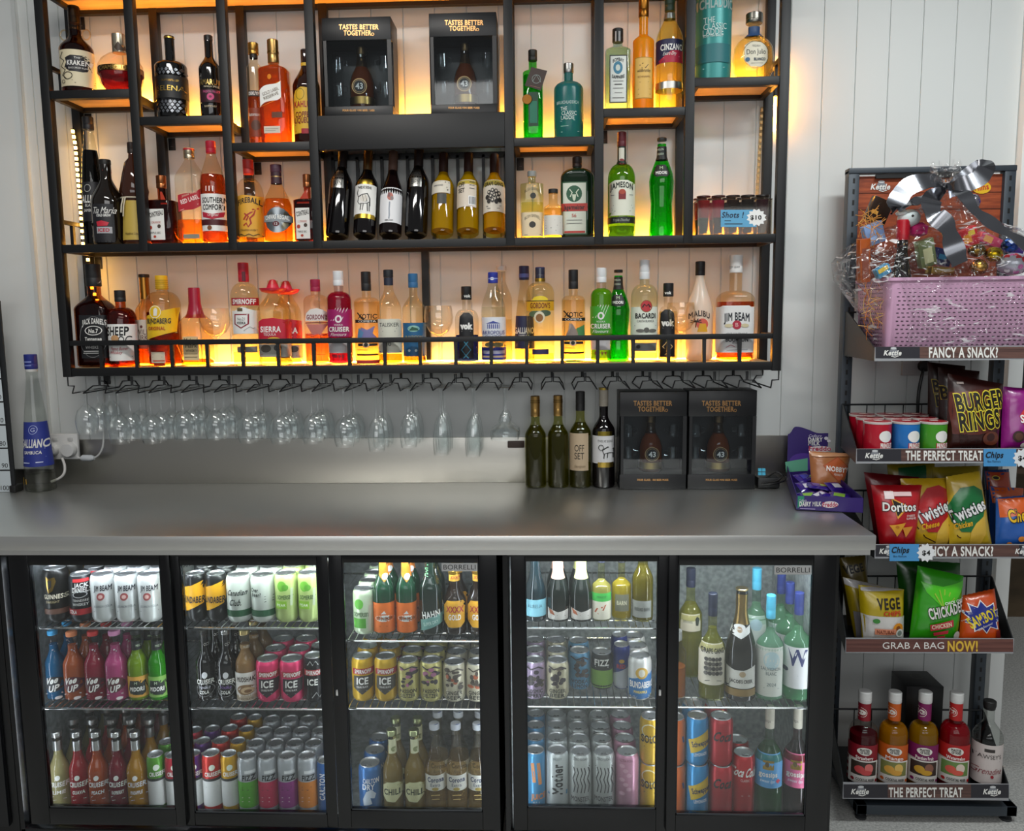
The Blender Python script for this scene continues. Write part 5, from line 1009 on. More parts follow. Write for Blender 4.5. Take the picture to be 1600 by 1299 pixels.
for ci, (cx, yb_, kd) in enumerate(cols):
    j = min(range(22), key=lambda q: abs((HX[q] + HX[q + 1]) / 2 - at(cx, 600, -D).x)); X = (HX[j] + HX[j + 1]) / 2
    for ri, Y in enumerate((-.178, -.108, -.040)):
        if kd == 'coupe' and ri == 2: continue
        rr = Y if kd != 'flute' else (-.175, -.12, -.065)[ri]
        tot = ZH + .0035 - at(cx, yb_, -.178).z
        if kd == 'wine': key = ('wine', round(tot, 2)); par = (.031, tot - .088, .088, .0335, .0265, 'wine')
        elif kd == 'tulip': key = ('t', round(tot, 2)); par = (.031, tot - .098, .098, .027, .0235, 'flute')
        elif kd == 'flute': key = ('f', round(tot, 2)); par = (.029, tot - .118, .118, .0245, .0225, 'flute')
        else: key = ('c', 1); par = (.033, tot - .078, .078, .044, .042, 'coupe')
        if key not in cache: o = cache[key] = stem(*par).build('hanging_glass')
        else: o = cache[key].copy(); COL.objects.link(o)
        nm = {'wine': 'wine glass', 'tulip': 'tulip glass', 'flute': 'champagne flute', 'coupe': 'margarita glass'}[kd]
        o.location = (X, rr, ZH + .0058)
        tag(o, f'upside-down {nm} hanging {("in front", "in the middle row", "in the rear row")[ri]} below the {colrefs[ci]}', 'glass', 'stemware hanging from the rack')

# ================================================================== things on the counter
CTP = (CT, -.075)
B('tall tapering clear sambuca bottle with blue label at the counter end by the number chart', 33, 79, 554, (CT, -.10), cp=577, cr=9, gl='#eef0ee', liq=('#dcdcd0', 742, .08), cap='#1c2a80', prof=[(19, 769), (22, 767), (22, 755), (21.5, 725), (19, 690), (15.5, 650), (10.5, 610), (8.5, 592), (8.5, 575)], E=[
    ('w', 576, 582, '#d0d0cc'), ('p', 33, 660, 74, 729, '#29378c'), ('r', 53, 672, 6, 7, .8, '#a8b4e0'), ('t', 'G', 53, 672, 6, '#c8d0f0'), ('t', 'GALLIANO', 53, 693, 12, W_, {'w': 40, 'b': 1}), ('t', 'SAMBUCA', 54, 707, 4.6, W_, {'w': 26, 'b': 1}), ('s', [(40, 701), (68, 701)], .8, '#c8d0f0'), ('s', [(39, 715), (70, 714)], .7, '#8fa0d8'), ('s', [(41, 723), (52, 723)], 1.6, '#c8d0f0'), ('s', [(60, 722), (68, 722)], 1.6, '#c8d0f0'), ('s', [(40, 758), (40, 746)], 1.8, '#d8a820'), ('s', [(47, 756), (46, 748)], 1.8, '#c89820')], capE=[('p', 33, 565, 50, 567, '#8c9ad8'), ('p', 33, 571, 50, 572.4, '#8c9ad8')])
def wine(label, x0, x1, top, SF, gl, liqc, cap, E_=(), cp=None, sh=None, nk=None, ly=None, grp=None, k='s', nr=7, cr=7.2, capE=(), Y=None, body=.5):
    yb_ = proj((at((x0 + x1) / 2, top, Y or SF[1]).x, Y or SF[1], SF[0]))[1]; h = yb_ - top
    return B(label, x0, x1, top, SF, sh or top + h * .44, nk or top + h * .28, cp or top + h * .24, nr, cr, gl, (liqc, ly or top + h * .33, body) if liqc else None, cap, k=k, name='wine_bottle', E=list(E_), grp=grp, capE=capE, Y=Y)
GW = 'wine bottles standing on the counter'
wine('unlabelled olive wine bottle with gold screw cap, beside the hanging margarita glass', 820, 854, 619, CTP, '#dcdca8', '#6a671a', 'm#a8854e', cp=651, grp=GW, capE=[('w', 626, 627.5, 'm#7d6236'), ('w', 629, 630.5, 'm#7d6236')])
wine('unlabelled olive wine bottle with gold screw cap, touching the cream-labelled bottle', 855.5, 889, 618, CTP, '#dcdca8', '#6a671a', 'm#a8854e', cp=650, grp=GW, capE=[('w', 625, 626.5, 'm#7d6236'), ('w', 628, 629.5, 'm#7d6236')])
wine('olive wine bottle with black cap and tan label of stacked letters', 889.5, 924, 612, CTP, '#dcdca8', '#6a671a', '#1b1b1c', [('p', 889, 677, 919, 735, '#c3ad8f'), ('t', 'OFF', 905, 700, 10, '#2a241c', {'w': 16}), ('t', 'SET', 905, 712, 10, '#2a241c', {'w': 16}), ('s', [(894, 722), (918, 722)], .8, '#7d6a50'), ('t', 'Sauvignon', 906, 728, 4, '#7d6a50', {'w': 18, 'sh': .3})], cp=642, grp=GW)
wine('dark red wine bottle with white ox label and gold bands, beside the boxed set', 925, 961, 606, CTP, '!#0c0709', None, '#b8b0a0', [('p', 926, 681, 959, 724, '#dcdcdc'), ('p', 934, 674, 956, 681, 'm#9c8a3a'), ('p', 934, 722, 958, 730, 'm#b59a4a'), ('t', 'TWELVE SIGNS', 945, 689, 3.4, '#5a5a58', {'w': 25}), ('s', [(941, 703), (949, 698), (958, 701), (959, 709)], 2, '#3a3a38'), ('s', [(941, 703), (943, 709), (951, 707), (958, 708)], 1.4, '#3a3a38'), ('s', [(944, 708), (943, 716)], 1.6, '#3a3a38'), ('s', [(949, 707), (948, 715)], 1.4, '#3a3a38'), ('s', [(957, 708), (957, 715)], 1.6, '#3a3a38'), ('r', 939, 699, 4, 4.5, 1, '#3a3a38')], cp=635, grp=GW, capE=[('w', 606.5, 610, 'm#b59a4a')])
# number chart
def chart():
    Y = -.13; r = root('number_chart', 'white number chart with black grid standing on the counter end', 'chart', (at(-20, 770, Y).x, Y, CT)); o = r.location
    xr0, xr1 = 22.5, -3; zt = at(0, 470, Y).z
    A = at(24, 765, Y); Tp = at(-1, 470, Y); w_ = .16
    zb_ = CT + .004
    q = [Vector((A.x - w_, Y, zb_)) - o, Vector((A.x, Y, zb_)) - o, Vector((Tp.x, Y, zt)) - o, Vector((Tp.x - w_, Y, zt)) - o]
    m = MB().hexa([p + Vector((0, .006, 0)) for p in q], q, '#202224')
    f = Flat(Y - .0006, o); ys = [770, 735, 700.5, 664, 628, 592, 555, 518, 482]
    E_ = []
    def edge(y): return 22 + (y - 768) * .088
    for y0, y1, n in zip(ys[1:], ys, ('100', '90', '80', '70', '60', '50', '40', '30')):
        a, b = edge(y0), edge(y1)
        for k_ in range(4):
            E_.append(('g', [(a - 3.4 - 44 * k_ - 42, y0 + 1.6), (a - 3.4 - 44 * k_, y0 + 1.2), (b - 3.4 - 44 * k_, y1 - 1.2), (b - 3.4 - 44 * k_ - 42, y1 - .8)], '#d4dee2'))
        E_.append(('t', n, (a + b) / 2 - (9.5 if len(n) == 2 else 12.5), (y1 - 7.5 if True else 0), 7, '#1a1a1a', {}))
    decor(m, f, E_, e0=.0008); m.build('chart_board', r)
    MB().box(A.x - .012 - o.x, A.x + .008 - o.x, -.012, .03, 0, .022, '#151515', .002).build('foot', r)
chart()
# double power point with plugs and leads
def power():
    Y = -.014; o = at(104, 698, Y); r = root('power_socket', 'white double power socket on the splashback with two plugs', 'power socket', (o.x, 0, o.z))
    a, b = at(72, 698, Y).x - o.x, at(126, 698, Y).x - o.x; zt, zb_ = at(104, 677.5, Y).z - o.z, at(104, 717, Y).z - o.z
    PL = paint('#d6d6d4', .35)
    MB().box(a, b, -.030, -.0172, zb_, zt, PL, .003).build('socket_plate', r)
    for px in (86, 110): 
        x = at(px, 687, -.03).x - o.x; z = at(px, 687, -.03).z - o.z; MB().box(x - .009, x + .009, -.033, -.029, z - .006, z + .006, '#c2c2c0', .002).build('switch', r)
    for nm, px, py, rad in (('plug', 83, 703, .021), ('plug', 110, 703, .024)):
        p = at(px, py, -.03); m = MB(); m.lathe([(rad, 0), (rad, .012), (rad * .85, .02), (.0005, .021)], PL, 22); k = m.build(nm, r, loc=(p.x - o.x, -.030, p.z - o.z)); k.rotation_euler = (math.pi / 2, 0, 0)
        if px == 83: 
            for q in (-1, 1): MB().box(q * .006 - .0012, q * .006 + .0012, -.006, .003, .0205, .0215, '#444').build('pin_slot', k).rotation_euler = (0, 0, q * .5)
    return r, o
pw, po = power()
def cable(label, pts, r_, col, Y=None, name='power_cable'):
    P_ = [at(x, y, q) for x, y, q in pts]; n = len(P_); out = []
    for i in range(n - 1):
        p0, p1, p2, p3 = P_[max(0, i - 1)], P_[i], P_[i + 1], P_[min(n - 1, i + 2)]
        for k in range(6):
            t = k / 6; out.append(.5 * ((2 * p1) + (p2 - p0) * t + (2 * p0 - 5 * p1 + 4 * p2 - p3) * t * t + (3 * p1 - p0 - 3 * p2 + p3) * t ** 3))
    out.append(P_[-1]); return tag(MB().tube(out, r_, paint(col, .4), 8).build(name), label, 'cable')
cable('white power lead curling down from the plug to the counter', [(97, 716, -.052), (101, 728, -.055), (100, 740, -.06), (92, 748, -.065), (80, 753, -.07)], .0042, '#d2d0cc')
cable('thin white lead rising from the inline plug to the shelf lights', [(120, 714, -.045), (128, 717, -.045), (142, 717, -.043), (153, 712, -.04), (160, 700, -.035), (162, 680, -.025), (162, 640, -.012), (161, 598, -.012)], .003, '#cfcfcd')
p = at(137, 716, -.045); tag(MB().lathe([(.006, -.022), (.0105, -.016), (.0105, .012), (.006, .022)], paint('#cfd3d6', .4), 14).build('inline_connector', loc=p), 'white inline lead connector beside the power socket', 'connector').rotation_euler = (0, math.pi / 2, 0)
a, b = at(793, 689, -.016), at(818, 700, -.016); tag(MB().box(-.025, .028, -.010, .0, -.011, .011, '#3a2a24', .002).build('junction_box', loc=((a.x + b.x) / 2, -.010, (a.z + b.z) / 2)), 'small brown junction box on the splashback top beside olive wine', 'junction box')
# black gadget with a blue window sticker, and its coiled cable
o = at(1193, 757, -.10); gd = root('card_reader', 'black gadget with blue four-pane sticker beside the boxed sets', 'gadget', (o.x, -.10, CT))
MB().box(-.022, .045, -.02, .03, 0, .034, '#17181a', .006).build('case', gd)
m = MB(); decor(m, Flat(-.1215, gd.location), [('p', 1184.5, 732, 1190, 737, '#4fb6d8'), ('p', 1190.8, 732, 1196, 737, '#4fb6d8'), ('p', 1184.5, 738, 1190, 743, '#4fb6d8'), ('p', 1190.8, 738, 1196, 743, '#4fb6d8')]); m.build('sticker', gd)
for k in range(2): pass
cable('coiled black cable lying beside the gadget and chocolate display', [(1196, 748, -.115), (1212, 738, -.10), (1222, 744, -.11), (1214, 752, -.13), (1200, 754, -.135), (1190, 757, -.14), (1206, 757, -.145), (1224, 752, -.12), (1228, 746, -.10), (1220, 741, -.10)], .0026, '#121212')

# ================================================================== fridge contents
JB = [('w', 897, 962, '#d6d9d6'), ]
def jim(x0, x1): 
    cx = (x0 + x1) / 2
    return [('t', 'JIM BEAM', cx - 1, 918, 8, '#1d222c', {'w': 27, 'b': 1}), ('e', cx - 2, 931, 5.5, 6, '#9a4a4a'), ('e', cx - 2, 931, 3, 3, '#d8b0a8'), ('t', 'BOURBON COLA', cx, 946, 3.4, '#555a64', {'w': 28}), ('s', [(cx - 12, 954), (cx + 12, 954)], .8, '#888')]
SH1 = 'first glass door'; 
g = 'cans behind the first glass door'
r = C('tall black stout can with gold harp mark, top row behind the first glass door', 70, 107, 883, F1T, '#141312', [('g', [(76, 900), (80, 903), (88, 901), (90, 908), (86, 922), (80, 926), (77, 915)], 'm#a8884a'), ('g', [(79, 906), (84, 906), (84, 916), (80, 920)], '#141312'), ('t', 'GUINNESS', 87, 931, 6.5, '#d8cfb8', {'w': 34, 'b': 1}), ('t', 'DRAUGHT', 86, 939, 3.6, '#b8a880', {'w': 22}), ('p', 74, 950, 106, 958, '#5a3a2c')], grp=g)
rows(r, 2, 'the black stout can', g)
r = C('black whiskey and cola can beside the stout can', 111, 145, 893, F1T, '#17191d', [('p', 117, 904, 136, 909, '#b8262a'), ('t', 'JACK', 128, 913.5, 6, W_, {'w': 20, 'b': 1}), ('t', 'DANIELS', 128, 921, 7, W_, {'w': 27, 'b': 1}), ('r', 127, 928, 9, 5, .9, '#ccc'), ('t', 'TENNESSEE', 128, 937, 3.4, W_, {'w': 23}), ('t', 'WHISKEY', 128, 943, 4, W_, {'w': 24}), ('w', 950, 959, '#9a1c22'), ('t', 'COLA', 119, 954.5, 5, W_, {'w': 14, 'b': 1})], grp=g)
rows(r, 2, 'the black whiskey and cola can', g)
for i, (a, b) in enumerate(((144, 181), (181, 217), (217, 252))):
    r = C(f'white bourbon and cola can, {("next to the black cola can", "middle of three alike", "last of three alike")[i]} on the top shelf', a, b, 892, F1T, '#d4d7d5', jim(a, b), grp=g)
    rows(r, 3, f'the {("first", "middle", "last")[i]} white bourbon can', g)
# premix bottles
def stub(label, x0, x1, top, SF, gl, col, capc, E_=(), sh=None, nk=None, cp=None, name='premix_bottle', grp=None, liq=None, nr=None, body=.8, k='s', Y=None, capE=()):
    yb_ = proj((at((x0 + x1) / 2, top, Y or SF[1]).x, Y or SF[1], SF[0]))[1]; h = yb_ - top; hw = (x1 - x0) / 2
    return B(label, x0, x1, top, SF, sh or top + h * .50, nk or top + h * .26, cp or top + h * .065, nr or hw * .43, (nr or hw * .43) * 1.12, gl, (col, liq or top + h * .2, body) if col else None, capc, k=k, name=name, E=list(E_), grp=grp, Y=Y, seg=24, capE=capE)
g = 'premix bottles behind the first glass door'
for x0, x1, t_, c, cc, nm in ((73, 103, 985, '#1c6f9c', '#3aa0d8', 'blue'), (101, 134, 987, '#c86a3a', '#e08a5a', 'orange'), (134, 167, 986, '#b0304a', '#d83a3a', 'red'), (166, 202, 985, '#e0609a', '#e69ac8', 'pink')):
    cx = (x0 + x1) / 2 - 2
    r = stub(f'{nm} premix bottle with {nm} cap and white logo, first fridge bay middle shelf', x0, x1, t_, F1M, '#f0eef2', c, cc, [('e', cx, 1068, 13, 12, '#2a2a30' if nm == 'blue' else '#5a2630'), ('t', 'Vee', cx - 2, 1062, 9, W_, {'w': 18, 'sh': .4, 'b': 1, 'rot': 10}), ('t', 'UP', cx + 1, 1074, 9, W_, {'w': 14, 'sh': .3, 'b': 1, 'rot': 10}), ('s', [(cx - 12, 1084), (cx + 11, 1083)], 1.2, '#e8e0e0'), ('e', cx + 7, 1089, 4, 2.4, '#e8e0e0'), ('s', [(cx - 6, 1018), (cx, 1010), (cx + 5, 1014), (cx - 3, 1020)], 2, '#e0e0e4')], grp=g)
    rows(r, 1, f'the {nm} premix bottle', g, kind='bottle')
for x0, x1, c, lb, nm, nm2 in ((201, 233, '#a8b820', '#d8a040', 'yellow-green', 'orange label'), (233, 263, '#3fae1c', '#7fae50', 'bright green', 'green label')):
    cx = (x0 + x1) / 2
    r = stub(f'{nm} melon premix bottle with {nm2} and black neck foil', x0, x1, 984, F1M, '#dff0c0', c, '#1a1c1a', [('w', 1004, 1018, '#15181a'), ('t', 'MIDORI', cx - 1, 1011, 3.4, '#c8d8b8', {'w': 12}), ('p', x0, 1056, x1, 1088, lb), ('g', [(cx - 11, 1062), (cx + 9, 1062), (cx + 12, 1080), (cx + 7, 1085), (cx - 10, 1083), (cx - 13, 1076)], '#17201c'), ('t', 'M', cx - 2, 1066, 4, '#c8d8b8'), ('t', 'MIDORI', cx - 1, 1075, 6, W_, {'w': 20, 'b': 1})], grp=g, nr=7)
    rows(r, 1, f'the {nm} melon bottle', g, kind='bottle')
g = 'vodka premix bottles on the floor of the first fridge bay'
cr_ = ((80, 111, '#d8d2a0', '#c8c28c', 'pale lime', 'LIME'), (111, 141, '#b81c2e', '#b81c2e', 'guava red', 'GUAVA'), (140, 172, '#d06a30', '#c85a24', 'peach orange', 'PEACH'), (172, 202, '#a00f38', '#900c30', 'raspberry red', 'RASPBERRY'), (200, 233, '#d8a01a', '#d09a10', 'pineapple yellow', 'PINEAPPLE'))
bk = ['#a8501c', '#90203a', '#c06018', '#8a1838', '#c87818']
for q, (x0, x1, c, c2, nm, tx) in enumerate(cr_):
    cx = (x0 + x1) / 2
    r = stub(f'{nm} vodka premix bottle with silver neck, first bay bottom row', x0, x1, 1143, F1B, '#f2eeea', c2, 'm#c8c8c8', [('w', 1161, 1176, 'm#b0b0b0'), ('e', cx - 3, 1214, 3.5, 4, W_), ('t', 'CRUISER', cx - 2, 1224, 7, W_, {'w': 26, 'b': 1}), ('t', tx, cx - 1, 1236, 5, W_, {'w': 17, 'b': 1}), ('s', [(cx - 10, 1243), (cx + 11, 1241)], .9, '#e8e0e0'), ('s', [(cx - 8, 1248), (cx + 8, 1247)], .7, '#e8e0e0')], grp=g, nr=6.6)
    rows(r, 3, f'the {nm} bottle', g, .072, .006, kind='bottle')
def cruiser_can(label, x0, x1, top, SF, c, nm, k, ref, vis=''):
    cx = (x0 + x1) / 2
    r = C(label, x0, x1, top, SF, c, [('w', 1216, 1258, '#c9cac8'), ('w', 1215, 1219, '#2a2a2a'), ('e', cx, 1198, 4, 4.6, '#dfe8d8'), ('t', 'CRUISER', cx, 1208, 6, W_, {'w': (x1 - x0) * .85, 'b': 1}), ('s', [(cx - 8, 1228), (cx + 8, 1228)], 1, '#999')], grp='slim premix cans on the fridge floor')
    return rows(r, k, ref, 'slim premix cans on the fridge floor')
cruiser_can('slim green over silver premix can beside the pineapple bottle', 232, 259, 1175, F1B, '#4f8f26', '', 2, 'the slim green premix can')
cruiser_can('slim red over silver premix can half hidden by the first door frame', 260, 287, 1176, F1B, '#b8283a', '', 2, 'the slim red premix can by the frame')
# second door
g = 'cans behind the second glass door'
def bert(x0, x1, txt):
    cx = (x0 + x1) / 2
    return [('g', [(x0, 918), (x1, 905), (x1, 940), (x0, 955)], '#dfa214'), ('g', [(x0 - 3, 918), (x0 + 8, 914), (x0 + 8, 952), (x0 - 3, 955)], '#dfa214'), ('t', 'BUNDABERG', cx - 2, 936, 9.5, '#20222a', {'w': 44, 'b': 1}), ('s', [(x0 + 3, 921), (x1 - 6, 915)], .8, '#b07a10'), ('s', [(x0 + 3, 925), (x1 - 6, 919)], .8, '#b07a10')]
for i, (a, b) in enumerate(((291, 323), (323, 355))):
    r = C(f'black rum can with slanted yellow band, {("first", "second")[i]} of two, second bay top row', a, b, 892, F2T, '#1a1b1d', bert(a, b, ''), grp=g); rows(r, 2, f'the {("first", "second")[i]} yellow-banded rum can', g)
for i, (a, b) in enumerate(((355, 393), (393, 431))):
    cx = (a + b) / 2
    E_ = [('w', 952, 962, '#1c4a30')] + ([('t', 'Canadian', cx - 2, 925, 8, '#26302c', {'w': 34, 'sh': .3, 'b': 1}), ('t', 'Club.', cx - 3, 940, 9, '#26302c', {'w': 22, 'sh': .3, 'b': 1})] if i == 0 else [('t', 'Over', cx - 12, 921, 6, '#26302c', {'w': 14, 'b': 1}), ('t', 'beer?', cx - 9, 928, 6, '#26302c', {'w': 17, 'b': 1}), ('s', [(cx + 3, 931), (cx + 14, 931)], 1, '#444'), ('s', [(cx + 3, 935), (cx + 14, 935)], 1, '#444'), ('s', [(cx + 3, 939), (cx + 14, 939)], 1, '#444')])
    r = C(('white whisky premix can with dark green base and script lettering', 'white whisky premix can with dark green base, slogan side turned out')[i], a, b, 893, F2T, '#d3d9d3', E_, grp=g); rows(r, 2, ('the script-lettered white can', 'the slogan-side white can')[i], g)
def som(cx): return [('e', cx - 6, 915, 7, 8, '#6fae3a'), ('e', cx - 1, 917, 5, 5, '#5a9a30'), ('t', 'SOMERSBY', cx - 1, 932, 6, '#3a5a30', {'w': 28, 'b': 1}), ('p', cx - 15, 938, cx + 2, 950, '#8fc03a'), ('t', 'PEAR', cx - 6, 944, 4, W_), ('s', [(cx + 8, 918), (cx + 8, 945)], 3, '#b8c4a8')]
for i, (a, b, t_) in enumerate(((430, 466, 891), (466, 500, 890))):
    r = C(f'lime green and white cider can, {("beside the slogan-side whisky can", "second of the pair at the second door edge")[i]}', a, b, t_, F2T, '#bfd487', som((a + b) / 2), grp=g); rows(r, 2, f'the {("first", "second")[i]} lime cider can', g)
g = 'bottles on the middle shelf behind the second glass door'
for i, (a, b) in enumerate(((308, 337), (340, 371))):
    cx = (a + b) / 2
    r = stub(f'black cola vodka bottle with white logo, {("first", "second")[i]} of two behind the second glass door', a, b, 984, F2M, '!#0b0a0c', None, '#1c1a1a' if i == 0 else 'm#b0b0b0', [('t', 'COLA', cx - 1, 1009, 4, W_, {'w': 10}), ('e', cx - 1, 1054, 4, 5, '#d8d8dc'), ('t', 'CRUISER', cx - 1, 1064, 7, W_, {'w': 25, 'b': 1}), ('t', 'Vodka', cx - 1, 1072, 5, '#c8c8d4' if i == 0 else '#8a6ab0', {'w': 18, 'sh': .3}), ('t', 'COLA', cx - 1, 1080, 4.6, W_, {'w': 14, 'b': 1}), ('r', cx - 1, 1076, 12, 11, .8, '#888')], grp=g, nr=6)
    rows(r, 1, f'the {("first", "second")[i]} black cola bottle', g, kind='bottle')
r = stub('beige mudshake cream bottle with swirl label and gold cap', 369, 402, 984, F2M, '#f2e8da', '#b89c78', 'm#d8c48a', [('w', 1010, 1016, '#a88a60'), ('t', 'MUDSHAKE', 386, 1013, 3.4, W_, {'w': 15}), ('p', 368, 1050, 402, 1094, '#dedad4'), ('t', 'MUDSHAKE', 386, 1060, 7, '#3a2c24', {'w': 30, 'b': 1}), ('e', 386, 1076, 13, 8, '#8a6a48'), ('e', 388, 1077, 9, 5, '#c8ac88'), ('e', 389, 1078, 5, 2.6, '#7d5a3a'), ('t', 'CHOCOLATE', 386, 1090, 3.4, '#5a4a40', {'w': 22})], grp=g, nr=7)
rows(r, 2, 'the beige mudshake bottle', g, kind='bottle')
g = 'vodka premix cans on the middle fridge shelves'
def ice(x0, x1, body, shield, y0=1025):
    cx = (x0 + x1) / 2; d = y0 - 1025
    return [('p', cx - 15, 1048 + d, cx + 16, 1057 + d, '#a8222e'), ('s', [(cx - 15, 1048 + d), (cx + 16, 1048 + d)], .8, W_), ('t', 'SMIRNOFF', cx, 1052.5 + d, 6, W_, {'w': 29, 'b': 1}), ('g', [(cx - 13, 1059 + d), (cx + 14, 1059 + d), (cx + 14, 1078 + d), (cx, 1088 + d), (cx - 13, 1078 + d)], shield), ('t', 'ICE', cx, 1067 + d, 10, W_, {'w': 20, 'b': 1}), ('t', 'DOUBLE BLACK', cx, 1076 + d, 2.8, W_, {'w': 20}), ('s', [(cx - 6, 1082 + d), (cx + 7, 1082 + d)], .7, '#aaa')]
for i, (a, b) in enumerate(((401, 438), (438, 476))):
    r = C(f'pink vodka premix can with dark shield, {("beside the beige bottle", "beside the black vodka can")[i]}', a, b, 1025, F2M, '#d8386a', ice(a, b, '', '#2a1c24'), grp=g); rows(r, 2, f'the pink can {("beside the beige bottle", "beside the black can")[i]}', g)
r = C('black vodka premix can with red band, at the edge of the second glass door', 475, 508, 1020, F2M, '#17171a', [('s', [(482, 1038), (486, 1032), (490, 1038), (494, 1032), (498, 1038)], 1, '#ccc')] + ice(475, 508, '', '#202024', 1022)[:3] + [('t', 'ICE', 490, 1064, 9, W_, {'w': 18, 'b': 1}), ('s', [(490, 1088), (496, 1080), (500, 1088), (505, 1078)], 1.2, '#aaa')], grp=g); rows(r, 1, 'the black vodka can', g)
cruiser_can('slim purple premix can half hidden at the inner edge of the second door', 290, 317, 1174, F2B, '#5a2a78', '', 2, 'the slim purple premix can')
cruiser_can('slim red over silver premix can, bottom row behind the second glass door', 318, 347, 1173, F2B, '#b8261c', '', 3, 'the slim red can in the second bay')
cruiser_can('slim gold over silver premix can beside the green seltzer can', 347, 373, 1174, F2B, '#c8980e', '', 3, 'the slim gold premix can')
g = 'silver topped seltzer cans'
for x0, x1, c, nm in ((373, 404, '#4f9a24', 'lime green'), (404, 435, '#b8224c', 'cherry red'), (435, 466, '#8a2a7a', 'purple'), (466, 497, '#c8761c', 'orange')):
    cx = (x0 + x1) / 2
    r = C(f'slim silver seltzer can with {nm} lower half, second bay bottom row', x0, x1, 1177, F2B, '#a9adb2', [('w', 1220, 1260, c), ('p', cx - 5, 1186, cx + 9, 1207, '#d8dadc'), ('t', 'FIZZ', cx + 1, 1213.5, 8, '#15171a', {'w': 21, 'b': 1}), ('s', [(cx - 8, 1228), (cx + 6, 1228)], 1.2, '#3a2a30'), ('s', [(cx - 8, 1232), (cx + 2, 1232)], 1, '#3a2a30'), ('s', [(cx - 8, 1244), (cx + 4, 1244)], .8, '#e8d8d8'), ('s', [(cx - 8, 1250), (cx + 4, 1250)], .8, '#e8d8d8')], grp=g)
    rows(r, 3, f'the {nm} seltzer can', g)
g = 'blue lager cans'
r = C('blue dry lager can turned sideways at the bottom edge of the second door', 496, 524, 1184, F2B, '#2a62a8', [('t', 'CARLTON', 505, 1228, 8, '#d8e0ea', {'w': 50, 'v': 1, 'b': 1}), ('t', 'DRY', 515, 1232, 6, '#a8c0d8', {'w': 24, 'v': 1})], grp=g); rows(r, 2, 'the sideways blue lager can', g)
# third door
g = 'drinks on the top shelf behind the third glass door'
r = C('white cider can with green apple print beside the orange-labelled bottles', 552, 586, 915, F3T, '#cfe0c0', [('e', 562, 943, 7, 8, '#5fae3a'), ('t', 'SOMERSBY', 566, 959, 6, '#3a5a30', {'w': 28, 'b': 1}), ('p', 554, 965, 573, 980, '#4f9a30'), ('s', [(578, 945), (578, 985)], 4, '#c8ccb8')], grp=g); rows(r, 3, 'the green apple cider can', g)
for i, (a, b) in enumerate(((583, 618), (619, 652))):
    cx = (a + b) / 2
    r = stub(f'green cider bottle with orange label and neck wrap, {("beside the apple cider can", "beside the slanted-text lager bottle")[i]}', a, b, 858, F3T, '!#123824', None, 'm#c8882a', [('g', [(cx - 9, 878), (cx + 9, 878), (cx + 9, 900), (cx, 910), (cx - 9, 900)], '#d87a1c'), ('e', cx, 902, 4, 4.6, W_), ('p', a, 941, b, 987, '#d86a1c'), ('e', cx + 1, 965, 14, 5, W_), ('t', 'STRONGBOW', cx + 1, 965, 5, '#5a3a1c', {'w': 25, 'b': 1}), ('g', [(cx - 4, 958), (cx + 1, 953), (cx + 4, 958)], W_), ('s', [(cx - 6, 977), (cx + 6, 977)], 1, '#8a3a10')], grp=g, name='beer_bottle', nr=7.5)
    rows(r, 1, f'the {("first", "second")[i]} orange-labelled cider bottle', g, kind='bottle')
r = stub('dark green lager bottle with white slanted lettering and pale green band', 655, 692, 856, F3T, '!#0f1f17', None, '#1f8a3a', [('t', 'HAHN', 664, 893, 9, '#8fd89a', {'w': 20, 'v': 1}), ('t', 'HAHN', 674, 959, 10, W_, {'w': 29, 'b': 1, 'rot': 8}), ('g', [(658, 968), (690, 958), (690, 974), (659, 985)], '#6fa098'), ('t', 'SUPER DRY', 674, 972, 5, '#d8efe8', {'w': 25, 'rot': 14})], grp=g, name='beer_bottle', nr=8)
rows(r, 1, 'the slanted-text lager bottle', g, kind='bottle')
for i, (a, b) in enumerate(((693, 729), (730, 766))):
    cx = (a + b) / 2
    r = stub(f'stubby brown lager bottle with gold label and gold neck, {("beside the slanted-text bottle", "cut by the third door frame")[i]}', a, b, 890, F3T, '!#20140c', None, 'm#d8b048', [('w', 898, 910, '#d8a838'), ('t', 'XXXX', cx, 904, 4.4, '#a82a2a', {'w': 16, 'b': 1}), ('g', [(cx - 17, 946), (cx - 12, 938), (cx + 12, 938), (cx + 17, 946), (cx + 17, 970), (cx + 9, 979), (cx - 9, 979), (cx - 17, 970)], '#d8a028'), ('t', 'XXXX', cx, 951, 9, '#a82a34', {'w': 28, 'b': 1}), ('t', 'GOLD', cx, 963, 8, W_, {'w': 20, 'b': 1})], grp=g, name='beer_bottle', nr=8.5)
    rows(r, 1, f'the {("first", "second")[i]} gold lager stubby', g, kind='bottle')
g = 'cans on the middle shelf behind the third glass door'
for i, (a, b) in enumerate(((550, 585), (585, 621))):
    r = C(f'gold vodka premix can with red band and grey shield, {("first", "second")[i]} of two', a, b, 1021, F3M, '#c8a024', ice(a, b, '', '#3a3630', 1020), grp=g); rows(r, 2, f'the {("first", "second")[i]} gold vodka can', g)
def ink(cx, y0, c1, c2, tx, b1=None):
    random.seed(int(cx)); E_ = [('e', cx + random.uniform(-11, 11), y0 + 18 + random.uniform(-6, 22), random.uniform(2, 4.4), random.uniform(1.4, 4), random.choice((c1, c1, c2))) for _ in range(16)]
    return E_ + [('s', [(cx - 12, y0 + 10), (cx - 5, y0 + 14), (cx + 5, y0 + 10), (cx + 12, y0 + 14)], 2, c1), ('t', tx[0], cx, y0 + 47, 5.5, '#26241f', {'w': 27, 'b': 1}), ('t', tx[1], cx, y0 + 54, 5.5, '#26241f', {'w': 24, 'b': 1})]
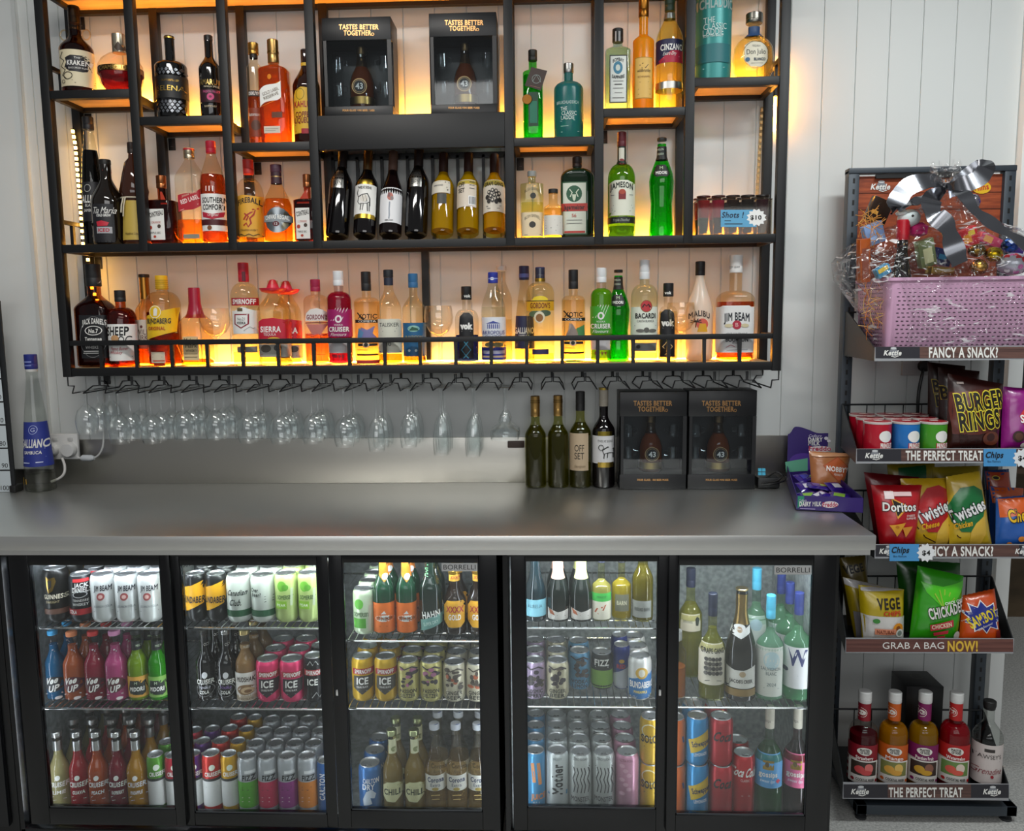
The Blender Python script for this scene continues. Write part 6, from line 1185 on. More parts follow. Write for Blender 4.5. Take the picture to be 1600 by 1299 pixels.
for i, (a, b) in enumerate(((621, 656), (656, 692))):
    r = C(f'pale yellow brewed soda can with busy ink drawing, {("beside the gold cans", "beside the ginger beer")[i]}', a, b, 1027, F3M, '#c8bf7a', ink((a + b) / 2, 1030, '#3a3236', '#a86a8a', ('PASSION', 'SELTZER')), grp=g); rows(r, 2, f'the {("first", "second")[i]} yellow ink-drawn can', g)
for i, (a, b) in enumerate(((692, 728), (728, 763))):
    r = C(f'cream ginger beer can with ink drawing, {("beside the yellow cans", "cut by the third door frame")[i]}', a, b, 1030, F3M, '#cfc8b0', ink((a + b) / 2, 1033, '#4a4038', '#a85a3a', ('GINGER', 'BEER')), grp=g); rows(r, 2, f'the {("first", "second")[i]} ginger beer can', g)
g = 'drinks on the floor behind the third glass door'
r = C('blue dry lager can with white horse head, bottom row behind the third glass door', 561, 597, 1188, F3B, '#2f6aa8', [('t', 'CARLTON', 580, 1218, 7, '#dfe6ee', {'w': 28, 'b': 1}), ('t', 'DRY', 577, 1227, 8, '#dfe6ee', {'w': 22, 'b': 1}), ('g', [(569, 1246), (574, 1234), (582, 1231), (588, 1238), (586, 1245), (580, 1243), (583, 1253), (570, 1256)], '#c8d4e0')], grp=g); rows(r, 2, 'the horse-head lager can', g)
for i, (a, b) in enumerate(((598, 631), (632, 666))):
    cx = (a + b) / 2
    r = stub(f'clear beer bottle with round cream label and cream neck label, {("beside the blue can", "beside the clear gold-text beers")[i]}', a, b, 1140, F3B, '#f0ecd0', '#c0a860', 'm#b8c090', [('p', cx - 8, 1158, cx + 9, 1180, '#d8d8b0'), ('e', cx, 1173, 4, 4, '#8a9060'), ('g', [(cx - 15, 1226), (cx - 8, 1220), (cx + 8, 1220), (cx + 15, 1226), (cx + 15, 1240), (cx + 4, 1251), (cx - 9, 1250), (cx - 15, 1243)], '#d0cfa0'), ('t', 'CHILL', cx, 1235, 8.5, '#26301c', {'w': 29, 'b': 1}), ('s', [(cx - 8, 1227), (cx + 8, 1225)], .9, '#5a6a3a')], grp=g, name='beer_bottle', body=.55, nr=7)
    rows(r, 1, f'the {("first", "second")[i]} cream-labelled beer', g, kind='bottle')
for i, (a, b) in enumerate(((664, 698), (697, 731), (731, 765))):
    cx = (a + b) / 2
    r = stub(f'clear tall-necked lager bottle with white old-style lettering, {("first", "middle", "last")[i]} of three on the fridge floor', a, b, 1130, F3B, '#f8f4e8', '#f0d8a0', '#c8ccd4', [('e', cx, 1136, 4, 2, '#3a4a8a'), ('p', cx - 16, 1209, cx + 16, 1233, '#d8d6cc'), ('t', 'Corona', cx, 1216, 7, '#20305a', {'w': 26, 'b': 1}), ('t', 'Extra', cx, 1224, 5, '#20305a', {'w': 16}), ('e', cx, 1230, 5, 2.6, '#b09a50'), ('s', [(cx - 6, 1240), (cx + 7, 1240)], 1.2, '#c8b070'), ('s', [(cx - 5, 1246), (cx + 6, 1246)], 1, '#c8b070')], grp=g, name='beer_bottle', body=.22, nr=7, liq=1196)
    rows(r, 1, f'the {("first", "middle", "last")[i]} clear tall-necked lager', g, kind='bottle')
# fourth door
g = 'bottles on the top shelf behind the fourth glass door'
def fizz(label, a, b, gl, foil, E_, top=838, **kw):
    yb_ = 974; return wine(label, a, b, top, F4T, gl, None, foil, E_, cp=top + 2, sh=top + 92, nk=top + 48, grp=g, nr=8, cr=8, **kw)
fizz('sparkling wine bottle with sky blue label, at the inner edge of the fourth door', 819, 854, '!#12242a', '#1a2a30', [('p', 820, 936, 853, 962, '#8fcfe0'), ('t', 'AURELIA', 836, 946, 5, '#3a5a6a', {'w': 24}), ('s', [(828, 952), (844, 952)], .8, '#5a8090')])
for i, (a, b, fc) in enumerate(((854, 890, '#d8a898'), (890, 926, '#c8cf88'))):
    cx = (a + b) / 2
    r = fizz(f'sparkling wine bottle with {("pink", "yellow-green")[i]} foil neck and white label with fox mark', a, b, '!#101814', fc, [('w', 878, 906, fc), ('g', [(a, 949), (cx, 955), (b, 951), (b, 967), (a, 967)], '#d8d4cc'), ('g', [(cx - 14, 950), (cx - 8, 954), (cx - 5, 960), (cx - 12, 958)], '#b0603a'), ('s', [(cx - 2, 960), (cx + 11, 961)], 1.6, '#7d7468')])
    rows(r, 1, f'the {("pink", "yellow-green")[i]} foil sparkling bottle', g, .085, kind='bottle')
wine('small white wine bottle with green band and leaping orange animal label', 924, 955, 876, F4T, '#f2f2d8', '#d8d088', '#1c2030', [('p', 924, 926, 955, 939, '#3fae4a'), ('p', 924, 939, 955, 967, '#dcd8c4'), ('s', [(930, 956), (933, 950), (940, 948), (946, 944), (942, 952), (934, 958)], 2.2, '#b0502a'), ('t', 'PINOT', 940, 932, 3.4, '#1c4a24', {'w': 16})], cp=879, sh=916, nk=904, grp=g, nr=5.5, cr=6)
wine('small yellow wine bottle with grey stamped label on the top shelf of the fourth bay', 955, 987, 874, F4T, '#f4f0c8', '#d8c850', '#181a20', [('p', 961, 928, 982, 954, '#6a6a58'), ('t', 'BARN', 971, 941, 6, '#c8c4a8', {'w': 16, 'b': 1})], cp=879, sh=914, nk=902, grp=g, nr=5.5, cr=6, Y=-.49)
wine('olive wine bottle with grey label, last on the fourth bay top shelf', 987, 1021, 840, F4T, '#d8d498', '#a09838', '#2a2a20', [('p', 989, 938, 1017, 964, '#7d7f78'), ('t', 'ROUND BARN', 1003, 951, 5, '#3a3a38', {'w': 24, 'b': 1})], cp=842, sh=905, nk=880, grp=g, nr=8, cr=8)
g = 'cans on the middle shelf behind the fourth glass door'
for a, b, t_, c, tx, nm, k, Y in ((818, 853, 1027, '#a894b0', ('COSMIC', 'BERRY'), 'lilac', 2, None), (853, 889, 1027, '#c9c2a4', ('GINGER', 'BEER'), 'cream', 2, None), (888, 923, 1012, '#5f9ac0', ('VODKA', 'LEMON'), 'sky blue', 1, -.44)):
    r = C(f'{nm} can with busy dark ink drawing, middle shelf behind the fourth glass door', a, b, t_, F4M, c, ink((a + b) / 2, t_ + 3, '#3a3236', '#5a5046', tx), grp=g, Y=Y); rows(r, k, f'the {nm} ink-drawn can', g)
r = C('black over lime green seltzer can beside the sky blue can', 923, 958, 1014, F4M, '#1c1f1c', [('w', 1046, 1084, '#7aa83a'), ('t', 'FIZZ', 940, 1034, 9, W_, {'w': 26, 'b': 1}), ('s', [(930, 1041), (950, 1041)], 1.4, '#ccc'), ('p', 928, 1070, 937, 1078, '#2a4a20'), ('s', [(930, 1052), (948, 1052)], 1, '#2a4a20')], grp=g, Y=-.44)
r = C('slim blue and silver energy can beside the big blue rum can', 957, 985, 1003, F4M, '#24357f', [('g', [(958, 1052), (985, 1040), (985, 1084), (958, 1084)], '#b8bcc4'), ('s', [(961, 1078), (980, 1050)], 5, '#24357f'), ('t', 'RED', 970, 1040, 6, '#b82a2a', {'w': 15, 'b': 1}), ('e', 971, 1032, 4, 3, '#c89a2a')], grp=g, Y=-.44); rows(r, 1, 'the slim blue and silver can', g)
r = C('white topped blue pineapple rum can standing out in front, middle shelf of the fourth bay', 981, 1018, 1020, F4M, '#d8d8d4', [('g', [(981, 1062), (1018, 1050), (1018, 1092), (981, 1096)], '#2a6ea8'), ('e', 1002, 1050, 9.5, 9, '#c8a03a'), ('e', 1002, 1050, 5, 6, '#d8d4c4'), ('t', 'BUNDABERG', 1002, 1068, 9, W_, {'w': 42, 'b': 1}), ('t', 'PINEAPPLE', 1000, 1079, 3.6, '#e8d060', {'w': 24, 'b': 1}), ('s', [(984, 1094), (1016, 1086)], 2.4, '#d8b83a')], grp=g); rows(r, 2, 'the blue pineapple rum can', g)
g = 'tall energy drink cans on the floor behind the fourth glass door'
r = C('tall blue energy can with orange claw mark on the fourth bay floor', 820, 853, 1168, F4B, '#3f8fc0', [('s', [(832, 1190), (835, 1220)], 5, '#c8844a'), ('s', [(841, 1190), (844, 1224)], 5, '#c8844a'), ('t', 'JUICE', 841, 1242, 8, '#d88a3a', {'w': 26, 'b': 1}), ('t', '911', 838, 1252, 5, '#c8dce8')], grp=g); rows(r, 3, 'the blue claw-mark can', g)
r = C('tall white energy can with black gothic lettering running upward', 853, 889, 1168, F4B, '#cfd6d6', [('s', [(855, 1175), (858, 1240)], 2.4, '#3a8ab8'), ('s', [(887, 1175), (885, 1240)], 2.4, '#3a8ab8'), ('t', 'Mother', 871, 1215, 15, '#1d2022', {'w': 58, 'v': 1, 'b': 1}), ('t', 'FROSTY', 871, 1184, 3.4, '#5a6a70', {'w': 16})], grp=g); rows(r, 3, 'the white gothic-lettered can', g)
for i, (a, b) in enumerate(((888, 925), (925, 961))):
    cx = (a + b) / 2; cl = [('s', [(cx + d, 1197), (cx + d + 2, 1205), (cx + d - 1, 1215), (cx + d + 2, 1225), (cx + d, 1236)], 1.5, '#2a2c2c') for d in (-10, -5, 1, 6, 12)] + [('s', [(cx - 12, 1196), (cx + 14, 1196)], 1, '#2a2c2c')]
    r = C(f'tall white energy can with black claw marks, {("beside the gothic can", "beside the pink can")[i]}', a, b, 1170, F4B, '#bfc4c2', cl + [('t', 'ZERO SUGAR', cx, 1184, 3.6, '#555', {'w': 26}), ('t', 'MONSTER', cx, 1245, 7, '#3a3c3c', {'w': 32, 'b': 1}), ('t', 'ULTRA', cx, 1253, 3.4, '#555', {'w': 18})], grp=g); rows(r, 3, f'the white claw-mark can {("beside the gothic can", "beside the pink can")[i]}', g)
r = C('tall pink energy can with pale swirls', 961, 998, 1170, F4B, '#c890a8', [('e', 972 + 5 * (i % 3), 1195 + 7 * i, 4, 3, '#d8a8bc') for i in range(7)] + [('t', 'ULTRA ROSA', 978, 1186, 3.4, '#7d4a60', {'w': 24})], grp=g); rows(r, 3, 'the pink energy can', g)
def stack2(label0, label1, a, b, top, mid, SF, c, E_, g, k=0, ref='', Y=None):
    z0 = SF[0]; Yy = Y or SF[1]; cx = (a + b) / 2
    H = at(cx, mid + 3, Yy).z - z0
    r = C(label0, a, b, mid, SF, c, E_(mid), grp=g, Y=Y)
    q = C(label1, a, b, top, SF, c, E_(top), grp=g, Y=Y, base=H + .0008)
    if k: rows(q, k, ref, g); rows(r, k, ref + ' lower', g)
g = 'stacked cans on the fridge floors'
stack2('lower gold lemon soda can of the stack at the edge of the fourth bay', 'upper gold lemon soda can of the stack at the edge of the fourth bay', 999, 1034, 1115, 1186, F4B, '#c8a024', lambda y: [('r', 1014, y + 26, 11, 11, 1.4, '#d8d0b0'), ('t', 'SOLO', 1014, y + 38, 11, '#2a2418', {'w': 28, 'b': 1}), ('s', [(1006, y + 50), (1022, y + 50)], 1.4, '#6a4a10')], g)
# fifth door
g = 'wine bottles behind the fifth glass door'
wine('white wine bottle with small cream eagle label, set back in the fifth bay', 1059, 1097, 888, F5T, '#ececc8', '#b8b460', '#1d2238', [('p', 1064, 959, 1094, 985, '#d8d0b8'), ('g', [(1085, 966), (1088, 962), (1092, 966), (1090, 977), (1086, 976)], '#3a4038'), ('t', 'OPEN RANGE', 1074, 970, 4, '#555', {'w': 15})], cp=917, sh=962, nk=934, grp=g, Y=-.36)
wine('green-gold wine bottle with cream gang-drawing label, front of the fifth bay', 1091, 1133, 927, F5T, '#ececc8', '#a8a848', '#1a2034', [('p', 1093, 1005, 1132, 1068, '#d2cbb8'), ('t', 'GRAPE GANG', 1113, 1015, 7, '#23211f', {'w': 37, 'b': 1})] + [('e', 1103 + 5 * (i % 5), 1028 + 7 * (i // 5), 2.8, 3.2, ('#3a3733', '#5a564f')[i % 2]) for i in range(20)] + [('s', [(1102, 1061), (1124, 1061)], .9, '#555')], cp=962, sh=1012, nk=982, grp=g)
def jac(cx): return [('e', cx, 982, 8, 5, '#d8d8d4'), ('g', [(1136, 979), (1150, 986), (1157, 994), (1164, 986), (1173, 979), (1172, 990), (1157, 998), (1139, 990)], '#d8d8d4'), ('e', 1156, 985, 4, 4.4, '#a88a6a'), ('g', [(1134, 1040), (1146, 1045), (1160, 1045), (1179, 1039), (1179, 1073), (1134, 1073)], '#d2d0c8'), ('e', 1158, 1051, 5, 4.4, '#b09a7a'), ('t', "JACOB'S CREEK", 1157, 1062, 5, '#3a3630', {'w': 37, 'b': 1}), ('s', [(1140, 1068), (1175, 1067)], 1, '#7d766a'), ('p', 1134, 1074, 1179, 1085, '#8a7040')]
wine('dark sparkling wine bottle with gold foil top and white label', 1132, 1181, 919, F5T, '!#15140f', None, 'm#c8b07a', [('w', 932, 978, 'm#a88a52')] + jac(1157), cp=922, sh=1020, nk=950, grp=g, nr=9, cr=10)
def sbl(dx=0): return [('p', 1184 + dx, 1010, 1222 + dx, 1086, '#d4d6cc'), ('e', 1204 + dx, 1030, 12, 14, '#b8d0d4'), ('t', 'SAUVIGNON', 1203 + dx, 1043, 5, '#4a5a5c', {'w': 31}), ('t', 'BLANC', 1203 + dx, 1050, 5, '#4a5a5c', {'w': 17}), ('t', '2024', 1203 + dx, 1067, 5, '#6a7a7c', {'w': 15}), ('s', [(1192 + dx, 1073), (1214 + dx, 1073)], .8, '#8a9494')]
wine('pale green wine bottle with sky blue cap, front row of the fifth bay', 1180, 1224, 930, F5T, '#e4f4ec', '#b4dcc0', '#4fb8d8', sbl(), cp=966, sh=1008, nk=984, grp=g, body=.45)
r = wine('pale green wine bottle with sky blue cap, set back behind the sparkling bottle', 1160, 1200, 888, F5T, '#e4f4ec', '#b0d4b4', '#4fb0d0', [('p', 1165, 962, 1196, 1030, '#c4c8c0'), ('e', 1180, 975, 9, 9, '#a8c0c8')], cp=921, sh=966, nk=944, grp=g, Y=-.36, body=.45)
W = lambda cx: [('p', cx - 20, 1010, cx + 20, 1074, '#d8d8d8'), ('t', 'W', cx - 2, 1026, 24, '#2a3468', {'w': 32, 'b': 1}), ('e', cx - 17, 1046, 3, 3.6, '#2a3050'), ('s', [(cx - 19, 1054), (cx - 2, 1054)], 1, '#777'), ('s', [(cx - 19, 1061), (cx + 12, 1061)], 1, '#777')]
r = wine('pale green wine bottle with navy cap and big blue letter, fifth bay front', 1223, 1268, 926, F5T, '#e0f4e8', '#a8dcb8', '#26357a', W(1246), cp=960, sh=1003, nk=980, grp=g, body=.4)
rows(r, 2, 'the navy-capped big letter wine', g, .082, 0, kind='bottle')
wine('bottle of amber drink cut by the frame at the inner edge of the fifth bay', 1040, 1072, 985, F5T, '#f4ece0', '#c8843a', '#8a8a86', [], cp=1000, sh=1018, nk=1006, grp=g, nr=9, cr=9, ly=1040)
g = 'stacked cans on the fridge floors'
stack2('lower blue lemonade can with yellow banner, in the fifth bay stack', 'upper blue lemonade can with yellow banner, in the fifth bay stack', 1071, 1107, 1114, 1187, F5B, '#2f86bc', lambda y: [('g', [(1076, y + 42), (1106, y + 26), (1107, y + 50), (1079, y + 62)], '#c8a82a'), ('t', 'Schweppes', 1094, y + 45, 8, '#1d2a4a', {'w': 34, 'b': 1, 'rot': 12}), ('t', 'LEMONADE', 1093, y + 62, 4.6, '#cfe0ea', {'w': 24, 'rot': 6, 'b': 1})], g, 1, 'the blue lemonade can')
stack2('lower plain red zero cola can of the stack', 'upper plain red zero cola can of the stack', 1107, 1145, 1115, 1188, F5B, '#b01c28', lambda y: [('t', 'Coca', 1129, y + 34, 14, '#1d1014', {'w': 33, 'sh': .35, 'b': 1}), ('s', [(1115, y + 44), (1142, y + 40)], 1.4, '#5a1016')], g, 1, 'the red zero cola can')
r = C('red cola can with white script beside the stacked zero cola', 1143, 1179, 1172, F5B, '#b5161f', [('t', 'Coca Cola', 1162, 1205, 13, '#e8e4e0', {'w': 46, 'sh': .35, 'b': 1}), ('t', 'CLASSIC', 1163, 1217, 3.6, '#e0c8c4', {'w': 17}), ('s', [(1157, 1241), (1170, 1241)], 1, '#d8a8a4')], grp=g); rows(r, 1, 'the white-script cola can', g)
stack2('lower orange soda can cut by the inner frame of the fifth bay', 'upper orange soda can cut by the inner frame of the fifth bay', 1036, 1071, 1116, 1188, F5B, '#c86428', lambda y: [('s', [(1066, y + 34), (1068, y + 44)], 3, '#2a3a6a')], g)
g = 'sweet wine bottles on the fifth bay floor'
def gos(label, a, b, c, lc, gl):
    cx = (a + b) / 2 - 1
    return wine(label, a, b, 1104, F5B, gl, c, '#d0c8b8', [('t', 'gossips', cx, 1131, 4.6, '#5a524a', {'w': 15}), ('p', a, 1177, b, 1228, lc), ('p', cx - 8, 1186, cx + 8, 1200, 'm#a88a3a'), ('e', cx - 2, 1192, 3, 4, '#5a4a1c'), ('t', 'gossips', cx, 1207, 7.5, '#e0dcd4', {'w': 28, 'b': 1}), ('t', 'sweet lips', cx - 1, 1217, 5, '#d8e4ec', {'w': 22, 'sh': .3}), ('g', [(cx + 10, 1217), (cx + 14, 1213), (cx + 18, 1217), (cx + 14, 1221)], '#b8304a')], cp=1137, sh=1182, nk=1150, grp=g, body=.5)
gos('green sweet wine bottle with sky blue label, floor of the fifth bay', 1178, 1222, '#5a8a5c', '#4f94c8', '#b8dcc0')
gos('dark red sweet wine bottle with pink label, floor of the fifth bay', 1222, 1265, '#4a1424', '#d0608a', '#b88088')

# ================================================================== snack rack
RK = paint('#3a424a', .42, .2); RKD = paint('#1d2023', .45)
rack = root('snack_rack', 'tall grey metal snack display rack with five trays and a wood-look header', 'display rack', (1.115, -.22, 0))
def rp(mb, name, par=None, ang=38):
    o = mb.build(name, ang=ang); o.parent = par or rack; o.location = -Vector(rack.location) if not par else (0, 0, 0); return o
PX = []
for xt, yt, xb_, yb_, nm in ((1327, 300, 1308, 1000, 'a'), (1578, 300, 1521, 1100, 'b')):
    x0 = (at(xt, yt, -.1).x + at(xb_, yb_, -.1).x) / 2; PX.append(x0)
    m = MB().box(x0 - .016, x0 + .016, -.115, -.085, .04, 1.862, RK, .002)
    for i in range(56): m.box(x0 - .003, x0 + .003, -.1156, -.1148, .12 + .031 * i, .134 + .031 * i, '#08090a')
    rp(m, 'upright')
xa_, xb_ = PX[0] - .016, PX[1] + .016
rp(MB().box(xa_, xb_, -.118, -.082, 1.852, 1.868, RK, .002), 'top_bar')
rp(MB().box(xa_ + .08, xb_ - .12, -.112, -.104, 1.838, 1.850, '#0d0e10'), 'sign_holder')
hw0, hw1 = at(1340, 300, -.098).x, at(1566, 300, -.098).x
hp = MB().box(hw0, hw1, -.1, -.092, at(1450, 440, -.1).z, 1.846, noisy('#7d3214', '#a84e26', 5, (3, 1, 22), .55))
sf = Flat(-.1006, (0, 0, 0))
def kettle(cx, cy, k=1.0): return [('e', cx + 1 * k, cy - 1 * k, 7 * k, 6.5 * k, '#7d8086'), ('e', cx + 1 * k, cy - 7.5 * k, 5 * k, 2 * k, '#c8cacc'), ('t', 'Kettle', cx, cy, 8 * k, W_, {'w': 28 * k, 'sh': .25, 'b': 1}), ('s', [(cx - 3 * k, cy + 5.5 * k), (cx + 3 * k, cy + 7 * k), (cx + 9 * k, cy + 5 * k)], 1.2 * k, W_)]
decor(hp, sf, [('s', [(1341, 302), (1566, 300)], 1, '#4a1c0a'), ('s', [(1341, 328), (1566, 326)], 1, '#4a1c0a')] + kettle(1376, 292, 1.05) + [('e', 1533, 293, 15, 10, '#e8b81c'), ('t', 'Thins', 1532, 293, 9, '#b8202a', {'w': 24, 'rot': 8, 'b': 1})], e0=.0008)
rp(hp, 'header_panel')
YT = -.40
def tray(px0, px1, ytop, ybot, txt, wood, logos, dep=.28, wire=True):
    x0, x1 = at(px0, (ytop + ybot) / 2, YT).x, at(px1, (ytop + ybot) / 2, YT).x; z0, z1 = at((px0 + px1) / 2, ybot, YT).z, at((px0 + px1) / 2, ytop, YT).z
    xr0, xr1 = PX[0] - .012, PX[1] + .012; q4 = lambda z: [Vector((x0 + .004, YT + .004, z)), Vector((x1 - .004, YT + .004, z)), Vector((xr1, YT + dep, z)), Vector((xr0, YT + dep, z))]
    m = MB().hexa(q4(z0), q4(z0 + .004), RKD); t = rp(m, 'tray')
    for x, xr_, q in ((x0, xr0, 1), (x1, xr1, -1)):
        p = lambda y, z: Vector((x + (xr_ - x) * (y - YT) / dep, y, z)); a = [p(YT + .004, z0), p(YT + dep, z0), p(YT + dep, z0 + .13), p(YT + dep - .02, z0 + .13), p(YT + .004, z1 - .004)]
        vs = a + [v + Vector((q * .003, 0, 0)) for v in a]
        mm = MB().add(vs, [(0, 1, 2, 3, 4), (9, 8, 7, 6, 5)] + [(i, (i + 1) % 5, 5 + (i + 1) % 5, 5 + i) for i in range(5)], RKD); rp(mm, 'side_panel', t)
    if wire:
        mm = MB().tube([(xr0 + .003, YT + dep, z0 + .128), (xr1 - .003, YT + dep, z0 + .128)], .003, RKD, 6)
        n = 9
        for i in range(n): mm.tube([(xr0 + .02 + (xr1 - xr0 - .04) * i / (n - 1), YT + dep, z0 + .002), (xr0 + .02 + (xr1 - xr0 - .04) * i / (n - 1), YT + dep, z0 + .128)], .0018, RKD, 5)
        rp(mm, 'back_wire', t)
    for x in PX: rp(MB().box(x - .004, x + .004, YT + dep - .02, -.10, z0 - .005, z0 + .03, RKD), 'arm', t)
    st_ = MB().box(x0, x1, YT, YT + .004, z0, z1, paint('#9a9ca0', .4)); cx = (px0 + px1) / 2; cyv = (ytop + ybot) / 2 - .5
    E_ = [('p', px0 + 1, ytop + 1, px1 - 1, ybot - 3, '#2a2930')]
    if wood: E_ += [('p', px0 + 70, ytop + 1, px1 - 60, ybot - 3, noisy('#4a3330', '#6a4c44', 4, (2, 1, 60), .5))]
    else: E_ = [('p', px0 + 1, ytop + 1, px1 - 1, ybot - 2, noisy('#5a3530', '#6f463e', 4, (2, 1, 50), .5))]
    for lx in logos: E_ += kettle(lx, cyv, .95)
    decor(st_, Flat(YT - .0002, (0, 0, 0)), E_ + txt, e0=.0005)
    rp(st_, 'price_strip', t)
    return z0 + .0045
fz = {'b': 1}
Z1 = tray(1367, 1690, 541, 563, [('t', 'FANCY A SNACK?', 1505, 551, 15, W_, {'w': 107, 'b': 1})], 1, (1395,))
Z2 = tray(1338, 1672, 701, 724, [('t', 'THE PERFECT TREAT', 1475, 712, 14, W_, {'w': 120, 'b': 1})], 1, (1366,))
Z3 = tray(1367, 1652, 851, 873, [('t', 'FANCY A SNACK?', 1494, 861.5, 14, W_, {'w': 114, 'b': 1})], 1, (1388, 1600))
Z4 = tray(1321, 1584, 998, 1021, [('t', 'GRAB A BAG', 1427, 1009, 10, W_, {'w': 96}), ('t', 'NOW!', 1504, 1010, 15, '#e0b840', {'w': 46, 'b': 1, 'ol': '#7d4a1c'})], 0, ())
Z5 = tray(1317, 1577, 1225, 1250, [('t', 'THE PERFECT TREAT', 1446, 1238, 14, W_, {'w': 115, 'b': 1})], 1, (1344, 1550))
bx0, bx1, by0, by1 = .885, 1.335, -.372, -.06
m = MB()
for a in ((bx0, bx1, by0, by0 + .03), (bx0, bx1, by1 - .03, by1), (bx0, bx0 + .03, by0, by1), (bx1 - .03, bx1, by0, by1)): m.box(a[0], a[1], a[2], a[3], .02, .05, RK, .002)
rp(m, 'base_frame')
rp(MB().box(bx0 + .03, bx1 - .03, by0 + .03, by1 - .03, .036, .044, noisy('#3a2e26', '#4a3c32', 6, (1, 1, 1), .3)), 'base_panel')
for x in (bx0 + .02, bx1 - .02):
    for y in (by0 + .02, by1 - .02): rp(MB().lathe([(.016, 0), (.016, .006), (.006, .01), (.006, .022)], '#2a2c2e', 14, c=(x, y, 0)), 'foot')
def price(label, x0, x1, y0, y1, sx, sy, Y=YT - .004):
    o = at((x0 + x1) / 2, (y0 + y1) / 2, Y); r = root('price_sign', label, 'sign', o, 'blue chip price signs'); o = r.location
    A = [at(x, y, Y) - o for x, y in ((x0, y1), (x1, y1), (x1, y0), (x0, y0))]
    m = MB().hexa([p + Vector((0, .0012, 0)) for p in A], A, '#4a94cc')
    f = Flat(Y - .0002, o)
    decor(m, f, [('g', [(sx + (15 if i % 2 else 11.5) * math.cos(i * math.pi / 11), sy + (15 if i % 2 else 11.5) * math.sin(i * math.pi / 11)) for i in range(22)], '#e6e8ea'), ('t', 'Chips', x0 + 17, y0 + 9, 9, '#15202c', {'w': 27, 'sh': .25, 'b': 1}), ('t', 'Box Flavours', x0 + 16, y0 + 19, 3.2, '#15202c', {'w': 20}), ('t', '$4', sx, sy, 7, K, {'w': 12, 'b': 1})], e0=.0006)
    m.build('sign_card', r)
price('blue chips price sign clipped to the tray of burger snacks and small chip cans', 1537, 1588, 702, 729, 1597, 716)
price('blue chips price sign clipped to the tray of corn chips below', 1390, 1436, 850.5, 877, 1447, 864)

# ---------------------------------------------------------------- packets
def foil(h, rough=.3):
    def fn(m, nt, N, L):
        p = N['Principled BSDF']; p.inputs['Base Color'].default_value = lin(h); p.inputs['Roughness'].default_value = rough; p.inputs['Specular IOR Level'].default_value = .7; p.inputs['Coat Weight'].default_value = .5; p.inputs['Coat Roughness'].default_value = .15
        tc = N.new('ShaderNodeTexCoord'); n = N.new('ShaderNodeTexNoise'); n.inputs['Scale'].default_value = 22; n.inputs['Detail'].default_value = 2; L.new(tc.outputs['Object'], n.inputs[0])
        b = N.new('ShaderNodeBump'); b.inputs['Strength'].default_value = .35; b.inputs['Distance'].default_value = .01; L.new(n.outputs[0], b.inputs['Height']); L.new(b.outputs[0], p.inputs['Normal'])
    return mk(f'foil {h} {rough}', fn)
class BagSurf:
    nx, fn = 8, True
    def __init__(s, q, Y, th, org, bow): s.q, s.Y, s.th, s.o, s.bow = q, Y, th, Vector(org), bow
    def uv(s, x, y):
        (ax, ay), (bx, by), (cx, cy_), (dx, dy) = s.q; u = v = .5
        for _ in range(8):
            X = (ax * (1 - u) + bx * u) * (1 - v) + (dx * (1 - u) + cx * u) * v; Yv = (ay * (1 - u) + by * u) * (1 - v) + (dy * (1 - u) + cy_ * u) * v
            xu = (bx - ax) * (1 - v) + (cx - dx) * v; xv = (dx - ax) * (1 - u) + (cx - bx) * u; yu = (by - ay) * (1 - v) + (cy_ - dy) * v; yv = (dy - ay) * (1 - u) + (cy_ - by) * u
            D_ = xu * yv - xv * yu or 1e-6; rx, ry = x - X, y - Yv; u += (rx * yv - ry * xv) / D_; v += (xu * ry - yu * rx) / D_
        return u, v
    def depth(s, u, v):
        u = min(1, max(0, u)); v = min(1, max(0, v)); f = (max(0, 1 - abs(2 * u - 1) ** 3)) ** .6 * (max(0, 1 - abs(2 * v - 1) ** 3)) ** .55
        return s.th / 2 * f * (1 + .10 * math.sin(9 * u + 4 * v + s.bow) * math.sin(7 * v + 2 * s.bow))
    def P(s, u, v, sgn=-1, e=0):
        (ax, ay), (bx, by), (cx, cy_), (dx, dy) = s.q
        x = (ax * (1 - u) + bx * u) * (1 - v) + (dx * (1 - u) + cx * u) * v; y = (ay * (1 - u) + by * u) * (1 - v) + (dy * (1 - u) + cy_ * u) * v
        lean = .02 * v; w_ = .002 * math.sin(u * 40 + s.bow) * (1 if v < .05 or v > .96 else 0)
        p = at(x, y, s.Y) - s.o; p.z = max(p.z, .0012); return p + Vector((0, sgn * (s.depth(u, v) + e) - lean + w_ + .0006 * sgn, 0))
    def t(s, x, y): return x
    def pos(s, t, y, e):
        u, v = s.uv(t, y); return s.P(min(1, max(0, u)), min(1, max(0, v)), -1, e * 2.2 + .0006)
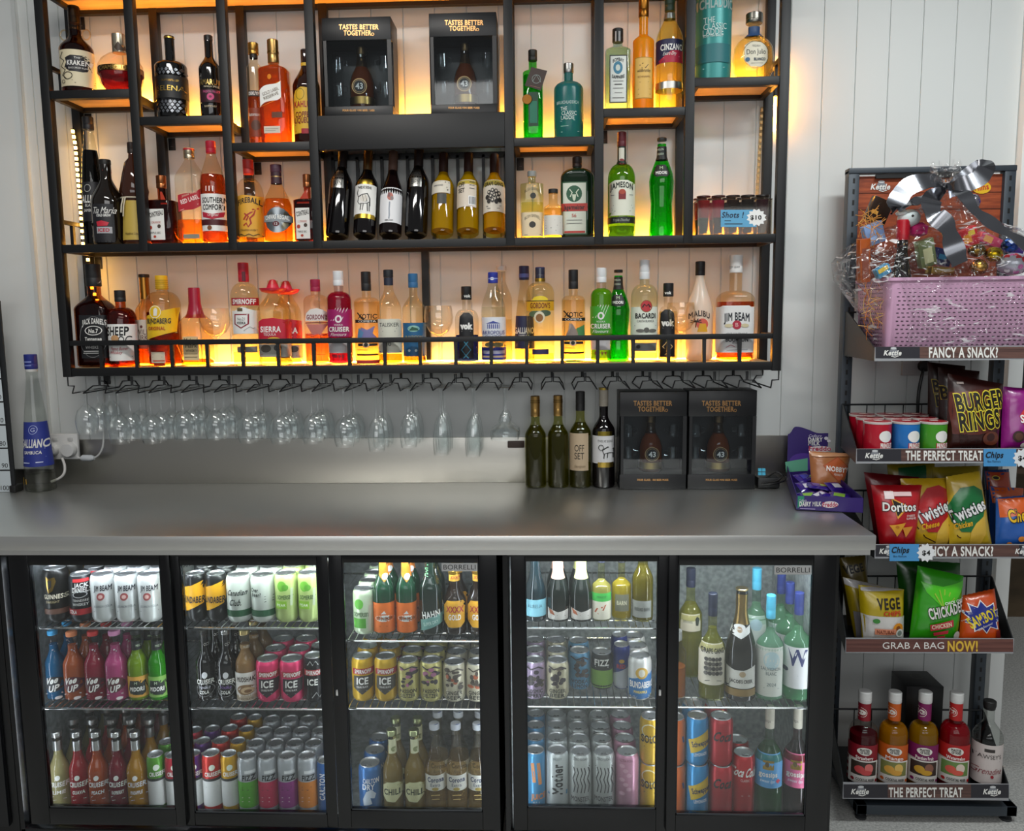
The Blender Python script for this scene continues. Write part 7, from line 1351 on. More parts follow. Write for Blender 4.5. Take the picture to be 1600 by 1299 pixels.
def bag(label, q, Y, c, E_=(), th=.055, grp=None, name='chip_packet', bow=0, zf=None):
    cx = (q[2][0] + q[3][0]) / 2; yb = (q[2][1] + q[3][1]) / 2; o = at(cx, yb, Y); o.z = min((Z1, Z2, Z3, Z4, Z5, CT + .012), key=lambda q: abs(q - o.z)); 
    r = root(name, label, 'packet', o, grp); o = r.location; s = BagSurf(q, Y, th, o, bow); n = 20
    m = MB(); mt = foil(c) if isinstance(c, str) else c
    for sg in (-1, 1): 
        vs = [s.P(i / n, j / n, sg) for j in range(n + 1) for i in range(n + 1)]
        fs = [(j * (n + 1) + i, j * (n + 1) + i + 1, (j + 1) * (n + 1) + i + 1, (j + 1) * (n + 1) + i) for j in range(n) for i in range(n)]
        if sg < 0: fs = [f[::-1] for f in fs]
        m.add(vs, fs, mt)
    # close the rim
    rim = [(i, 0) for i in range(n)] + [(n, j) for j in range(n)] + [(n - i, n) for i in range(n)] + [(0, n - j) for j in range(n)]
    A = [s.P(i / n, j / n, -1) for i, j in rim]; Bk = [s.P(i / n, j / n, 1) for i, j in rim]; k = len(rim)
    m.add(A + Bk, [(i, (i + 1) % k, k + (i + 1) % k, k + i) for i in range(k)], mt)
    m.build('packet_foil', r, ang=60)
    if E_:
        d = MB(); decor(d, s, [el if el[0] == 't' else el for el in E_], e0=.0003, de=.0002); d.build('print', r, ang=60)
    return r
def F_(c): return foil(c)
# tray two
zc = lambda Y, y: None
def minican(label, cx, Y, c, grp, top=False):
    s = (at(cx + 1, 690, Y) - at(cx, 690, Y)).x; X = at(cx, 690, Y).x; R = .036; H = at(cx, 658, -.362).z - Z2 - .0007
    r = root('chip_can', label, 'can', (X, Y, Z2), grp)
    m = MB().lathe([(R * .97, 0), (R, .002), (R, H - .006)], paint(c, .3, 0, .3), 26)
    if top:
        px0 = proj((X, Y - R, Z2 + H * .4))[0]
        decor(m, Lathe(X, Y, Z2, [(R, 0), (R, H)]), [('e', px0 + 3, 682, 10.5, 9, '#e8e6e2'), ('p', px0 - 7, 692, px0 + 15, 704, '#b8242c'), ('t', 'PRINGLES', px0 + 4, 696, 7, W_, {'w': 21, 'b': 1}), ])
    m.build('can_body', r); MB().lathe([(R * 1.02, H - .006), (R * 1.03, H - .001), (R * .98, H)], '#c8c0bc', 26).build('rim', r)
    l = MB().lathe([(R * .97, H), (R * .6, H + .0006), (.001, H + .0008)], paint('#c01c2c', .25, 0, .5), 26)
    vs = [(.012 * math.cos(a), -.004 + .008 * math.sin(a), H + .0016) for a in [i * math.pi / 8 for i in range(16)]]; l.add(vs, [tuple(range(16))], '#e0d8d4'); l.build('foil_lid', r)
    return r
G = 'small chip cans on the snack rack'
for ci, (cx, c, nm) in enumerate(((1371, '#b3122a', 'red'), (1415, '#1c6eb8', 'blue'), (1457.5, '#3f8f1c', 'green'))):
    X0 = at(cx, 690, -.362).x
    for ri in range(3):
        Y = -.358 + .0757 * ri; pxx = proj((X0 + .008 * ri, Y, Z2 + .04))[0]
        minican(f'small {nm} chip can with red foil lid, {("front", "second", "rear")[ri]} in its column on the rack', pxx, Y, c, G, ri == 0)
BR = [('g', [(1478, 640), (1480, 612), (1520, 608), (1562, 606), (1556, 640), (1552, 668), (1515, 676), (1480, 676)], F_('#5a2014')), ('p', 1490, 596, 1500, 599, '#d8c8c0'), ('e', 1537, 682, 14, 11, F_('#6a3420')), ('e', 1536, 680, 7, 6, F_('#3a140c')),
    ('t', 'BURGER', 1524, 625, 26, '#15100c', {'w': 76, 'rot': 6, 'b': 1, 'ol': '#e0cf3a'}), ('t', 'RINGS', 1520, 654, 26, '#15100c', {'w': 62, 'rot': 6, 'b': 1, 'ol': '#e0cf3a'}), ('t', 'BIG', 1494, 678, 6, '#241008', {'w': 11}), ('t', 'BURGER', 1505, 687, 6, '#241008', {'w': 31}), ('t', 'TASTE!', 1505, 696, 6, '#241008', {'w': 30})]
BG2 = [('t', 'BU', 1462, 602, 18, '#15100c', {'w': 18, 'rot': 4, 'b': 1, 'ol': '#b8a83a'}), ('t', 'RI', 1461, 624, 16, '#15100c', {'w': 12, 'rot': 4, 'b': 1, 'ol': '#b8a83a'})]
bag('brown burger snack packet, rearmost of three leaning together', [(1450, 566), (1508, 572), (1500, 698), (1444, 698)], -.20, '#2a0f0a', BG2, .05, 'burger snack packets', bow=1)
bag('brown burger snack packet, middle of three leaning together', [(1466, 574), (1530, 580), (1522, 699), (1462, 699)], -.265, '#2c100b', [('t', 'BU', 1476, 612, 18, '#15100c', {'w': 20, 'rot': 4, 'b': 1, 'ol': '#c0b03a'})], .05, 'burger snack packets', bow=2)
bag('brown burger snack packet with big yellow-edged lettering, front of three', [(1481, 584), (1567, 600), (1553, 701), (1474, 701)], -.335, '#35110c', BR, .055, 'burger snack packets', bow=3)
bag('purple chip packet with red and yellow oval logo at the end of the tray', [(1567, 604), (1640, 610), (1634, 701), (1557, 701)], -.335, '#8a1478', [('g', [(1582, 648), (1590, 636), (1620, 628), (1650, 640), (1650, 662), (1618, 668), (1588, 664)], '#c8242c'), ('g', [(1588, 642), (1612, 630), (1640, 632), (1640, 640), (1606, 644)], '#e0c83a'), ('t', "SMITH'S", 1606, 652, 11, W_, {'w': 46, 'b': 1}), ('e', 1579, 679, 9, 9, '#3a2420'), ('e', 1579, 679, 6, 6, '#5a3a2c'), ('e', 1587, 693, 5, 4.4, '#c8c0b8'), ('t', 'Salt Vinegar', 1612, 682, 6, W_, {'w': 34})], .055, bow=4)
# tray three
TW = 'cheese snack packets'
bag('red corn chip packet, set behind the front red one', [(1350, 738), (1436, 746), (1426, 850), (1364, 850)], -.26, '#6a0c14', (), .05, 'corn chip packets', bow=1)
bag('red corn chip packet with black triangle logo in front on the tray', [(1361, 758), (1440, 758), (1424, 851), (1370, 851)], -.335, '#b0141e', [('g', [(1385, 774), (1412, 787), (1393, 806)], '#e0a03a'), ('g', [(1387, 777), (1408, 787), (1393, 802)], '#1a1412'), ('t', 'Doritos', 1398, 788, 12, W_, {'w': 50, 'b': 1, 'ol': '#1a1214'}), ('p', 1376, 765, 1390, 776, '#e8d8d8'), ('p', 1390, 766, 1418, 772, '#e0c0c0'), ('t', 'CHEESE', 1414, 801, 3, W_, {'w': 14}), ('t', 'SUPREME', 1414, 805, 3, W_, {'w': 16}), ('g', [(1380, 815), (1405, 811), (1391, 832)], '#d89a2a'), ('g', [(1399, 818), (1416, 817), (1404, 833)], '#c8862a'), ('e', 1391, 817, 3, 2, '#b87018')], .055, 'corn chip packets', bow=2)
bag('yellow and green snack packet lying at the back of the corn chip tray', [(1386, 726), (1460, 724), (1458, 800), (1388, 800)], -.19, '#8a7a18', [('g', [(1400, 730), (1444, 726), (1440, 748), (1398, 750)], F_('#14502c'))], .05, TW, bow=3)
bag('plain yellow snack packet back behind the green cheese snacks', [(1456, 730), (1532, 728), (1530, 820), (1458, 820)], -.20, '#9a861c', (), .05, TW, bow=6)
def twist(dx, dy, c, c2, t2):
    q = lambda pts: [(x + dx, y + dy) for x, y in pts]
    return [('g', q([(1432, 772), (1442, 760), (1462, 756), (1476, 764), (1478, 790), (1470, 812), (1456, 826), (1440, 826), (1428, 812), (1424, 792)]), F_(c)), ('g', q([(1454, 826), (1462, 812), (1476, 800), (1478, 828), (1470, 846), (1452, 845)]), F_('#d8b040')), ('s', q([(1424, 818), (1436, 834), (1460, 846)]), 1.6, '#3a1410'),
        ('t', 'Twisties', 1450 + dx, 794 + dy, 17, '#e6e6e6', {'w': 58, 'rot': 24, 'b': 1, 'ol': '#202024'}), ('t', t2, 1443 + dx, 815 + dy, 8, '#e0a81c', {'w': 27, 'rot': 14, 'sh': .3, 'b': 1})]
bag('yellow cheese snack packet with red swirl and white lettering', [(1406, 748), (1485, 747), (1480, 851), (1423, 851)], -.31, '#c8a01c', twist(0, 0, '#b3141c', '', 'Cheese'), .055, TW, bow=4)
bag('yellow chicken snack packet with green swirl and white lettering', [(1478, 745), (1531, 736), (1544, 851), (1478, 851)], -.33, '#c8a828', twist(52, 0, '#0f6a34', '', 'Chicken'), .05, TW, bow=5)
CH = 'orange and blue cheese ball packets'
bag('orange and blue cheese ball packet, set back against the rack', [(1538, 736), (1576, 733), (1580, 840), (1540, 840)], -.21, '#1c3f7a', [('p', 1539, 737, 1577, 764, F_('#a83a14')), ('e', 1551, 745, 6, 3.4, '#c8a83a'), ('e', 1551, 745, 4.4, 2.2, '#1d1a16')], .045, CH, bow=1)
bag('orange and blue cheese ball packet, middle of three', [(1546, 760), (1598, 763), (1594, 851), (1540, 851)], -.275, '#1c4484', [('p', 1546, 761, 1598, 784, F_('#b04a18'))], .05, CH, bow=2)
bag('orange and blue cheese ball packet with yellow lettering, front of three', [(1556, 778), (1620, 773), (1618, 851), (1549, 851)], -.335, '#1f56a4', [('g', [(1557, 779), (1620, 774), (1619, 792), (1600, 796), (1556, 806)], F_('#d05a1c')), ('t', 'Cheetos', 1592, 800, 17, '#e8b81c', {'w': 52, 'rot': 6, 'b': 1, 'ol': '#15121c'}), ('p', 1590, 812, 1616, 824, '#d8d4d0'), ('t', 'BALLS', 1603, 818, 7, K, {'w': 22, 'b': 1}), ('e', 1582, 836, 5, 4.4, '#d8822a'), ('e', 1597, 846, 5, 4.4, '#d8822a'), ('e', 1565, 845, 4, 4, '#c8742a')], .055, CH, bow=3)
# tray four
VG = 'yellow vegetable chip packets'
bag('yellow vegetable chip packet, rearmost and darkest', [(1311, 872), (1352, 868), (1360, 985), (1322, 985)], -.19, '#5a4c12', [('t', 'VEGE', 1330, 886, 11, '#15120a', {'w': 30, 'rot': 10, 'b': 1})], .045, VG, bow=1)  # foil darkens packet by packet to the rear: shade put into its colour
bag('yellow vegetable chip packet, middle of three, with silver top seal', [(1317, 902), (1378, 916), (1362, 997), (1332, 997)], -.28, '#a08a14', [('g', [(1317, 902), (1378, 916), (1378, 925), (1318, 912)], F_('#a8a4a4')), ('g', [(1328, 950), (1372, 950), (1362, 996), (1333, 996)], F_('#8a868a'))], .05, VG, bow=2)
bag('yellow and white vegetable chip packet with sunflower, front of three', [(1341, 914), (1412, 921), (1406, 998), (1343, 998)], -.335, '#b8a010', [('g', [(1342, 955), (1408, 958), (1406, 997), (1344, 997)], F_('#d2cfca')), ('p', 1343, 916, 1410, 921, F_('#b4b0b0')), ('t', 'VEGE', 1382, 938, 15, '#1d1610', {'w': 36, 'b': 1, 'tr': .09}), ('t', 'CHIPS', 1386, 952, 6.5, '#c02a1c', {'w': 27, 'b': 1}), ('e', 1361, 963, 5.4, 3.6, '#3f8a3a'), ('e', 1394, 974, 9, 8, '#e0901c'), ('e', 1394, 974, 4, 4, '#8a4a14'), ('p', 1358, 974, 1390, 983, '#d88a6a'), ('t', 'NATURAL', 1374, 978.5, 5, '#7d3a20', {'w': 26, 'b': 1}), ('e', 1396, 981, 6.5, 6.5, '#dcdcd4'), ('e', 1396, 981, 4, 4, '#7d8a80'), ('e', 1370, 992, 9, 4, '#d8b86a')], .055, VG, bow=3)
CK = 'green chicken snack packets'
bag('green chicken snack packet, set back and darker', [(1400, 874), (1500, 880), (1494, 996), (1406, 996)], -.24, '#14500f', (), .05, CK, bow=1)  # darker green foil stands in for the shade behind the front packet
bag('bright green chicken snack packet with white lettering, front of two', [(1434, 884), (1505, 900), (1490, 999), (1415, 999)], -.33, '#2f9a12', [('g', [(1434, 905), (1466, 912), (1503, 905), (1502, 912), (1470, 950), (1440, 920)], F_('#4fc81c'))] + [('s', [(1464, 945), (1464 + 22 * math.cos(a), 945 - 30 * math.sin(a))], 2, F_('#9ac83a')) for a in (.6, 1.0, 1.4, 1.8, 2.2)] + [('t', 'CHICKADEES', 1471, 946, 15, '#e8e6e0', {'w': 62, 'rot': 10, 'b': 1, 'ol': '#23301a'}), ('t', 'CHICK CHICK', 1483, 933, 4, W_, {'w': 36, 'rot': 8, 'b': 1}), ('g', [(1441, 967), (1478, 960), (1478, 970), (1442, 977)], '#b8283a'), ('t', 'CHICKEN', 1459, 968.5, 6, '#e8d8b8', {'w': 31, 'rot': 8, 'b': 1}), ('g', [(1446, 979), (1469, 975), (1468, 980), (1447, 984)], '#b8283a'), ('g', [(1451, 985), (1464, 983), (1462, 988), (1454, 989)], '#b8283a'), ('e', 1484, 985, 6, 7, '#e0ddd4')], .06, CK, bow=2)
bag('orange barbecue chip packet with blue starburst and yellow lettering', [(1504, 931), (1554, 920), (1557, 1001), (1492, 1001)], -.335, '#c84a12', [('g', [(1528 + (33 if i % 2 == 0 else 23) * math.cos(i * math.pi / 10 + .4), 958 - (25 if i % 2 == 0 else 16) * math.sin(i * math.pi / 10 + .4)) for i in range(20)], '#e6e4e4'), ('g', [(1528 + (30 if i % 2 == 0 else 21) * math.cos(i * math.pi / 10 + .4), 958 - (22.5 if i % 2 == 0 else 14.5) * math.sin(i * math.pi / 10 + .4)) for i in range(20)], '#1c2a84'), ('t', 'SAMBOY', 1526, 959, 14, '#e0c81c', {'w': 46, 'rot': 24, 'b': 1}), ('t', 'the flavour', 1528, 971, 3.6, W_, {'w': 26, 'rot': 24}), ('p', 1545, 978, 1555, 994, '#7d1c10'), ('t', 'barbecue', 1530, 997, 8, W_, {'w': 48, 'b': 1})], .05, bow=6)
# tray five : mixers
def mixer(label, x0, x1, top, lab, juice, nm, pic, ly):
    cx = (x0 + x1) / 2 + 1
    return B(label, x0, x1, top, (Z5 + .0005, -.335), 1146, 1128, 1097, 9.5, 10, '#f4f0ec', (juice, ly, .6), '#dcdcda', k='r', grp='fruit mixer bottles on the bottom tray', name='mixer_bottle', E=[
        ('w', 1103, 1130, lab), ('e', cx, 1117, 6.4, 4, '#e6e0d8'), ('r', cx - 1, 1117, 9, 7.6, .8, '#e6d8d0'), ('p', x0, 1162, x1, 1221, lab), ('p', x0, 1184, x0 + 12, 1221, '#cfc8c0')] + [('e', x0 + 4 + 5 * (i % 2), 1188 + 5 * i, 2, 3, lab) for i in range(7)] + [('e', cx, 1171, 10, 6, '#e8e4dc'), ('t', 'MASTER', cx, 1169, 3.6, '#1d1a1a', {'w': 14, 'b': 1}), ('t', 'OF MIXES', cx, 1173, 3.2, '#1d1a1a', {'w': 13, 'b': 1}), ('t', nm, cx, 1181, 5, '#f0e4e0', {'w': 25, 'b': 1}), ('p', cx - 18, 1185, cx + 18, 1221, '#dedad4'), ('p', cx - 16, 1187, cx + 16, 1208, pic[0]), ('e', cx - 7, 1199, 6, 6, pic[1]), ('e', cx + 5, 1196, 6, 7, pic[2]), ('e', cx + 1, 1203, 8, 4, pic[1]), ('t', 'COCKTAIL MIXER', cx, 1214, 3.6, '#2a2626', {'w': 26, 'b': 1}), ('e', cx - 15, 1215, 1.6, 2.4, lab), ('e', cx + 15, 1215, 1.6, 2.4, lab)])
mixer('fruit mixer bottle with dark red strawberry label, white cap', 1325, 1370, 1080, '#8a1022', '#6a0c1c', 'Strawberry', ('#3a3028', '#c84a4a', '#d8706a'), 1144)
mixer('fruit mixer bottle with orange mango label, white cap', 1371, 1417, 1081, '#c85a14', '#d8960c', 'Mango', ('#7d8048', '#d8a040', '#e0b860'), 1132)
mixer('fruit mixer bottle with purple passionfruit label, white cap', 1418, 1464, 1081, '#7d1458', '#c8980e', 'Passion Fruit', ('#3a2a24', '#c8982a', '#8a5a4a'), 1132)
mixer('fruit mixer bottle with bright red watermelon label, white cap', 1466, 1513, 1082, '#b81c1c', '#b81022', 'Watermelon', ('#6a8a4a', '#d85a4a', '#e0d0c0'), 1130)
B('half empty clear syrup bottle with off-white script label and black cap', 1518, 1564, 1095, (Z5 + .0005, -.335), 1150, 1126, 1108, 8, 8.5, '#eef0ee', ('#1a0508', 1215, .5), '#151515', k='q', name='syrup_bottle', E=[
    ('p', 1520, 1162, 1566, 1223, '#d2c8c4'), ('p', 1536, 1168, 1550, 1173, '#3a3432'), ('t', "TAWSEY'S", 1542, 1180, 6, '#4a4442', {'w': 40}), ('s', [(1526, 1186), (1558, 1187)], .8, '#8a8280'), ('t', 'Grenadine', 1542, 1202, 9, '#8a3a40', {'w': 42, 'sh': .4, 'rot': 2}), ('e', 1545, 1210, 2.4, 2.4, '#a02a34')], ctop=9.5)
o0 = at(1446, 1074, -.235); bx = root('black_carton', 'black carton with round grey emblem standing at the back of the bottom tray', 'box', (o0.x, -.17, Z5 + .0005))
hb = o0.z - Z5; hwid = (at(1475, 1074, -.235).x - at(1417, 1074, -.235).x) / 2
MB().box(-hwid, hwid, -.065, .045, 0, hb, paint('#101013', .35), .0015).build('carton', bx)
m = MB(); m.add([(.018 * math.cos(a) * q + .004, .004 + .018 * math.sin(a) * q, hb + .0006) for q in (1, .82) for a in [i * math.pi / 12 for i in range(24)]], [(i, (i + 1) % 24, 24 + (i + 1) % 24, 24 + i) for i in range(24)], '#55534e'); m.build('emblem', bx)
# lead behind the rack
cable('black power lead looping behind the burger snack packets', [(1444, 568, -.02), (1441, 585, -.03), (1436, 610, -.03), (1434, 640, -.03), (1434, 700, -.025)], .005, '#0e0e0f')
pp = at(1432, 572, -.008); r = root('wall_socket', 'white wall power point behind the rack, below the gift hamper', 'power socket', (pp.x, -.002, pp.z)); MB().box(-.045, .045, -.012, 0, -.03, .05, '#b8b8b6', .002).build('socket_plate', r); MB().lathe([(.018, 0), (.017, .016), (.008, .02)], '#17120f', 16).build('plug', r, loc=(.018, -.012, .0)).rotation_euler = (math.pi / 2, 0, 0)

# ---------------------------------------------------------------- chocolate display on the counter corner
def choc():
    fl, frr, bl = atz(1244, 798, CT), atz(1348, 803, CT), atz(1229, 756, CT)
    fl.z = frr.z = bl.z = 0; br = bl + (frr - fl) * .7
    Z = CT + .0012; r = root('chocolate_display', 'open purple counter display box of small chocolate bars on the counter corner', 'display box', Vector(((fl.x + br.x) / 2, (fl.y + br.y) / 2, Z)))
    o = Vector((r.location.x, r.location.y, 0)); fl, frr, bl, br = (p - o for p in (fl, frr, bl, br)); U = Vector((0, 0, 1)); PUR = paint('#2c1566', .35); th = Vector((0, .002, 0))
    zf = .040; zb_ = .13
    def wall(a, b, ha, hb_, mt, t=.002):
        n = (b - a).cross(U).normalized() * t; q = [a, b, b + U * hb_, a + U * ha]; return MB().hexa([p - n for p in q], q, mt)
    MB().hexa([p for p in (fl, frr, br, bl)], [p + U * .002 for p in (fl, frr, br, bl)], PUR).build('tray_floor', r)
    f = wall(fl, frr, zf, zf, PUR)
    class Q:                                   # the front lip seen from the camera
        nx = 1
        def t(s, x, y): return x
        def pos(s, t, y, e):
            k = (t - 1244) / 104; b = (fl + (frr - fl) * k); nn = (frr - fl).cross(U).normalized(); z = zf * (798 + 5 * k - y) / 20; return b + U * z + nn * (e + .0004)
    decor(f, Q(), [('g', [(1246, 779), (1256, 779), (1256, 788), (1246, 796)], '#2a8a6a'), ('t', 'DAIRY MILK', 1266, 790, 6, W_, {'w': 34, 'b': 1}), ('e', 1297, 791, 13, 4.6, '#e0d4d8'), ('t', 'Freddo', 1297, 791, 6, '#b0284a', {'w': 23, 'b': 1}), ('t', 'Cadbury', 1254, 785, 3.6, '#d8d0e8', {'w': 12, 'sh': .3}), ('s', [(1250, 796), (1274, 797)], 1, '#b8a8d8')])
    f.build('front_lip', r)
    wall(bl, fl, zb_ * .42, zf, PUR).build('side_panel', r); wall(frr, br, zf, zb_ * .42, PUR).build('side_panel', r)
    # back card with a wavy top
    n = 24; top = []
    for i in range(n + 1):
        u = i / n; top.append(.155 + (.018 if u > .06 else 0) * min(1, (u - .06) * 12 if u > .06 else 0) - .022 * max(0, u - .55) ** 1 * 1.6 + .006 * math.sin(u * 7))
    A = [bl + (br - bl) * (i / n) for i in range(n + 1)]; nn = (br - bl).cross(U).normalized() * .002; vs = []
    for i in range(n + 1): vs += [A[i], A[i] + U * top[i], A[i] - nn, A[i] + U * top[i] - nn]
    fs = []
    for i in range(n): a = 4 * i; fs += [(a, a + 4, a + 5, a + 1), (a + 2, a + 3, a + 7, a + 6), (a + 1, a + 5, a + 7, a + 3), (a, a + 2, a + 6, a + 4)]
    fs += [(0, 1, 3, 2), (4 * n, 4 * n + 2, 4 * n + 3, 4 * n + 1)]
    m = MB().add(vs, fs, PUR); yb_ = bl.y + o.y
    decor(m, Wall(bl + o, br + o, r.location), [('e', 1255, 722, 22, 14, '#4a2a8a'), ('g', [(1227, 722), (1262, 716), (1262, 736), (1228, 738)], '#5fa88a'), ('t', 'Cadbury', 1274, 681, 4, '#d8d0e8', {'w': 20, 'sh': .3}), ('t', 'DAIRY', 1274, 687, 6, W_, {'w': 22, 'b': 1}), ('t', 'MILK', 1272, 693, 6, W_, {'w': 18, 'b': 1}), ('e', 1281, 702, 18, 5, '#e0d4d8'), ('t', 'Freddo', 1281, 701, 7, '#b0284a', {'w': 34, 'b': 1}), ('e', 1291, 685, 3.4, 2.6, '#d8d4dc'), ('e', 1295, 689, 3, 2.2, '#d8d4dc')], e0=.0006)
    m.build('back_card', r)
    # small foil bars heaped in the box
    random.seed(3); g_ = 'small purple chocolate bars in the display box'
    desc = ('by the left lip', 'against the bronze packet', 'on top of the heap', 'lying flat by the lip', 'tipped against the side', 'half under another', 'near the corner', 'at the side wall', 'at the middle of the lip', 'standing on edge')
    for i in range(10):
        u, v = (.24 + .15 * (i % 4) + random.uniform(-.03, .03)), (.24 + .2 * (i // 4)); p = fl + (frr - fl) * u + (bl - fl) * v
        lab = 'small purple chocolate bar lying in the open display box'
        b_ = root('chocolate_bar', lab, 'chocolate bar', Vector((p.x + o.x, p.y + o.y, Z + .019 + .012 * (i // 4) + .003 * (i % 2))), g_); b_.rotation_euler = (random.uniform(.1, .6), random.uniform(-.25, .25), random.uniform(-.6, .6))
        m = MB(); n2 = 8
        def sp_(u_, v_, s_): 
            h_ = .007 * (max(0, 1 - abs(2 * u_ - 1) ** 4)) ** .5 * (max(0, 1 - abs(2 * v_ - 1) ** 4)) ** .5; return ((u_ - .5) * .058, (v_ - .5) * .042, s_ * h_)
        m.grid(lambda a, c: sp_(a, c, 1), n2, n2, foil('#2a1670', .22)); m.grid(lambda a, c: sp_(a, 1 - c, -1), n2, n2, foil('#2a1670', .22)); m.build('wrapper', b_, ang=60)
        m = MB(); m.grid(lambda a, c: (lambda q: (q[0], q[1], q[2] + .0006))(sp_(.25 + .5 * a, .3 + .4 * c, 1)), 4, 4, foil(('#7da83a', '#c8c8d0', '#3a3aa0')[i % 3], .25)); m.build('print', b_)
    return r
choc()
bag('bronze nut packet with orange diamond label standing in the chocolate display', [(1264, 705), (1330, 709), (1312, 762), (1265, 762)], -.20, '#a8683a', [('g', [(1281, 725), (1306, 712), (1329, 735), (1304, 750)], '#a84e24'), ('g', [(1283, 725), (1306, 714), (1327, 735), (1304, 748)], F_('#b85a2c')), ('t', "NOBBY'S", 1304, 731, 7, W_, {'w': 36, 'rot': -8, 'b': 1}), ('t', 'PEANUTS', 1304, 739, 3, W_, {'w': 14, 'rot': -8}), ('e', 1320, 746, 6, 6, '#c89a84'), ('p', 1266, 707, 1334, 712, F_('#c8926a'))], .04, bow=2, name='nut_packet')
# ---------------------------------------------------------------- wrapped gift hamper on the top tray
PK = paint('#c79bb8', .45)
def hamper():
    zb = Z1 + .0008; Yf = -.375; xL, xR = at(1387, 536, Yf).x, at(1644, 536, Yf).x; xl, xr = at(1384, 436, Yf).x, at(1648, 436, Yf).x; H = at(1500, 433, Yf).z - zb; c = (xL + xR) / 2; dp = .235
    o = Vector((c, Yf + dp / 2, zb)); r = root('gift_hamper', 'pink woven-look basket hamper wrapped in cellophane with silver bow on the rack top', 'hamper', o); h0, h1 = (xR - xL) / 2, (xr - xl) / 2
    m = MB(); t = .004; d0, d1 = dp / 2 - .012, dp / 2
    def ring(hx, hy, z, rr=.022):
        return [Vector((math.copysign(hx - rr, a) + rr * math.cos(q), math.copysign(hy - rr, b) + rr * math.sin(q), z)) for a, b, s0 in ((1, 1, 0), (-1, 1, math.pi / 2), (-1, -1, math.pi), (1, -1, 1.5 * math.pi)) for q in [s0 + i * math.pi / 10 for i in range(6)]]
    m.rings([ring(h0 - .004, d0 - .004, 0), ring(h0, d0, .006), ring(h1, d1, H - .012), ring(h1 + .005, d1 + .005, H - .008), ring(h1 + .005, d1 + .005, H), ring(h1 - t, d1 - t, H), ring(h0 - t, d0 - t, .01)], PK, True, True)
    DK = paint('#3a2834', .6)
    for j in range(18):
        z = .012 + (H - .03) * j / 17; f = z / H; y = -(d0 + (d1 - d0) * f) - .0006; hh = h0 + (h1 - h0) * f - .026
        for i in range(29):
            x = -hh + 2 * hh * (i + (.25 if j % 2 else 0)) / 28.3; m.add([(x - .0033, y, z - .0014), (x + .0033, y, z - .0014), (x + .0033, y, z + .0014), (x - .0033, y, z + .0014)], [(0, 1, 2, 3)], DK)
        for i in range(12):
            yy = -d0 + .03 + (2 * d0 - .06) * i / 11; x = -(h0 + (h1 - h0) * f) - .0006; m.add([(x, yy - .0033, z - .0014), (x, yy + .0033, z - .0014), (x, yy + .0033, z + .0014), (x, yy - .0033, z + .0014)], [(3, 2, 1, 0)], DK)
    m.build('basket', r)
    # cellophane
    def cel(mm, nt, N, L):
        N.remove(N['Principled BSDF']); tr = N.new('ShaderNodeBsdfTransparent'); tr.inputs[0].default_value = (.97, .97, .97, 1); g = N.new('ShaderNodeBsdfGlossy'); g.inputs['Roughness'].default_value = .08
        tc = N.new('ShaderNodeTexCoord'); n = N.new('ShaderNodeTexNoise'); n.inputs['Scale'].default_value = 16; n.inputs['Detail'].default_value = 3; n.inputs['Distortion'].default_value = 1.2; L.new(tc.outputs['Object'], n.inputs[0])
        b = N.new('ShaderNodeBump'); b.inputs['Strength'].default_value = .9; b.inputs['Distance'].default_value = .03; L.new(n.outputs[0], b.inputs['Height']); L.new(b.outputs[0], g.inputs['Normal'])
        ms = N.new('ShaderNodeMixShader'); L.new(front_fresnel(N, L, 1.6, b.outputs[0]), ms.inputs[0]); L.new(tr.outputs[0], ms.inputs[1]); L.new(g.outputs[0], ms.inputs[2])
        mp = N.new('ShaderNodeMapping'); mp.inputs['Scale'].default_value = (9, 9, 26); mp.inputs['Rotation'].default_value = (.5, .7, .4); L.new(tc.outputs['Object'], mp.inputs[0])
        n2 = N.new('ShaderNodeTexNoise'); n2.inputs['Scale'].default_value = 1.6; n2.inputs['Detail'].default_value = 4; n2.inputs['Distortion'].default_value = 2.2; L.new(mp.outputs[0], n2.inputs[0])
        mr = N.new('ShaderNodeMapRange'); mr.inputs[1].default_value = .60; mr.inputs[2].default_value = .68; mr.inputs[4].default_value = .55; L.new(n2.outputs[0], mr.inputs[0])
        g2 = N.new('ShaderNodeBsdfDiffuse'); g2.inputs[0].default_value = (.9, .9, .9, 1); m2 = N.new('ShaderNodeMixShader'); L.new(mr.outputs[0], m2.inputs[0]); L.new(ms.outputs[0], m2.inputs[1]); L.new(g2.outputs[0], m2.inputs[2]); L.new(m2.outputs[0], N['Material Output'].inputs[0])  # whitish creases, with bright glints painted in as white diffuse streaks
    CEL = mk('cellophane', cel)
    gp = at(1476, 292, -.27) - o; tp = at(1472, 258, -.27) - o; random.seed(5); na = 72; ph = [random.uniform(0, 6) for _ in range(6)]
    prof = [(1.0, 1.0, .002, 0), (1.02, 1.03, .05, 0), (1.06, 1.06, H * .55, 0), (1.2, 1.1, H, .0), (1.2, 1.08, H + .05, .02), (1.08, 1.0, H + .09, .1), (.82, .8, H + .125, .35), (.45, .45, H + .155, .7), (.14, .16, gp.z - .012, .95), (.055, .09, gp.z, 1), (.10, .16, gp.z + (tp.z - gp.z) * .45, 1), (.17, .25, tp.z, 1.0)]
    rs = []
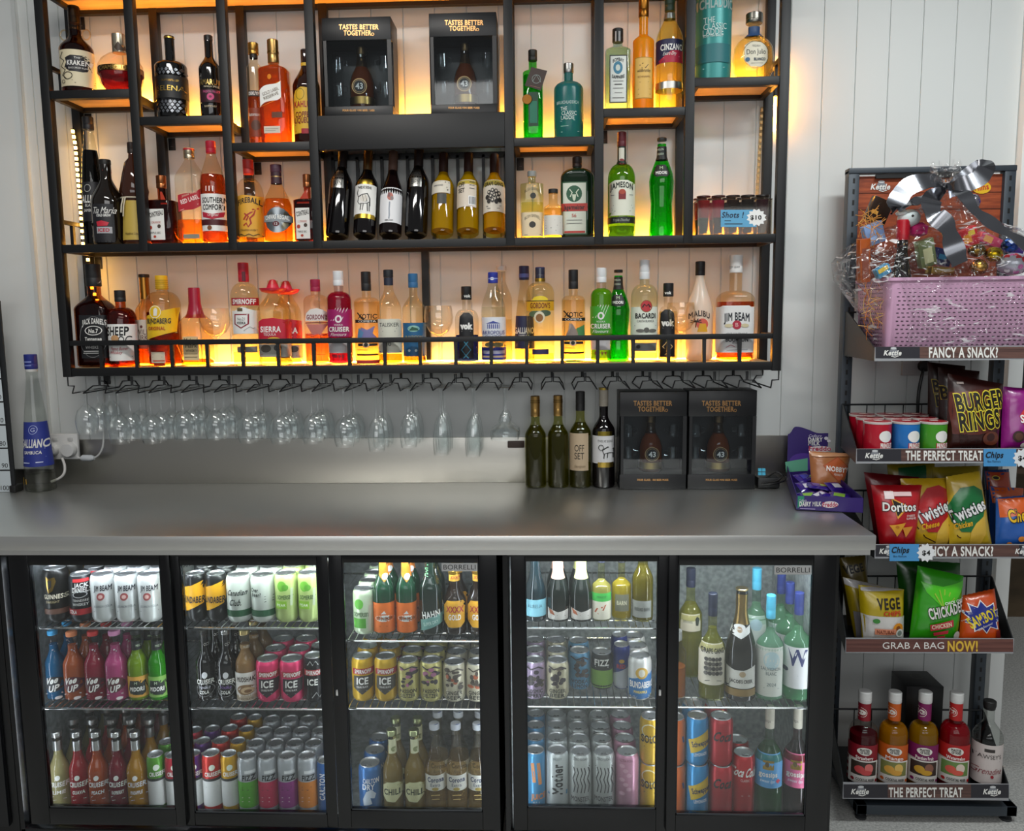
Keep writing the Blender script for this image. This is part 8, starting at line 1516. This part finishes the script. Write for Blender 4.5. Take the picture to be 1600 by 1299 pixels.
    for k, (sx, sy, z, q) in enumerate(prof):
        row = []
        for i in range(na):
            a = 2 * math.pi * i / na; n_ = 4 if k < 5 else 2.4; e = 2 / n_; amp = .006 + .012 * min(1, k / 5) if k < 9 else .007
            wv = amp * (math.sin(9 * a + ph[0] + k * .5) * .5 + math.sin(17 * a + ph[1] - k * .7) * .35 + math.sin(31 * a + ph[2]) * .25)
            ca, sa = math.cos(a), math.sin(a); x = math.copysign(abs(ca) ** e, ca) * (h1 * sx) ; y = math.copysign(abs(sa) ** e, sa) * (dp / 2 * sy)
            l = math.hypot(x, y) or 1; x, y = x * (1 + wv / l), y * (1 + wv / l)
            row.append(Vector((x * (1.14 if x < 0 and 2 < k < 7 else 1) + gp.x * q, y + gp.y * q, z + (.010 * math.sin(7 * a + ph[3]) if k in (11,) else 0) + (.006 * math.sin(11 * a + ph[4]) if 4 < k < 8 else 0))))
        rs.append(row)
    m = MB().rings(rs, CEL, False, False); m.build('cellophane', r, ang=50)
    RB = paint('#8e9096', .18, 1)
    def ribbon(pts, wd, nrm, name):
        P_ = [at(x, y, Y) - o for x, y, Y in pts]; S_ = []
        for i in range(len(P_) - 1):
            p0, p1, p2, p3 = P_[max(0, i - 1)], P_[i], P_[i + 1], P_[min(len(P_) - 1, i + 2)]
            for k in range(7):
                t_ = k / 7; S_.append(.5 * ((2 * p1) + (p2 - p0) * t_ + (2 * p0 - 5 * p1 + 4 * p2 - p3) * t_ * t_ + (3 * p1 - p0 - 3 * p2 + p3) * t_ ** 3))
        S_.append(P_[-1]); rs_ = []
        for i, p in enumerate(S_):
            tg = (S_[min(i + 1, len(S_) - 1)] - S_[max(i - 1, 0)]).normalized(); q_ = Vector(nrm) + Vector((.3 * math.sin(i * .6), .3 * math.cos(i * .8), 0)); sd = tg.cross(q_).normalized() * wd * (wd and (.25 + .75 * min(1, i / 6))) / 2; n_ = sd.cross(tg).normalized() * .0008
            rs_.append([p - sd - n_, p + sd - n_, p + sd + n_, p - sd + n_])
        MB().rings(rs_, RB).build(name, r)
    ribbon([(1478, 296, -.28), (1455, 283, -.30), (1420, 292, -.31), (1400, 318, -.32), (1402, 326, -.32)], .05, (0, -1, .5), 'bow_loop')
    ribbon([(1478, 297, -.28), (1450, 306, -.32), (1425, 318, -.33), (1402, 327, -.32)], .03, (0, -.6, 1), 'bow_loop')
    ribbon([(1480, 296, -.28), (1504, 282, -.30), (1532, 262, -.31), (1541, 264, -.33), (1530, 279, -.34), (1505, 290, -.33), (1482, 299, -.30)], .045, (0, -1, .3), 'bow_loop')
    ribbon([(1476, 297, -.29), (1456, 312, -.36), (1458, 334, -.39), (1478, 352, -.402), (1490, 385, -.405), (1500, 413, -.405)], .05, (0, -1, .1), 'ribbon_tail')
    ribbon([(1480, 297, -.29), (1505, 303, -.36), (1524, 330, -.395), (1560, 356, -.405), (1604, 384, -.405), (1625, 400, -.40)], .036, (0, -.9, .6), 'ribbon_tail')
    MB().lathe([(.001, -.012), (.012, -.008), (.014, 0), (.012, .008), (.001, .012)], paint('#3a3a3e', .3, 1), 14).build('knot', r, loc=gp)
    # contents (things of their own)
    def thing_(nm, lab, cat, px, py, Y): return root(nm, lab, cat, at(px, py, Y), None)
    base = zb + .012
    q = thing_('liqueur_bottle', 'dark bottle with ribbed red cap inside the cellophane hamper', 'bottle', 1408, 430, -.315); q.location.z = base; s = (at(1409, 400, -.335) - at(1408, 400, -.335)).x
    ht = at(1408, 344, -.315).z - base; R = 15 * s
    MB().lathe([(R * .9, 0), (R, .004), (R, ht * .58), (R * .55, ht * .76), (R * .55, ht * .86)], opaque_glass('#17120f'), 22).build('bottle_glass', q); m = MB(); m.lathe([(R * .68, ht * .85)] + [(R * (.7 if i % 2 else .64), ht * (.855 + .014 * i)) for i in range(10)] + [(R * .66, ht), (R * .2, ht)], paint('#b01626', .3), 22); m.build('cap', q)
    q = thing_('plush_toy', 'white plush toy head with black bead eye inside the hamper', 'plush toy', 1420, 342, -.305); R = 17 * s
    prof_ = [(R * math.sin(i * math.pi / 12) + .0002, -R * .85 * math.cos(i * math.pi / 12)) for i in range(13)]
    MB().lathe(prof_, paint('#cfd8d8', .9), 22).build('head', q); MB().lathe([(.0003, -.004), (.004, 0), (.0003, .004)], '#101010', 12).build('eye', q, loc=(-.002, -R * .98, .004)); MB().lathe([(R * .5, -R * .2), (R * .62, 0), (R * .3, R * .3), (.0005, R * .4)], '#d8e0de', 14).build('ear', q, loc=(-R * .7, -.004, R * .5))
    MB().lathe([(.0005, -R * 1.6), (R * .8, -R * 1.3), (R * .9, -R * .6), (R * .4, -R * .2)], paint('#c01c6a', .6), 16).build('body', q, loc=(R * .9, .0, -R * .2))
    def ball(nm, lab, cat, px, py, rad, col, Y=-.34, sq=1, spots=None, met=1):
        q = thing_(nm, lab, cat, px, py, Y); R = rad * s
        m = MB().lathe([(R * math.sin(i * math.pi / 12) + .0002, -R * sq * math.cos(i * math.pi / 12)) for i in range(13)], paint(col, .25, met), 22)
        o_ = m.build('foil_wrap', q, ang=80)
        if spots:
            mm = MB(); random.seed(int(px))
            for i in range(14):
                a, b = random.uniform(-2.6, -.5), random.uniform(-.9, .9); n_ = Vector((math.cos(a) * math.cos(b), math.sin(a) * math.cos(b), math.sin(b) * sq)); p = n_ * R * 1.01; u_ = n_.cross(Vector((0, 0, 1))).normalized(); v_ = n_.cross(u_); k = R * random.uniform(.12, .24)
                mm.add([p + (u_ * math.cos(t_) + v_ * math.sin(t_)) * k for t_ in [j * math.pi / 5 for j in range(10)]], [tuple(range(10))], spots[i % len(spots)])
            mm.build('print', q)
        return q
    ball('chocolate_ball', 'gold foil chocolate ball beside the silver ribbon tail', 'chocolate', 1529, 418, 13, '#c8943a', spots=['m#e0b860', 'm#a8742a'])
    ball('chocolate_egg', 'shiny yellow foil egg above the gold chocolate ball', 'chocolate', 1552, 398, 14, '#c8a81c', sq=.85, spots=['m#e8d850', '#8a5a1c'])
    ball('chocolate_egg', 'brown and gold striped foil egg wedged behind the gold ball', 'chocolate', 1526, 392, 13, '#8a6a2a', sq=.8, spots=['m#c8a04a', '#4a3418'])
    ball('chocolate_egg', 'large white patterned foil egg with red and pink figures', 'chocolate', 1583, 413, 24, '#c8ccd8', sq=.72, spots=['#c8303a', '#c86aa8', '#e8e8ec', '#7d8ac0'], met=.3)
    ball('chocolate_egg', 'silver and purple foil egg peeking out by the yellow chip logo', 'chocolate', 1520, 316, 11, '#c0bcc8', Y=-.29, sq=1.15, spots=['#4a2a8a', '#d8d8e0'])
    ball('chocolate_egg', 'round blue foil chocolate egg beside the patterned egg', 'chocolate', 1578, 384, 13, '#1c4aa8', sq=.9, Y=-.315, spots=['#3a7ad0', '#15307a'])
    def pk(nm, lab, cat, px, py, w_, h_, d__, col, rot, Y=-.33, E_=None, metal=0):
        q = thing_(nm, lab, cat, px, py, Y); m = MB().box(-w_ * s / 2, w_ * s / 2, -d__ / 2, d__ / 2, -h_ * s / 2, h_ * s / 2, paint(col, .3, metal, .3), .002)
        if E_:
            for (x0, z0, x1, z1, cc) in E_: m.add([(x0 * s, -d__ / 2 - .0006, z0 * s), (x1 * s, -d__ / 2 - .0006, z0 * s), (x1 * s, -d__ / 2 - .0006, z1 * s), (x0 * s, -d__ / 2 - .0006, z1 * s)], [(0, 1, 2, 3)], cc)
        m.build('wrapper', q); q.rotation_euler = (.1, rot, .2); return q
    pk('chocolate_bar', 'gold foil chocolate bar lying on the hamper rim', 'chocolate bar', 1468, 424, 40, 13, .03, '#c8a04a', .05, metal=1)
    pk('chocolate_box', 'dark blue chocolate pack standing behind the gold bar', 'chocolate box', 1470, 402, 32, 26, .02, '#141c4a', .2, Y=-.30, E_=[(-8, -4, 6, 4, '#2a6a8a')])
    pk('sweet_packet', 'red and yellow sweet packet behind the striped foil egg', 'packet', 1510, 372, 34, 30, .02, '#c8242c', -.4, Y=-.30, E_=[(-10, -8, 4, 6, '#e0902a'), (0, 2, 12, 10, '#e8c84a')])
    pk('sweet_packet', 'pink and orange sweet packet beside the blue foil egg', 'packet', 1545, 376, 40, 16, .02, '#c84a6a', .35, Y=-.27, E_=[(-14, -5, 2, 5, '#e0a05a')])
    pk('gift_card_box', 'pale blue flat box tucked in the corner of the hamper', 'box', 1364, 366, 34, 34, .02, '#7d9ac8', -.35, Y=-.28, E_=[(-12, -10, 12, -4, '#a8bce0')])
    pk('small_box', 'small box with blue top and yellow side hanging over the hamper rim', 'box', 1378, 424, 24, 16, .02, '#3a8ab0', -.5, Y=-.345, E_=[(-10, 0, 8, 7, '#d8b83a')])
    pk('sweet_packet', 'orange packet pressed against the cellophane at the hamper corner', 'packet', 1349, 408, 18, 70, .02, '#a8501c', -.12, Y=-.30, E_=[(-6, -28, 6, 20, '#8a4a38')])
    pk('chocolate_box', 'dark brown pack rising behind the white plush toy', 'chocolate box', 1372, 330, 36, 40, .02, '#2a1c14', .35, Y=-.22, E_=[(-14, -8, -2, -2, '#c8923a')])
    pk('sweet_packet', 'silver and green packet in the middle of the hamper', 'packet', 1446, 396, 28, 44, .02, '#8a9a6a', -.3, Y=-.315, E_=[(-8, -16, 8, 8, '#d8d8a8')], metal=.4)
    pk('chocolate_box', 'purple pack poking up at the end of the hamper', 'chocolate box', 1588, 384, 26, 30, .02, '#3a1c7a', .3, Y=-.28)
    m = MB(); random.seed(11)
    for i in range(130):
        x, y = random.uniform(1350, 1400), random.uniform(440, 520)
        if i % 3 == 0: x, y = random.uniform(1345, 1375), random.uniform(330, 380)
        p = at(x, y, random.uniform(-.36, -.26)); a = random.uniform(0, 6); l = random.uniform(.01, .025); b_ = Vector((math.cos(a) * l, random.uniform(-.006, .006), math.sin(a) * l)); m.tube([p - b_, p + Vector((random.uniform(-.004, .004), 0, random.uniform(-.004, .004))), p + b_], .0009, ('#c88a3a', '#b86a2a', '#d8b06a')[i % 3], 4)
    tag(m.build('paper_shreds'), 'gold and orange paper shreds filling the side of the hamper wrap', 'paper shreds', kind='stuff')
hamper()
